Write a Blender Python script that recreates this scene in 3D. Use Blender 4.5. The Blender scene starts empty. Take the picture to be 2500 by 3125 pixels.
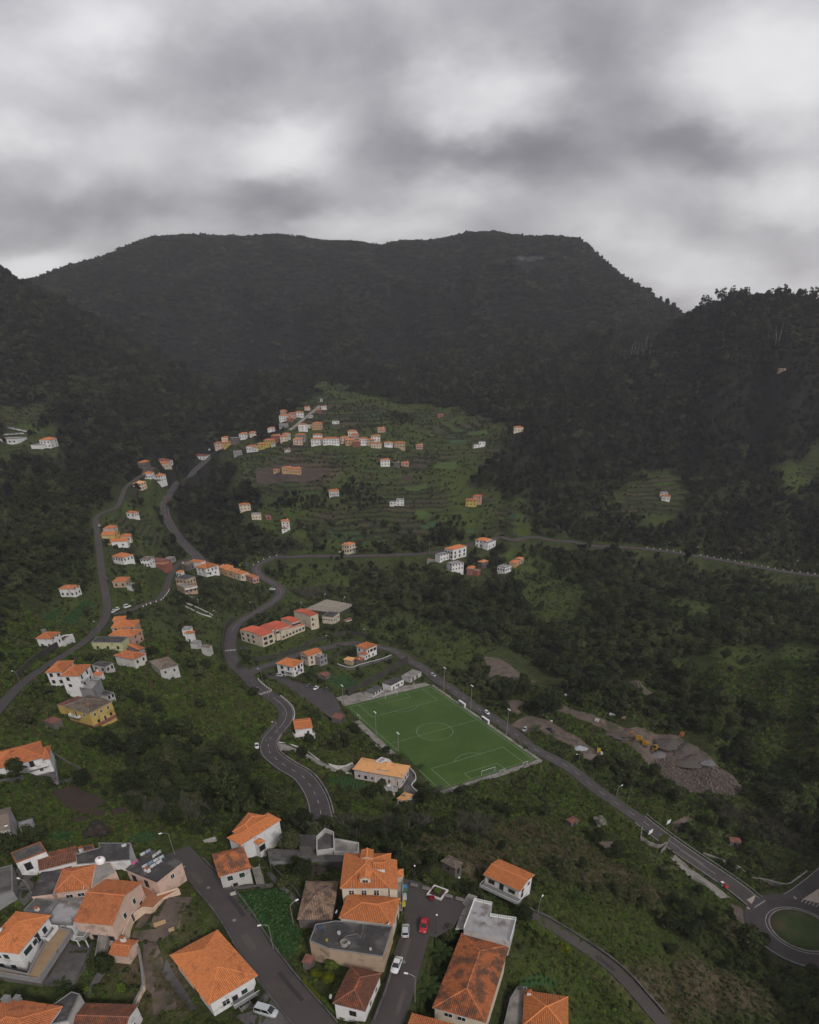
import bpy, bmesh, math, random
import numpy as np
from mathutils import Vector, Matrix
R = math.radians
rnd = random.Random(7)
nr = np.random.default_rng(7)
S = bpy.context.scene
C = S.collection

# ------------------------------------------------------------------ camera
TILT, ROLL, HCAM, FOC, PCX, PCY, IW, IH = 0.687, 0.008, 146.5, 1863.7, 1250.0, 2615.0, 2500.0, 3125.0
cam = bpy.data.cameras.new('camera')
cam_o = bpy.data.objects.new('camera', cam); C.objects.link(cam_o)
CAM_M = Matrix.Rotation(math.pi/2 - TILT, 4, 'X') @ Matrix.Rotation(-ROLL, 4, 'Z')
cam_o.matrix_world = Matrix.Translation((0, 0, HCAM)) @ CAM_M
cam.sensor_fit = 'VERTICAL'; cam.sensor_height = 36; cam.lens = FOC/IH*36
cam.shift_y = (PCY - IH/2)/IH; cam.shift_x = (IW/2 - PCX)/IH
cam.clip_start = 1; cam.clip_end = 20000
S.camera = cam_o

# ------------------------------------------------------------------ sky, sun, exposure
SUN_EL, SUN_AZ = R(36), R(150)          # azimuth measured from +Y towards +X
S.world = bpy.data.worlds.new('World'); S.world.use_nodes = True
wn = S.world.node_tree; wn.nodes.clear()
S.world.cycles.sampling_method = 'MANUAL'; S.world.cycles.sample_map_resolution = 512
def N(tree, t, **k):
    n = tree.nodes.new(t)
    for a, b in k.items():
        if a == 'i':
            for c, d in b.items(): n.inputs[c].default_value = d
        else: setattr(n, a, b)
    return n
def build_sky():
    L = wn.links.new
    out = N(wn, 'ShaderNodeOutputWorld'); bg = N(wn, 'ShaderNodeBackground', i={'Strength': 0.1})
    sky = N(wn, 'ShaderNodeTexSky', sky_type='NISHITA', sun_disc=False, sun_elevation=SUN_EL, sun_rotation=SUN_AZ, altitude=200, air_density=1.4, dust_density=3.0)
    tc = N(wn, 'ShaderNodeTexCoord')
    sep = N(wn, 'ShaderNodeSeparateXYZ'); L(tc.outputs['Generated'], sep.inputs[0])
    # clouds lie on a flat layer: direction / (height + curvature)
    ab = N(wn, 'ShaderNodeMath', operation='MAXIMUM', i={1: 0.0}); L(sep.outputs[2], ab.inputs[0])
    ad = N(wn, 'ShaderNodeMath', operation='ADD', i={1: 0.42}); L(ab.outputs[0], ad.inputs[0])
    dx = N(wn, 'ShaderNodeMath', operation='DIVIDE'); L(sep.outputs[0], dx.inputs[0]); L(ad.outputs[0], dx.inputs[1])
    dy = N(wn, 'ShaderNodeMath', operation='DIVIDE'); L(sep.outputs[1], dy.inputs[0]); L(ad.outputs[0], dy.inputs[1])
    cb = N(wn, 'ShaderNodeCombineXYZ'); L(dx.outputs[0], cb.inputs[0]); L(dy.outputs[0], cb.inputs[1])
    mp = N(wn, 'ShaderNodeMapping', i={'Location': SKY_OFF, 'Rotation': (0, 0, R(25)), 'Scale': (1.5, 1.9, 1)}); L(cb.outputs[0], mp.inputs[0])
    n1 = N(wn, 'ShaderNodeTexNoise', i={'Scale': 1.25, 'Detail': 6.0, 'Roughness': 0.54, 'Distortion': 0.25}); L(mp.outputs[0], n1.inputs['Vector'])
    n2 = N(wn, 'ShaderNodeTexNoise', i={'Scale': 5.0, 'Detail': 4.0, 'Roughness': 0.6}); L(mp.outputs[0], n2.inputs['Vector'])
    wp = N(wn, 'ShaderNodeVectorMath', operation='MULTIPLY_ADD', i={1: (.12, .12, 0)}); L(n2.outputs['Color'], wp.inputs[0]); L(cb.outputs[0], wp.inputs[2])      # ragged edges
    val = n1.outputs['Fac']
    mm = N(wn, 'ShaderNodeMath', operation='MULTIPLY_ADD', i={1: .85, 2: .53-.425}); L(val, mm.inputs[0]); val = mm.outputs[0]
    rm = CAM_M.to_3x3()
    def plane(px, py):
        d = (rm @ Vector(((px*1.4493-PCX)/FOC, -(py*1.4493-PCY)/FOC, -1))).normalized(); q = max(d.z, 0)+.42; return d.x/q, d.y/q
    for px, py, rx, ry, am in CLOUDS:               # thick and thin places of the overcast
        c0, cx1, cy1 = plane(px, py), plane(px+rx, py), plane(px, py-ry); ax = 1/abs(cx1[0]-c0[0]); ay = 1/max(abs(cy1[1]-c0[1]), .02)
        sb = N(wn, 'ShaderNodeVectorMath', operation='MULTIPLY_ADD', i={1: (ax, ay, 0), 2: (-(c0[0]+.06)*ax, -(c0[1]+.06)*ay, 0)}); L(wp.outputs[0], sb.inputs[0]); ln = N(wn, 'ShaderNodeVectorMath', operation='LENGTH'); L(sb.outputs[0], ln.inputs[0])
        mr = N(wn, 'ShaderNodeMapRange', interpolation_type='SMOOTHSTEP', i={1: 0.0, 2: 1.7, 3: am*.23, 4: 0.0}); L(ln.outputs['Value'], mr.inputs[0]); sm = N(wn, 'ShaderNodeMath', operation='ADD'); L(val, sm.inputs[0]); L(mr.outputs[0], sm.inputs[1]); val = sm.outputs[0]
    rp = N(wn, 'ShaderNodeValToRGB'); L(val, rp.inputs[0])
    rp.color_ramp.interpolation = 'B_SPLINE'
    e = rp.color_ramp.elements
    e[0].position = 0.18; e[0].color = (.110, .102, .115, 1)
    e[1].position = 0.82; e[1].color = (.64, .632, .64, 1)
    a = e.new(0.36); a.color = (.180, .170, .186, 1)
    a = e.new(0.50); a.color = (.285, .275, .29, 1)
    a = e.new(0.66); a.color = (.46, .452, .465, 1)
    mix = N(wn, 'ShaderNodeMix', data_type='RGBA', i={0: 0.93})
    sc = N(wn, 'ShaderNodeVectorMath', operation='SCALE', i={3: 10.0}); L(rp.outputs[0], sc.inputs[0])
    L(sky.outputs[0], mix.inputs[6]); L(sc.outputs[0], mix.inputs[7])
    L(mix.outputs[2], bg.inputs[0]); L(bg.outputs[0], out.inputs[0])
SKY_OFF = (18.5, 9.9, 3.5)
CLOUDS = [(150, 70, 160, 90, .7), (20, 290, 100, 70, .7), (610, 315, 110, 70, .8), (1020, 205, 170, 100, 1.2), (940, 400, 120, 50, .6), (800, 485, 150, 45, 1.1), (1580, 130, 250, 180, 1.2), (1640, 420, 170, 70, .9), (60, 575, 150, 45, 1.1), (1500, 600, 200, 60, .8), (1320, 520, 200, 60, .6), (520, 140, 230, 120, -.9), (1290, 110, 130, 90, -.35), (1110, 340, 160, 60, -.8), (830, 330, 110, 70, -.6), (250, 430, 230, 60, -.6), (560, 425, 110, 40, -.9), (1480, 320, 150, 50, -.7), (220, 230, 150, 60, -.4), (800, 60, 120, 70, -.4)]
build_sky()
sun = bpy.data.lights.new('sun', 'SUN'); sun.energy = 1.5; sun.angle = R(12); sun.color = (1.0, 0.97, 0.93)
sun_o = bpy.data.objects.new('sun', sun); C.objects.link(sun_o)
sd = Vector((math.sin(SUN_AZ)*math.cos(SUN_EL), math.cos(SUN_AZ)*math.cos(SUN_EL), math.sin(SUN_EL)))
sun_o.rotation_euler = sd.to_track_quat('Z', 'Y').to_euler(); sun_o.location = (0, 0, 600)
S.view_settings.view_transform = 'Standard'; S.view_settings.look = 'None'
S.view_settings.exposure = 0.52; S.view_settings.gamma = 1; S.view_settings.use_curve_mapping = False
S.cycles.max_bounces = 5; S.cycles.diffuse_bounces = 2; S.cycles.glossy_bounces = 2; S.cycles.transmission_bounces = 2
S.cycles.volume_bounces = 0; S.cycles.caustics_reflective = False; S.cycles.caustics_refractive = False

# ------------------------------------------------------------------ survey helpers: sight lines of the photograph meet the ground
RM = np.array(CAM_M.to_3x3())
def sight(px, py):
    d = RM @ np.array([(px-PCX)/FOC, -(py-PCY)/FOC, -1.0])
    return d
def on_z(px, py, z):
    d = sight(px, py); t = (z-HCAM)/d[2]
    return np.array([d[0]*t, d[1]*t, z])
def on_y(px, py, Y):
    d = sight(px, py); t = Y/d[1]
    return np.array([d[0]*t, Y, HCAM+d[2]*t])
def to_px(p):
    q = RM.T @ (np.array(p, float)-np.array([0, 0, HCAM]))
    return (PCX - q[0]/q[2]*FOC, PCY + q[1]/q[2]*FOC)

# ------------------------------------------------------------------ terrain: surveyed heights, interpolated
# sight line + height above the football pitch
PZ = '''
1331 2234 0; 1072 2157 0; 1327 2099 0; 1640 2325 0; 1356 2410 0; 1200 2268 0; 1480 2320 0; 1180 2330 1
1052 1965 4; 1161 1974 4; 1252 2015 3; 1334 2074 1.5; 1443 2151 0; 1565 2232 -1; 1687 2314 -4; 1809 2397 -8; 1900 2464 -12; 2011 2545 -17; 2141 2638 -21; 2267 2723 -24
2445 2840 -25; 2500 2690 -25; 2300 2820 -25; 2500 3010 -25; 2350 2960 -25
978 1980 5; 809 2033 8; 752 2061 9; 704 1975 8; 733 1897 8; 793 1861 10; 860 1804 12; 780 1734 16; 849 1698 18
804 2109 12; 872 2190 15; 835 2243 18; 817 2290 22; 883 2343 27; 952 2400 32; 978 2469 36; 983 2500 37
900 2100 7; 960 2110 6; 1020 2150 4; 900 2230 13; 960 2270 10; 1060 2300 6; 1030 2360 13; 1100 2380 6; 1200 2400 3; 1150 2450 8; 1060 2450 20
1100 1900 7; 1000 1900 9; 850 1930 9; 1050 1850 8; 1150 1930 4
620 1725 19; 560 1660 24; 506 1576 30; 541 1483 42; 622 1414 56; 642 1389 60; 530 1730 21; 507 1800 22; 446 1845 25; 345 1872 30; 325 1830 32; 314 1768 36; 306 1707 40; 292 1577 50
284 1935 33; 232 1978 36; 145 2029 40; 58 2094 43; 0 2159 45
440 1755 36; 375 1940 33; 480 2040 34; 510 1990 30; 590 1960 22; 640 2020 18; 600 1900 16; 560 1850 17; 230 2090 41; 270 2180 37; 330 2200 33; 140 1810 34; 150 1950 40; 60 2000 45
0 2300 45; 100 2350 43; 200 2330 36; 0 2420 46; 180 2380 36; 400 2250 27; 500 2150 28; 600 2150 24; 690 2130 16; 650 2220 21; 740 2280 22; 600 2300 20; 450 2360 22; 700 2360 22; 640 2450 26; 820 2400 26; 900 2470 33; 500 2450 28
250 2430 35; 330 2500 40; 150 2540 46; 0 2560 50; 450 2550 43; 600 2540 40; 720 2560 42; 780 2590 43; 870 2560 40; 1000 2540 36
60 2640 53; 200 2660 53; 350 2650 53; 480 2640 52; 590 2640 51; 660 2720 50; 560 2720 51; 100 2780 53; 250 2800 51; 430 2760 50; 60 2950 51; 200 2950 48; 330 2950 47; 420 2850 48; 0 3125 48; 250 3110 46; 450 3100 44; 500 2900 47; 640 3000 46; 780 2902 49; 760 3100 45; 939 3091 48; 1043 3125 48
700 2640 49; 850 2750 50; 900 2700 50; 960 2650 48; 1000 2600 44; 1050 2900 50; 1100 3000 49; 1000 3060 48; 1150 2700 49; 1150 2850 50; 1250 2880 50; 1231 2978 50; 1203 3059 49; 1290 2790 50; 1300 2700 48; 1400 2745 46; 1100 2570 36; 1200 2560 30
1350 2650 43; 1450 2640 35; 1380 2560 28; 1300 2500 20; 1400 2450 5; 1260 2480 9; 1500 2560 20; 1550 2600 24; 1540 2700 34; 1620 2720 31; 1480 2760 43; 1500 2850 44; 1480 3000 43; 1400 3100 45; 1600 2950 38; 1620 3100 39; 1637 2803 33; 1759 2876 27; 1880 2959 22; 1983 3076 19; 2030 3125 18; 1700 3050 32; 1800 3120 26; 1750 2950 27
1550 2420 -4; 1650 2400 -6; 1600 2480 2; 1700 2480 -4; 1800 2500 -10; 1750 2580 4; 1700 2660 18; 1850 2600 -6; 1800 2720 14; 1900 2700 3; 2000 2660 -12; 2000 2750 -2; 2100 2720 -18; 2100 2820 -5; 2200 2800 -20; 2200 2900 -10; 2000 2880 8; 2050 3000 4; 2200 3030 -5; 2350 3060 -12; 2450 3120 -14; 2250 3120 0; 2120 3120 8
1930 2420 -12; 2030 2480 -18; 2120 2540 -24; 2250 2600 -27; 2350 2700 -29; 2420 2640 -28; 2480 2560 -24; 2300 2520 -22
1550 2050 -1; 1500 2000 0; 1450 1940 2; 1600 2120 -3; 1700 2200 -5; 1800 2280 -8; 1900 2230 -5; 2000 2250 -7; 2100 2300 -9; 2200 2370 -12; 2050 2340 -10; 1900 2300 -8; 2250 2440 -17; 1800 2160 -2; 1950 2080 8
1311 1688 22; 1222 1692 21; 1100 1696 20; 946 1696 19; 1445 1659 23; 1526 1643 24; 1627 1642 24; 1749 1655 22; 1957 1674 20; 2145 1699 19; 2348 1736 18; 2500 1761 17; 1957 1715 13; 2145 1745 11; 2348 1785 10; 2500 1812 10
1400 1730 17; 1450 1740 14; 1540 1735 16; 1300 1760 10; 1200 1760 8; 1100 1780 9; 1000 1780 12; 900 1790 11; 1650 1750 12; 1600 1850 3; 1450 1830 4; 1300 1840 4; 1200 1850 5; 1750 1850 8; 1700 1950 2; 1900 1900 10; 1850 2000 5
2100 1900 12; 2300 1900 13; 2500 1900 14; 2200 2050 14; 2400 2050 16; 2500 2100 17; 2350 2200 4; 2500 2250 6; 2500 2400 -9; 2400 2350 -8; 2200 2200 4; 2050 2000 10
1060 1668 24; 870 1605 33; 740 1550 41; 700 1620 28; 1000 1560 41; 1250 1620 31; 1350 1560 40; 1440 1530 44; 1215 1535 45; 1020 1510 50; 880 1440 62; 740 1450 58; 1150 1440 62; 1230 1420 64; 1100 1370 75; 1000 1345 80; 860 1350 78; 740 1365 72; 670 1380 64; 1200 1345 80; 1460 1360 76; 1340 1430 62; 1500 1450 60; 1560 1590 36; 1600 1500 52
480 1420 66; 470 1470 58; 420 1460 60; 450 1520 48; 400 1570 46; 400 1640 38; 450 1620 36; 390 1700 37; 250 1650 44; 200 1720 44; 550 1340 78; 650 1330 76
'''
# sight line + ground distance north of the camera
PY = '''
880 1310 800; 900 1270 850; 1000 1250 890; 1080 1200 980; 1040 1160 1080; 1150 1250 880; 1200 1300 820; 1350 1300 820; 1580 1310 760; 1400 1230 900; 1250 1200 990; 1650 1250 800
800 1230 960; 700 1250 940; 600 1270 900; 850 1180 1060; 750 1150 1120; 1040 1087 1260; 900 1000 1440; 1200 1060 1300; 1450 1150 1060; 1600 1130 1010; 1500 1000 1300
0 1000 960; 150 1050 960; 300 1130 960; 450 1200 950; 0 1130 880; 100 1180 850; 300 1250 850; 60 1250 800; 200 1300 770; 30 1340 745; 130 1350 735; 200 1400 690; 350 1350 745; 450 1350 765; 0 1500 560; 100 1500 555; 300 1450 630; 0 1400 650; 0 1650 440; 120 1650 450; 60 1750 370; 0 1900 300; 150 1560 520
300 900 1480; 500 900 1550; 700 900 1580; 1000 880 1620; 1300 870 1600; 1600 850 1500; 1800 900 1420; 600 1020 1380; 800 1060 1330; 1150 950 1480; 1400 950 1430; 1700 1000 1280; 1900 1000 1260; 450 960 1400
2300 950 880; 2100 1010 950; 2480 980 840; 2000 1060 960; 1850 1080 1000; 2200 1100 820; 2400 1100 790; 2000 1180 870; 1800 1180 900; 1650 1200 900; 2300 1220 790; 2500 1220 770; 2100 1290 780; 1900 1300 780; 1750 1330 745; 2000 1400 725; 2250 1350 730; 2450 1350 710; 2500 1480 645; 2300 1480 660; 2100 1500 660; 1900 1480 680; 1750 1450 675; 1650 1400 705; 1800 1560 625; 2020 1520 650; 2050 1600 605; 2250 1620 590; 2450 1650 575; 1700 1580 610; 1950 1600 605
'''
# crest lines (sight line + distance), followed closely, with a rounded back
CREST = ['-100 880 1560; '+'87 874 1620; 203 819 1680; 333 783 1740; 449 732 1800; 478 725 1830; 580 720 1860; 700 720 1880; 760 725 1880; 840 716 1900; 930 725 1880; 1020 736 1860; 1100 743 1850; 1167 754 1840; 1232 739 1840; 1348 735 1830; 1391 725 1820; 1435 714 1810; 1478 714 1800; 1565 723 1780; 1681 728 1740; 1761 732 1720; 1797 761 1690; 1840 801 1650; 1884 840 1600; 1942 877 1540; 2000 920 1480; 2058 957 1420; 2130 995 1380', '2050 1012 1000; 2072 998 1000; 2101 976 985; 2159 950 970; 2217 932 960; 2261 926 950; 2319 921 940; 2406 918 930; 2500 934 910; 2620 944 890', '-100 790 1060; 0 832 1080; 80 875 1090; 145 905 1100; 300 990 1110; 430 1060 1120; 560 1130 1100; 680 1200 1060']
# behind the crests and outside the frame: x y z
PX = '''
-900 2250 230; -300 2350 240; 200 2350 240; 700 2300 230; 1300 2000 160; -1300 1900 200; -1300 1300 300; -900 1250 240; -700 1280 170; -500 1300 150; -380 1300 140; -1000 800 330; -700 500 200; -450 250 110; -350 100 75; -500 -100 80
700 1250 120; 900 1300 120; 1300 1250 180; 1300 800 260; 900 600 180; 700 350 60; 500 150 0; 350 60 -10; 250 -60 20; 0 0 42; -120 20 50; 120 20 38; 0 -150 60; -200 -200 90; 200 -150 40; 500 -100 0; 1700 1700 200; -1900 1500 350; -1800 2500 200; 1900 2500 150; 0 2900 150; 1900 400 350; -1500 200 350
'''
def rows(s): return [tuple(float(c) for c in r.split()) for l in s.strip().splitlines() for r in l.split(';') if r.strip()]
CP = [on_z(*r) for r in rows(PZ)] + [on_y(*r) for r in rows(PY)] + [np.array(r) for r in rows(PX)]
for s_ in CREST:
    r_ = np.array(rows(s_))
    for p in np.arange(r_[0, 0], r_[-1, 0], 26.0):
        q = on_y(p, np.interp(p, r_[:, 0], r_[:, 1]), np.interp(p, r_[:, 0], r_[:, 2])); CP += [q, q+[q[0]*.03, 45, -3], q+[q[0]*.06, 120, -22]]
CP = np.array(CP)
def warp(xy):                      # even out the spacing of the survey: log of the distance
    r = np.hypot(xy[..., 0], xy[..., 1]+120.0); k = np.log(np.maximum(r, 1.0))/np.maximum(r, 1.0)
    return np.stack([xy[..., 0]*k, (xy[..., 1]+120.0)*k], -1)
QW = warp(CP[:, :2]); CC = 0.012
def kern(a, b):
    d2 = (a[:, None, 0]-b[None, :, 0])**2 + (a[:, None, 1]-b[None, :, 1])**2
    return np.sqrt(d2+CC*CC)
n = len(CP)
A = np.zeros((n+3, n+3)); A[:n, :n] = -kern(QW, QW) + np.eye(n)*0.004
A[:n, n:] = np.c_[np.ones(n), QW]; A[n:, :n] = A[:n, n:].T
sol = np.linalg.solve(A, np.r_[CP[:, 2], 0, 0, 0])
def rbf(xy):
    q = warp(xy.reshape(-1, 2)); out = np.empty(len(q))
    for i in range(0, len(q), 20000):
        c = q[i:i+20000]; out[i:i+20000] = -kern(c, QW) @ sol[:n] + sol[n] + c @ sol[n+1:]
    return out.reshape(xy.shape[:-1])
# value noise for relief
_P = nr.random((256, 256))
def vnoise(x, y):
    xi = np.floor(x).astype(int); yi = np.floor(y).astype(int); fx = x-xi; fy = y-yi
    fx = fx*fx*(3-2*fx); fy = fy*fy*(3-2*fy)
    g = lambda a, b: _P[a & 255, b & 255]
    return (g(xi, yi)*(1-fx)+g(xi+1, yi)*fx)*(1-fy)+(g(xi, yi+1)*(1-fx)+g(xi+1, yi+1)*fx)*fy
def fbm(x, y, o=4):
    s = 0; a = .5
    for k in range(o): s = s+a*(vnoise(x*2**k+17.3*k, y*2**k+5.1*k)-.5)*2; a *= .5
    return s
NR_, NC_ = 640, 460
Y0, Y1 = -60.0, 3000.0
gk = 0.0062; g0 = 0.75
tt = np.linspace(0, 1, NR_)
YR = (np.exp(tt*np.log((g0+gk*(Y1-Y0))/g0))*g0-g0)/gk + Y0
HALF = 190 + 0.74*np.maximum(YR-Y0, 0)
ss = np.linspace(-1, 1, NC_); ss = 0.8*ss+0.2*ss**3
GX = HALF[:, None]*ss[None, :]; GY = np.repeat(YR[:, None], NC_, 1)
Z = rbf(np.stack([GX, GY], -1))
def relief(x, y):
    far = np.clip((y-820)/420, 0, 1); side = np.clip((np.abs(x)-260)/250, 0, 1)*np.clip((y-250)/300, 0, 1)
    rid = 1-np.abs(fbm(x/170+y/900, y/620+3.1, 4))*2.4
    return np.clip((y-1130)/220, 0, 1)*(rid-.74)*135*np.clip((1640-y)/340, .02, 1)*np.clip((360-x)/170, .02, 1)*np.clip((x+640)/220, .04, 1) + np.clip((np.abs(x)-190)/150, 0, 1)*np.clip((y-610)/140, 0, 1)*np.clip((880-y)/120, 0, 1)*(.25-np.abs(fbm(x/110+y/260, y/230+8, 3)))*34 + np.maximum(side*.35, far*.5)*np.clip((1750-y)/400, .1, 1)*fbm(x/90, y/90, 3)*9 + fbm(x/28, y/28, 3)*.8*np.clip((y-40)/60, 0, 1)
Z += relief(GX, GY)
def ground(x, y, Zg=None):
    Zg = Z if Zg is None else Zg
    x = np.asarray(x, float); y = np.asarray(y, float)
    r = np.clip(np.log((np.clip(y, Y0, Y1-1)-Y0)*gk/g0+1)/np.log((g0+gk*(Y1-Y0))/g0)*(NR_-1), 0, NR_-1.001)
    i = r.astype(int); f = r-i
    sx = np.clip(x/np.interp(y, YR, HALF), -1, 1)
    c = np.interp(sx, ss, np.arange(NC_)); c = np.clip(c, 0, NC_-1.001); j = c.astype(int); g = c-j
    return (Zg[i, j]*(1-g)+Zg[i, j+1]*g)*(1-f)+(Zg[i+1, j]*(1-g)+Zg[i+1, j+1]*g)*f
_T = np.exp(np.linspace(np.log(45), np.log(2700), 6000))
def G(px, py):                     # where a sight line meets the ground
    d = sight(px, py); t = _T/d[1]
    z = HCAM+d[2]*t; h = z-ground(d[0]*t, _T)
    k = np.argmax(h < 0)
    if h[k] >= 0: k = len(_T)-1
    if k > 0: f = h[k-1]/(h[k-1]-h[k]+1e-9); tq = t[k-1]+(t[k]-t[k-1])*f
    else: tq = t[0]
    return np.array([d[0]*tq, d[1]*tq, HCAM+d[2]*tq])

# ------------------------------------------------------------------ mesh and scene helpers
class MB:
    def __init__(s): s.v = []; s.f = []; s.m = []
    def face(s, pts, m=0):
        k = len(s.v); s.v += [tuple(p) for p in pts]; s.f.append(tuple(range(k, k+len(pts)))); s.m.append(m)
    def box(s, x0, x1, y0, y1, z0, z1, m=0, M=None):
        k = len(s.v)
        p = [(x0, y0, z0), (x1, y0, z0), (x1, y1, z0), (x0, y1, z0), (x0, y0, z1), (x1, y0, z1), (x1, y1, z1), (x0, y1, z1)]
        if M is not None: p = [tuple(M @ Vector(q)) for q in p]
        s.v += p
        for q in ((0, 3, 2, 1), (4, 5, 6, 7), (0, 1, 5, 4), (1, 2, 6, 5), (2, 3, 7, 6), (3, 0, 4, 7)):
            s.f.append(tuple(k+a for a in q)); s.m.append(m)
        return s
    def prism(s, poly, z0, z1, m=0, mt=None):           # vertical prism over a ccw polygon
        k = len(s.v); c = len(poly)
        s.v += [(p[0], p[1], z0) for p in poly]+[(p[0], p[1], z1) for p in poly]
        for a in range(c):
            b = (a+1) % c; s.f.append((k+a, k+b, k+c+b, k+c+a)); s.m.append(m)
        s.f.append(tuple(k+c+a for a in range(c))); s.m.append(m if mt is None else mt)
        s.f.append(tuple(k+a for a in reversed(range(c)))); s.m.append(m)
        return s
    def tube(s, pts, r, seg=6, m=0, cap=True):
        pts = [Vector(p) for p in pts]; rr = r if isinstance(r, (list, tuple)) else [r]*len(pts)
        k = len(s.v); up = Vector((0.13, 0.21, 1)).normalized()
        for i, p in enumerate(pts):
            t = (pts[min(i+1, len(pts)-1)]-pts[max(i-1, 0)]).normalized()
            a = t.cross(up); a = a.normalized() if a.length > .05 else Vector((1, 0, 0)); b = t.cross(a)
            for q in range(seg):
                w = 2*math.pi*q/seg; s.v.append(tuple(p+(a*math.cos(w)+b*math.sin(w))*rr[i]))
        for i in range(len(pts)-1):
            for q in range(seg):
                e = (q+1) % seg; s.f.append((k+i*seg+q, k+i*seg+e, k+(i+1)*seg+e, k+(i+1)*seg+q)); s.m.append(m)
        if cap:
            s.f.append(tuple(k+q for q in reversed(range(seg)))); s.m.append(m)
            e = k+(len(pts)-1)*seg; s.f.append(tuple(e+q for q in range(seg))); s.m.append(m)
        return s
    def lathe(s, prof, seg=12, m=0, c=(0, 0, 0)):
        k = len(s.v)
        for r, z in prof:
            for q in range(seg):
                w = 2*math.pi*q/seg; s.v.append((c[0]+r*math.cos(w), c[1]+r*math.sin(w), c[2]+z))
        for i in range(len(prof)-1):
            for q in range(seg):
                e = (q+1) % seg; s.f.append((k+i*seg+q, k+i*seg+e, k+(i+1)*seg+e, k+(i+1)*seg+q)); s.m.append(m)
        s.f.append(tuple(k+q for q in reversed(range(seg)))); s.m.append(m)
        e = k+(len(prof)-1)*seg; s.f.append(tuple(e+q for q in range(seg))); s.m.append(m)
        return s
    def mesh(s, name, mats, smooth=False):
        me = bpy.data.meshes.new(name); me.from_pydata(s.v, [], s.f)
        for q in (mats if isinstance(mats, (list, tuple)) else [mats]): me.materials.append(q)
        if any(s.m): me.polygons.foreach_set('material_index', s.m)
        if smooth: me.polygons.foreach_set('use_smooth', [True]*len(me.polygons))
        me.update(); return me
    def build(s, name, mats, parent=None, smooth=False):
        return link(name, s.mesh(name, mats, smooth), parent)
def link(name, me, parent=None, M=None):
    o = bpy.data.objects.new(name, me); C.objects.link(o)
    if parent is not None: o.parent = parent
    if M is not None: o.matrix_local = M
    return o
def tag(o, label=None, cat=None, group=None, kind=None):
    for a, b in (('label', label), ('category', cat), ('group', group), ('kind', kind)):
        if b: o[a] = b
    return o
def thing(name, label, cat, loc=(0, 0, 0), rz=0.0, group=None):
    o = bpy.data.objects.new(name, None); C.objects.link(o); o.empty_display_size = .5
    o.location = [float(c) for c in loc]; o.rotation_euler = (0, 0, rz); return tag(o, label, cat, group)
def copy_tree(o, parent=None):
    c = o.copy(); C.objects.link(c); c.parent = parent
    for ch in o.children: copy_tree(ch, c)
    return c

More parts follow.
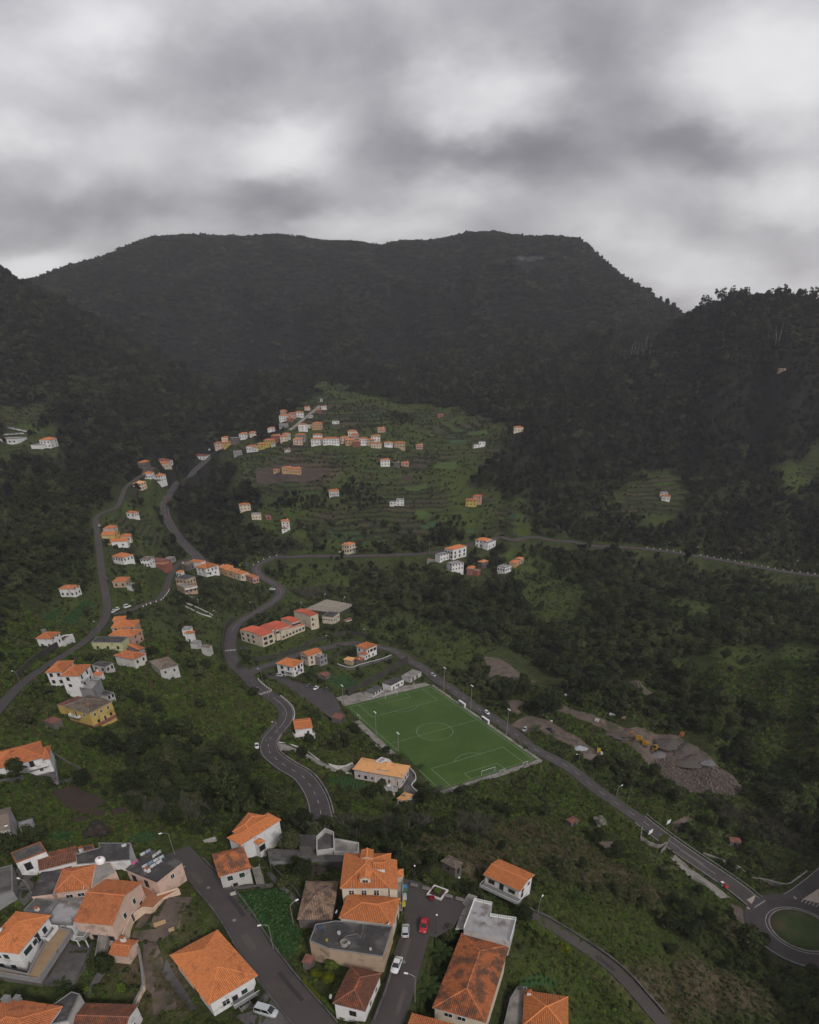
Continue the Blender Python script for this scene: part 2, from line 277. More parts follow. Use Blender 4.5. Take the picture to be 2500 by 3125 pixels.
# ------------------------------------------------------------------ materials
MATS = {}
def mat(name, col, rough=.85, col2=None, scale=1.0, amt=.5, bump=0.0, bscale=None, spec=.3, metal=0.0, streak=None, tint=None, rand=0.0, col3=None, scale3=.15, amt3=.5, coords='Object', emit=None):
    """noise-mixed paint/stone/earth; tint = per-face variation read from the 'tint' attribute; rand = per-object variation"""
    if name in MATS: return MATS[name]
    m = bpy.data.materials.new(name); m.use_nodes = True; MATS[name] = m
    t = m.node_tree; L = t.links.new; b = t.nodes['Principled BSDF']
    b.inputs['Roughness'].default_value = rough; b.inputs['Specular IOR Level'].default_value = spec; b.inputs['Metallic'].default_value = metal
    c4 = lambda c: (c[0], c[1], c[2], 1)
    tc = N(t, 'ShaderNodeTexCoord'); vec = N(t, 'ShaderNodeNewGeometry').outputs['Position'] if coords == 'World' else tc.outputs[coords]
    if streak:
        mp = N(t, 'ShaderNodeMapping', i={'Scale': streak}); L(vec, mp.inputs[0]); vec2 = mp.outputs[0]
    else: vec2 = vec
    out = None
    if col2:
        nz = N(t, 'ShaderNodeTexNoise', i={'Scale': scale, 'Detail': 6.0, 'Roughness': .62}); L(vec2, nz.inputs['Vector'])
        mr = N(t, 'ShaderNodeMapRange', i={1: .5-.22, 2: .5+.22, 3: 0.0, 4: 1.0}); L(nz.outputs['Fac'], mr.inputs[0])
        mu = N(t, 'ShaderNodeMath', operation='MULTIPLY', i={1: amt*2}, use_clamp=True); L(mr.outputs[0], mu.inputs[0])
        mx = N(t, 'ShaderNodeMix', data_type='RGBA', i={6: c4(col), 7: c4(col2)}); L(mu.outputs[0], mx.inputs[0]); out = mx.outputs[2]
    if col3:
        nz = N(t, 'ShaderNodeTexNoise', i={'Scale': scale3, 'Detail': 5.0, 'Roughness': .6}); L(vec, nz.inputs['Vector'])
        mr = N(t, 'ShaderNodeMapRange', i={1: .62-.3*amt3, 2: .72-.2*amt3, 3: 0.0, 4: 1.0}); L(nz.outputs['Fac'], mr.inputs[0])
        mx = N(t, 'ShaderNodeMix', data_type='RGBA', i={6: c4(col), 7: c4(col3)})
        if out is not None: L(out, mx.inputs[6])
        L(mr.outputs[0], mx.inputs[0]); out = mx.outputs[2]
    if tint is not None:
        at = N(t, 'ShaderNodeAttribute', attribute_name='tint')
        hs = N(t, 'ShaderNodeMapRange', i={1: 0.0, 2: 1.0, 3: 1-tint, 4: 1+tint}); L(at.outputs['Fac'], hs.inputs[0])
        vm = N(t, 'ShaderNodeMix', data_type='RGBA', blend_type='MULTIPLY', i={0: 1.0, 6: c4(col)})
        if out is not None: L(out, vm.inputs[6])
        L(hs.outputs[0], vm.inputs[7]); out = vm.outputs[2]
    if rand:
        oi = N(t, 'ShaderNodeObjectInfo'); hs = N(t, 'ShaderNodeMapRange', i={1: 0.0, 2: 1.0, 3: 1-rand, 4: 1+rand}); L(oi.outputs['Random'], hs.inputs[0])
        vm = N(t, 'ShaderNodeMix', data_type='RGBA', blend_type='MULTIPLY', i={0: 1.0, 6: c4(col)})
        if out is not None: L(out, vm.inputs[6])
        L(hs.outputs[0], vm.inputs[7]); out = vm.outputs[2]
    if out is None: b.inputs['Base Color'].default_value = c4(col)
    else: L(out, b.inputs['Base Color'])
    if bump:
        nz = N(t, 'ShaderNodeTexNoise', i={'Scale': bscale or scale*4, 'Detail': 5.0}); L(vec, nz.inputs['Vector'])
        bp = N(t, 'ShaderNodeBump', i={'Strength': min(bump, 1.0), 'Distance': .1}); L(nz.outputs['Fac'], bp.inputs['Height']); L(bp.outputs[0], b.inputs['Normal'])
    if emit: b.inputs['Emission Color'].default_value = c4(emit); b.inputs['Emission Strength'].default_value = 1
    return m
def leafmat(name, a, b_, c=None, amt=.5, trans=.25):
    """leaves: colour varies by tree (object random), by clump noise and by leaf (tint)"""
    m = bpy.data.materials.new(name); m.use_nodes = True; t = m.node_tree; L = t.links.new; t.nodes.clear()
    out = N(t, 'ShaderNodeOutputMaterial'); oi = N(t, 'ShaderNodeObjectInfo'); at = N(t, 'ShaderNodeAttribute', attribute_name='tint')
    rp = N(t, 'ShaderNodeValToRGB'); e = rp.color_ramp.elements
    e[0].color = (*a, 1); e[1].color = (*b_, 1)
    if c: q = e.new(.82); q.color = (*b_, 1); e[-1].color = (*c, 1)
    geo = N(t, 'ShaderNodeNewGeometry')
    nz = N(t, 'ShaderNodeTexNoise', i={'Scale': .021, 'Detail': 4.0, 'Roughness': .55}); L(geo.outputs['Position'], nz.inputs['Vector'])
    mr = N(t, 'ShaderNodeMapRange', i={1: .33, 2: .67, 3: -.35, 4: .35}); L(nz.outputs['Fac'], mr.inputs[0])
    ad = N(t, 'ShaderNodeMath', operation='ADD', use_clamp=True); L(oi.outputs['Random'], ad.inputs[0]); L(mr.outputs[0], ad.inputs[1]); L(ad.outputs[0], rp.inputs[0])
    hs = N(t, 'ShaderNodeMapRange', i={1: 0.0, 2: 1.0, 3: 1-amt, 4: 1+amt}); L(at.outputs['Fac'], hs.inputs[0])
    vm = N(t, 'ShaderNodeMix', data_type='RGBA', blend_type='MULTIPLY', i={0: 1.0}); L(rp.outputs[0], vm.inputs[6]); L(hs.outputs[0], vm.inputs[7])
    d = N(t, 'ShaderNodeBsdfDiffuse'); tr = N(t, 'ShaderNodeBsdfTranslucent'); L(vm.outputs[2], d.inputs[0]); L(vm.outputs[2], tr.inputs[0])
    mx = N(t, 'ShaderNodeMixShader', i={0: trans}); L(d.outputs[0], mx.inputs[1]); L(tr.outputs[0], mx.inputs[2]); L(mx.outputs[0], out.inputs[0])
    MATS[name] = m; return m
M_asph = mat('asphalt', (.068, .058, .057), .9, (.050, .042, .042), .25, .6, .25, 30, col3=(.068, .060, .060), scale3=.09, amt3=.5, coords='World')
M_asph2 = mat('worn_asphalt', (.068, .057, .054), .9, (.050, .042, .040), .2, .6, .25, 30, col3=(.064, .057, .053), scale3=.10, amt3=.55, coords='World')
M_paint = mat('road_paint', (.46, .44, .43), .8, (.22, .21, .20), .9, .5, coords='World')
M_conc = mat('concrete', (.30, .275, .255), .9, (.20, .18, .165), .35, .6, .2, 12, col3=(.13, .12, .11), scale3=.2, amt3=.4, coords='World')
M_concd = mat('dark_concrete', (.125, .115, .112), .92, (.075, .07, .068), .4, .6, .25, 12, col3=(.05, .047, .045), scale3=.25, amt3=.4, coords='World')
M_stone = mat('dark_stone_wall', (.060, .053, .050), .95, (.028, .026, .025), 1.6, .6, .6, 5, col3=(.05, .055, .03), scale3=.2, amt3=.5, coords='World')
M_wwall = mat('white_coping', (.62, .59, .57), .8, (.42, .40, .38), .6, .4, coords='World')
M_soil = mat('ploughed_soil', (.062, .038, .030), .97, (.038, .024, .02), .5, .6, .4, 6, coords='World')
M_dirt = mat('bare_dirt', (.150, .112, .092), .97, (.085, .064, .054), .25, .6, .4, 4, col3=(.05, .05, .03), scale3=.12, amt3=.35, coords='World')
M_gravel = mat('grey_gravel', (.115, .105, .104), .97, (.075, .068, .068), .5, .6, .5, 8, coords='World')
M_crop = mat('cabbage_leaves', (.032, .078, .022), .8, (.020, .052, .016), 1.2, .6, .3, 6, coords='World')
M_grassm = mat('mown_grass', (.060, .085, .022), .95, (.035, .055, .016), .4, .6, .4, 5, col3=(.09, .075, .035), scale3=.1, amt3=.35, coords='World')
M_turf = mat('artificial_turf', (.042, .087, .012), .9, (.033, .069, .010), .5, .5, .15, 20, col3=(.052, .094, .015), scale3=.05, amt3=.5, coords='World')
M_metal = mat('galvanised_metal', (.32, .32, .33), .55, metal=.3)
M_dmetal = mat('dark_metal', (.05, .05, .052), .6, metal=.2)
M_pole = mat('pole_concrete', (.23, .215, .20), .9, (.15, .14, .13), 2.0, .5)
M_lampw = mat('lamp_white', (.75, .75, .74), .4)
M_wood = mat('weathered_wood', (.13, .095, .07), .9, (.08, .06, .045), 1.5, .5)

# ------------------------------------------------------------------ roads: level the ground along them, then lay the surface
def spline(P, step=2.5):
    P = [np.array(p, float) for p in P]; out = []
    for i in range(len(P)-1):
        p0 = P[max(i-1, 0)]; p1 = P[i]; p2 = P[i+1]; p3 = P[min(i+2, len(P)-1)]
        k = max(int(np.linalg.norm(p2-p1)/step), 1)
        for q in range(k):
            t = q/k; out.append(.5*((2*p1)+(p2-p0)*t+(2*p0-5*p1+4*p2-p3)*t*t+(3*p1-p0-3*p2+p3)*t**3))
    out.append(P[-1]); return np.array(out)
def smooth1(a, w):
    w = min(w, (len(a)//3)*2-1); k = np.ones(w)/w; p = np.pad(a, w//2, mode='reflect', reflect_type='odd'); return np.convolve(p, k, 'valid')[:len(a)]
def pxs(s): return rows(s)
ROADS = {}; KEEPOUT = []          # KEEPOUT: (samples, radius) kept free of plants
def survey_road(key, s, width, zlift=0.0, level=None):
    W = [G(*r[:2]) if len(r) == 2 else on_z(*r) for r in pxs(s)]
    c = spline(W); c[:, :2] = np.stack([smooth1(c[:, 0], 5), smooth1(c[:, 1], 5)], 1)
    c[:, 2] = smooth1(smooth1(c[:, 2], 17), 9) if level is None else level
    ROADS[key] = (c, width); KEEPOUT.append((c, width/2+1.2))
def carve(c, half, soft, dz=-.18):
    global Z
    x0, x1, y0, y1 = c[:, 0].min()-half-soft, c[:, 0].max()+half+soft, c[:, 1].min()-half-soft, c[:, 1].max()+half+soft
    idx = np.argwhere((GX > x0) & (GX < x1) & (GY > y0) & (GY < y1)); i, j = idx[:, 0], idx[:, 1]
    P = np.stack([GX[i, j], GY[i, j]], 1); best = np.full(len(P), 1e9); bz = np.zeros(len(P))
    for a in range(0, len(P), 8000):
        d = np.hypot(P[a:a+8000, None, 0]-c[None, :, 0], P[a:a+8000, None, 1]-c[None, :, 1]); k = d.argmin(1)
        best[a:a+8000] = d[np.arange(len(k)), k]; bz[a:a+8000] = c[k, 2]
    w = np.clip(1-(best-half)/soft, 0, 1); w = w*w*(3-2*w)
    cell = 0.9*(HALF[i]/NC_*1.0)*.15        # coarser cells far away: press a little deeper
    Z[i, j] = Z[i, j]*(1-w)+(bz+dz-cell)*w
survey_road('main', '642 1389;622 1414;581 1442;541 1483;512 1507;502 1535;506 1576;528 1617;561 1657;593 1690;622 1716;660 1735', 7.0)
survey_road('right', '2560 1771;2500 1761;2348 1736;2145 1699;1957 1674;1800 1663;1749 1655;1697 1647;1627 1642;1567 1641;1526 1643;1490 1651;1445 1659;1390 1672;1311 1688;1222 1692;1100 1696;946 1698;880 1697;849 1699;816 1706;792 1718;780 1734;789 1755;814 1770;842 1784;858 1804;850 1822;826 1841;793 1861;761 1881;733 1897;712 1918;704 1942;702 1975;706 2003;716 2027;733 2047;752 2063;774 2087;804 2109;835 2130;863 2154;876 2178;870 2200;854 2222;833 2243;819 2266;822 2296;847 2322;883 2343;920 2370;950 2400;968 2435;977 2469;982 2498', 7.2)
survey_road('pitchside', '752 2063;765 2052;809 2033;860 2014;920 1996;978 1980;1013 1970;1052 1965;1100 1963;1161 1974;1209 1991;1252 2015;1296 2043;1335 2074;1383 2107;1443 2151;1500 2190;1565 2232;1626 2275;1687 2314;1748 2354;1809 2397;1869 2439 -10.2;1897 2460 -11.7;1954 2500 -14.3;2011 2545 -16.8', 6.6)
survey_road('dual', '1954 2500 -14.3;2011 2545 -16.8;2076 2593 -19.5;2141 2638 -22;2185 2671 -23.5;2226 2699 -24.6;2265 2728 -25;2300 2752 -25', 8.4)
survey_road('exit', '2345 2765 -25;2400 2752 -25;2450 2722 -25;2500 2682 -25;2560 2630 -25', 7.5)
survey_road('lane', '1620 2792;1650 2811;1698 2840;1759 2876;1815 2917;1850 2940;1881 2962;1934 3019;1983 3076;2035 3135', 3.7)
survey_road('street', '543 2594;575 2625;607 2655;647 2697;717 2789;781 2895;877 3020;939 3094;985 3150', 6.3)
survey_road('square', '1305 2745;1290 2790;1272 2825;1251 2896;1231 2978;1203 3059;1178 3135', 6.2)
survey_road('left', '357 1549;300 1568;292 1590;300 1646;306 1707;314 1768;325 1829;327 1870;312 1906;284 1935;232 1978;145 2029;58 2094;0 2159;-60 2230', 4.6)
survey_road('leftup', '357 1549;369 1525;385 1484;418 1464;446 1439;470 1425', 4.0)
survey_road('loop', '600 1700;560 1712;534 1732;515 1768;507 1801;479 1829;446 1845;406 1857;345 1874', 4.4)
survey_road('village', '642 1389;655 1372;700 1350;780 1335', 4.5)
survey_road('hamlet', '885 1312;905 1296;935 1272;975 1238', 4.0)
LEVELS = []
def plateau(s, z=None, soft=4.0, dz=-.2, name=None):           # a level yard
    W = np.array([G(*r[:2]) if z is None else on_z(r[0], r[1], z) for r in pxs(s)])
    zz = W[:, 2].mean() if z is None else z
    LEVELS.append((W, zz, soft, dz)); return W, zz
def inpoly(x, y, P):
    c = np.zeros(x.shape, bool); k = len(P)
    for a in range(k):
        x1, y1 = P[a][:2]; x2, y2 = P[(a+1) % k][:2]
        c ^= ((y1 > y) != (y2 > y)) & (x < (x2-x1)*(y-y1)/((y2-y1) if y2 != y1 else 1e-9)+x1)
    return c
def polydist(x, y, P):
    d = np.full(x.shape, 1e9); k = len(P)
    for a in range(k):
        ax, ay = P[a][:2]; bx, by = P[(a+1) % k][:2]; vx, vy = bx-ax, by-ay; L2 = vx*vx+vy*vy+1e-9
        t = np.clip(((x-ax)*vx+(y-ay)*vy)/L2, 0, 1); d = np.minimum(d, np.hypot(x-ax-t*vx, y-ay-t*vy))
    return d
PITCH_A, PITCH_C, PL, PW = -1.064, np.array([13.25, 278.2]), 93.2, 51.3
def pitch(u, v): return (PITCH_C[0]+u*math.cos(PITCH_A)-v*math.sin(PITCH_A), PITCH_C[1]+u*math.sin(PITCH_A)+v*math.cos(PITCH_A))
W_pitch = np.array([(*pitch(u, v), 0) for u, v in ((-62, -31), (51, -31), (51, 28.6), (-55, 28.6))]); LEVELS.append((W_pitch, 0, 3.5, -.25))
W_park, Z_park = plateau('796 2059;860 2064;920 2085;985 2101;1017 2117;1037 2152;1046 2180;1008 2190;965 2160;905 2118;860 2090;815 2072', 6.0)
W_circ = np.array([(82.0+23*math.cos(a)+ (on_z(2445, 2837, -25)[0]-82), on_z(2445, 2837, -25)[1]+23*math.sin(a), -25) for a in np.linspace(0, 6.28, 25)[:-1]]); LEVELS.append((W_circ, -25, 6, -.25))
W_yard = np.array([G(*r) for r in pxs('1560 2200;1700 2200;1740 2190;1830 2215;1930 2225;2030 2245;2120 2290;2190 2350;2270 2420;2200 2430;2090 2390;1990 2320;1880 2290;1780 2240')])
W_school, Z_school = plateau('735 1918;905 1868;1010 1838;1085 1850;960 1905;930 1920;800 1985;735 1960', 9.0, 5)
W_villa, Z_villa = plateau('1070 2352;1120 2300;1225 2300;1275 2360;1280 2420;1240 2440;1200 2425', 3.0, 4)
W_sq, Z_sq = plateau('1232 2680;1262 2686;1400 2740;1420 2765;1385 2830;1330 2860;1290 2850;1235 2850', 49.3, 4)
def apply_levels():
    global Z
    for W, zz, soft, dz in LEVELS:
        b = (GX > W[:, 0].min()-soft) & (GX < W[:, 0].max()+soft) & (GY > W[:, 1].min()-soft) & (GY < W[:, 1].max()+soft)
        x, y = GX[b], GY[b]; d = polydist(x, y, W); d[inpoly(x, y, W)] = 0
        w = np.clip(1-d/soft, 0, 1); w = w*w*(3-2*w); Z[b] = Z[b]*(1-w)+(zz+dz)*w
# terraced slopes
TERR = ['640 1400;700 1370;860 1330;880 1290;960 1180;1040 1150;1090 1200;1250 1230;1400 1240;1560 1290;1530 1400;1440 1480;1600 1560;1600 1630;1440 1640;1100 1680;900 1660;780 1600;830 1540;700 1480;740 1420',
        '0 1230;160 1240;170 1330;190 1390;0 1400', '440 1410;630 1395;540 1470;510 1520;400 1560;440 1450', '1790 1582;1860 1515;1960 1432;2060 1440;2110 1500;2095 1565;1990 1592',
        '2380 1440;2500 1340;2520 1470;2420 1500', '330 1560;480 1560;520 1680;420 1720;330 1700']
WT = [np.array([G(*r) for r in pxs(s)]) for s in TERR]
terr_mask = np.zeros(Z.shape)
for P in WT:
    d = polydist(GX, GY, P); i = inpoly(GX, GY, P); terr_mask = np.maximum(terr_mask, np.where(i, np.clip(d/8, 0, 1), 0))
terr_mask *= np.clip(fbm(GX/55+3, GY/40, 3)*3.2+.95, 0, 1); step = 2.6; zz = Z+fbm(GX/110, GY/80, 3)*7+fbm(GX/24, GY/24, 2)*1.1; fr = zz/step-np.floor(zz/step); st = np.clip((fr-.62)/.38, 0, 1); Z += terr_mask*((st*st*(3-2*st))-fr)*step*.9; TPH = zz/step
for k in ('main', 'left', 'leftup', 'loop', 'village', 'hamlet', 'lane', 'street', 'right', 'pitchside', 'dual', 'exit'): carve(ROADS[k][0], ROADS[k][1]/2+(1.9 if k in ('lane', 'street') else 1.1), 6.0, -.4 if k == 'lane' else -.2)
apply_levels()
for k in ('square',): carve(ROADS[k][0], ROADS[k][1]/2+.9, 4.0)

# ------------------------------------------------------------------ the ground sheet
GRASS = ['560 1960;700 2000;720 2100;830 2150;835 2200;760 2270;700 2290;620 2260;560 2200;480 2150;420 2080', '0 2200;100 2230;200 2280;330 2330;380 2380;300 2400;250 2380;170 2290;0 2290',
    '0 2420;150 2400;250 2480;400 2480;560 2540;700 2590;560 2610;400 2640;200 2615;0 2600', '1440 2430;1560 2410;1660 2340;1720 2390;1850 2460;1920 2510;1860 2560;1760 2520;1600 2480',
    '1085 1905;1240 1880;1330 1900;1300 1960;1180 1950;1090 1940', '760 1960;900 1920;1000 1950;930 1990;800 2020', '820 1790;870 1760;960 1820;880 1850', '2040 2530;2130 2480;2230 2560;2260 2620;2200 2640;2120 2590',
    '2090 2680;2180 2720;2230 2790;2150 2750', '1530 2750;1600 2790;1760 2880;1700 2885;1560 2810', '1570 1765;1700 1760;1790 1800;1770 1900;1660 1900;1600 1840', '100 1850;300 1800;300 1900;220 1960;60 1990', '340 1780;500 1750;500 1810;420 1840;350 1850',
    '1030 1990;1190 2040;1180 2090;1050 2110;1000 2080;900 2050', '1080 2320;1000 2280;900 2240;880 2280;1000 2330;1080 2380', '340 1900;500 1880;560 1950;500 2040;400 2010', '560 1860;700 1870;690 1990;600 1950', '0 1980;140 1900;240 1950;130 2010;40 2070;0 2100', '1230 1930;1420 1930;1510 2010;1400 2060;1300 2010', '1860 2440;1960 2430;2110 2520;2040 2545;1960 2490', '1640 2700;1900 2770;2110 2860;2000 2950;1800 2860;1680 2790', '2060 2030;2330 1960;2400 2080;2200 2120', '2050 1830;2200 1850;2190 1905;2060 1890', '2300 2250;2420 2230;2440 2330;2340 2340', '2230 2010;2500 1960;2500 2140;2350 2190;2270 2140', '880 1720;1000 1720;1080 1790;960 1820;860 1760', '1480 1690;1640 1690;1700 1760;1600 1770', '420 2060;560 2060;600 2140;480 2160', '1660 2900;1800 2920;1900 3010;1980 3125;1700 3125;1600 3000'] + TERR
DRY = ['1250 2560;1450 2500;1560 2480;1760 2540;1960 2660;2100 2760;2000 2780;1800 2700;1600 2640;1400 2650;1280 2640', '1900 2960;2100 2900;2300 2990;2450 3110;2200 3125;2060 3120',
    '870 2200;900 2200;1080 2300;1180 2320;1190 2380;1060 2300;940 2260', '800 1400;1010 1400;1040 1440;1000 1480;800 1480', '440 2700;560 2720;600 2790;560 2870;440 2820', '350 2900;540 2900;560 3080;420 3120;380 3000', '2150 2780;2250 2830;2300 2900;2230 2870']
def wpoly(s): return np.array([G(*r) for r in pxs(s)])
WG = [wpoly(s) for s in GRASS]; WD = [wpoly(s) for s in DRY]
def softmask(x, y, polys, soft):
    m = np.zeros(np.shape(x)); nz = (fbm(x/14, y/14, 3)*.9+fbm(x/45+7, y/45, 2)*1.1)*soft
    for P in polys:
        b = (x > P[:, 0].min()-soft) & (x < P[:, 0].max()+soft) & (y > P[:, 1].min()-soft) & (y < P[:, 1].max()+soft)
        if not b.any(): continue
        xb, yb = x[b], y[b]; d = polydist(xb, yb, P); d = np.where(inpoly(xb, yb, P), d, -d)+nz[b]
        m[b] = np.maximum(m[b], np.clip(d/soft+.5, 0, 1))
    return m
MG = softmask(GX, GY, WG, 10.0); MD = softmask(GX, GY, WD, 7.0)*(1-.0*MG)
def grid_mesh(name):
    me = bpy.data.meshes.new(name); idx = np.arange(NR_*NC_).reshape(NR_, NC_)
    q = np.stack([idx[:-1, :-1], idx[:-1, 1:], idx[1:, 1:], idx[1:, :-1]], -1).reshape(-1, 4)
    co = np.stack([GX, GY, Z], -1).reshape(-1, 3)
    me.vertices.add(len(co)); me.vertices.foreach_set('co', co.ravel())
    me.loops.add(q.size); me.loops.foreach_set('vertex_index', q.ravel()); me.polygons.add(len(q)); me.polygons.foreach_set('loop_start', np.arange(0, q.size, 4)); me.polygons.foreach_set('loop_total', np.full(len(q), 4))
    me.polygons.foreach_set('use_smooth', np.ones(len(q), bool)); me.update(calc_edges=True)
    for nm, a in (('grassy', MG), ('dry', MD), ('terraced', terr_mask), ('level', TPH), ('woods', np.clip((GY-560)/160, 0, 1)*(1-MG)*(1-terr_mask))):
        at = me.attributes.new(nm, 'FLOAT', 'POINT'); at.data.foreach_set('value', a.ravel().astype(np.float32))
    return me
def ground_material():
    m = bpy.data.materials.new('hillside_ground'); m.use_nodes = True; t = m.node_tree; L = t.links.new; b = t.nodes['Principled BSDF']
    b.inputs['Roughness'].default_value = .97; b.inputs['Specular IOR Level'].default_value = .1
    pos = N(t, 'ShaderNodeNewGeometry').outputs['Position']
    def ramp(scale, det, cols, dist=0.0, vec=pos):
        nz = N(t, 'ShaderNodeTexNoise', i={'Scale': scale, 'Detail': det, 'Roughness': .62, 'Distortion': dist}); L(vec, nz.inputs['Vector'])
        rp = N(t, 'ShaderNodeValToRGB'); e = rp.color_ramp.elements; e[0].position = cols[0][0]; e[0].color = (*cols[0][1], 1); e[1].position = cols[-1][0]; e[1].color = (*cols[-1][1], 1)
        for p, c in cols[1:-1]: q = e.new(p); q.color = (*c, 1)
        L(nz.outputs['Fac'], rp.inputs[0]); return rp.outputs[0]
    scrub = ramp(.22, 5, [(.3, (.022, .028, .011)), (.48, (.037, .047, .014)), (.62, (.050, .058, .020)), (.75, (.060, .054, .030))], .3)
    grass = ramp(.12, 5, [(.28, (.028, .037, .011)), (.45, (.042, .057, .014)), (.6, (.056, .074, .018)), (.74, (.076, .068, .032))], .4)
    dry = ramp(.16, 5, [(.28, (.050, .046, .024)), (.45, (.078, .064, .037)), (.6, (.100, .078, .050)), (.75, (.064, .066, .027))], .4)
    # banks of the terraces: darker growth and stone along the steps (height bands)
    sp = N(t, 'ShaderNodeSeparateXYZ'); L(pos, sp.inputs[0])
    nz = N(t, 'ShaderNodeTexNoise', i={'Scale': .05, 'Detail': 4.0}); L(pos, nz.inputs['Vector'])
    at = lambda nme: N(t, 'ShaderNodeAttribute', attribute_name=nme).outputs['Fac']
    nrm = N(t, 'ShaderNodeNewGeometry'); sn = N(t, 'ShaderNodeSeparateXYZ'); L(nrm.outputs['Normal'], sn.inputs[0])
    steep = N(t, 'ShaderNodeMapRange', i={1: .93, 2: .82, 3: 0.0, 4: 1.0}); L(sn.outputs[2], steep.inputs[0])
    fine = N(t, 'ShaderNodeTexNoise', i={'Scale': .9, 'Detail': 4.0, 'Roughness': .7}); L(pos, fine.inputs['Vector'])
    mg = N(t, 'ShaderNodeMix', data_type='RGBA'); L(at('grassy'), mg.inputs[0]); L(scrub, mg.inputs[6]); L(grass, mg.inputs[7])
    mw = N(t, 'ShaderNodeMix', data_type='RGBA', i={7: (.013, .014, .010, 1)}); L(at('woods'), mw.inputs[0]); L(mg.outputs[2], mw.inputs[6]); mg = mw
    md = N(t, 'ShaderNodeMix', data_type='RGBA'); L(at('dry'), md.inputs[0]); L(mg.outputs[2], md.inputs[6]); L(dry, md.inputs[7])
    # plots on the terraces differ in crop
    vo = N(t, 'ShaderNodeTexVoronoi', i={'Scale': .034, 'Randomness': .9}); fl = N(t, 'ShaderNodeMath', operation='FLOOR'); L(at('level'), fl.inputs[0]); fm = N(t, 'ShaderNodeMath', operation='MULTIPLY', i={1: 67.0}); L(fl.outputs[0], fm.inputs[0]); cbv = N(t, 'ShaderNodeCombineXYZ'); L(sp.outputs[0], cbv.inputs[0]); L(fm.outputs[0], cbv.inputs[1]); L(cbv.outputs[0], vo.inputs['Vector'])
    sv = N(t, 'ShaderNodeSeparateColor'); L(vo.outputs['Color'], sv.inputs[0])
    rp = N(t, 'ShaderNodeValToRGB'); e = rp.color_ramp.elements; rp.color_ramp.interpolation = 'CONSTANT'
    e[0].color = (.038, .046, .017, 1); e[1].position = .25; e[1].color = (.052, .066, .020, 1)
    for p, c in ((.4, (.046, .046, .024)), (.58, (.030, .033, .016)), (.74, (.062, .050, .033)), (.9, (.036, .062, .026))): q = e.new(p); q.color = (*c, 1)
    L(sv.outputs[0], rp.inputs[0])
    tm = N(t, 'ShaderNodeMath', operation='MULTIPLY', i={1: .72}); L(at('terraced'), tm.inputs[0])
    mt = N(t, 'ShaderNodeMix', data_type='RGBA'); L(tm.outputs[0], mt.inputs[0]); L(md.outputs[2], mt.inputs[6]); L(rp.outputs[0], mt.inputs[7])
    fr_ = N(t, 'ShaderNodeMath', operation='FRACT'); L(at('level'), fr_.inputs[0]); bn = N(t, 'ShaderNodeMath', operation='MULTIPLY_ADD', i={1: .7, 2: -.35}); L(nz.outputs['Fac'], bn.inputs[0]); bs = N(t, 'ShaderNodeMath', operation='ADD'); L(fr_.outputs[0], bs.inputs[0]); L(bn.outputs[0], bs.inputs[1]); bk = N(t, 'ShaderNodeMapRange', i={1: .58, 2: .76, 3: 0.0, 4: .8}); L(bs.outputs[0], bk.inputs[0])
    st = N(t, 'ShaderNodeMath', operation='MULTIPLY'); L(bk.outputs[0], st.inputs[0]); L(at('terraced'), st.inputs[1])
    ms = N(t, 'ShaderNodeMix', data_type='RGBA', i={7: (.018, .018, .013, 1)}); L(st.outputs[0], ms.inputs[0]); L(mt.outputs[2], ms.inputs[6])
    mf = N(t, 'ShaderNodeMapRange', i={1: .3, 2: .7, 3: .62, 4: 1.38}); L(fine.outputs['Fac'], mf.inputs[0])
    mm = N(t, 'ShaderNodeMix', data_type='RGBA', blend_type='MULTIPLY', i={0: 1.0}); L(ms.outputs[2], mm.inputs[6]); L(mf.outputs[0], mm.inputs[7]); L(mm.outputs[2], b.inputs['Base Color'])
    bp = N(t, 'ShaderNodeBump', i={'Strength': .9, 'Distance': .5}); L(fine.outputs['Fac'], bp.inputs['Height']); L(bp.outputs[0], b.inputs['Normal'])
    return m
# ------------------------------------------------------------------ road surfaces
def ribbon(c, w0, w1, dz=0.0, a=0, b=None, every=1):          # strip between lateral offsets w0..w1 of a centre line
    c = c[a:b]; t = np.gradient(c[:, :2], axis=0); t /= np.linalg.norm(t, axis=1)[:, None]+1e-9; nrm = np.stack([t[:, 1], -t[:, 0]], 1)
    l = np.c_[c[:, :2]+nrm*w0, c[:, 2]+dz]; r = np.c_[c[:, :2]+nrm*w1, c[:, 2]+dz]; return l, r
def strip(mb, l, r, m=0, skirt=0.0):
    k = len(mb.v); nn = len(l)
    mb.v += [tuple(p) for p in l]+[tuple(p) for p in r]
    for i in range(nn-1): mb.f.append((k+i, k+nn+i, k+nn+i+1, k+i+1)[::-1]); mb.m.append(m)
def sweep(c, prof, a=0, b=None):                               # closed profile (offset, height) along a centre line
    mb = MB(); rings = [np.c_[ribbon(c, o, o, h, a, b)[0]] for o, h in prof]; nn = len(rings[0]); k = len(prof)
    for i in range(nn):
        for q in range(k): mb.v.append(tuple(rings[q][i]))
    for i in range(nn-1):
        for q in range(k): e = (q+1) % k; mb.f.append((i*k+q, i*k+e, (i+1)*k+e, (i+1)*k+q)[::-1]); mb.m.append(0)
    mb.f.append(tuple(range(k))); mb.m.append(0); mb.f.append(tuple((nn-1)*k+q for q in reversed(range(k)))); mb.m.append(0)
    return mb
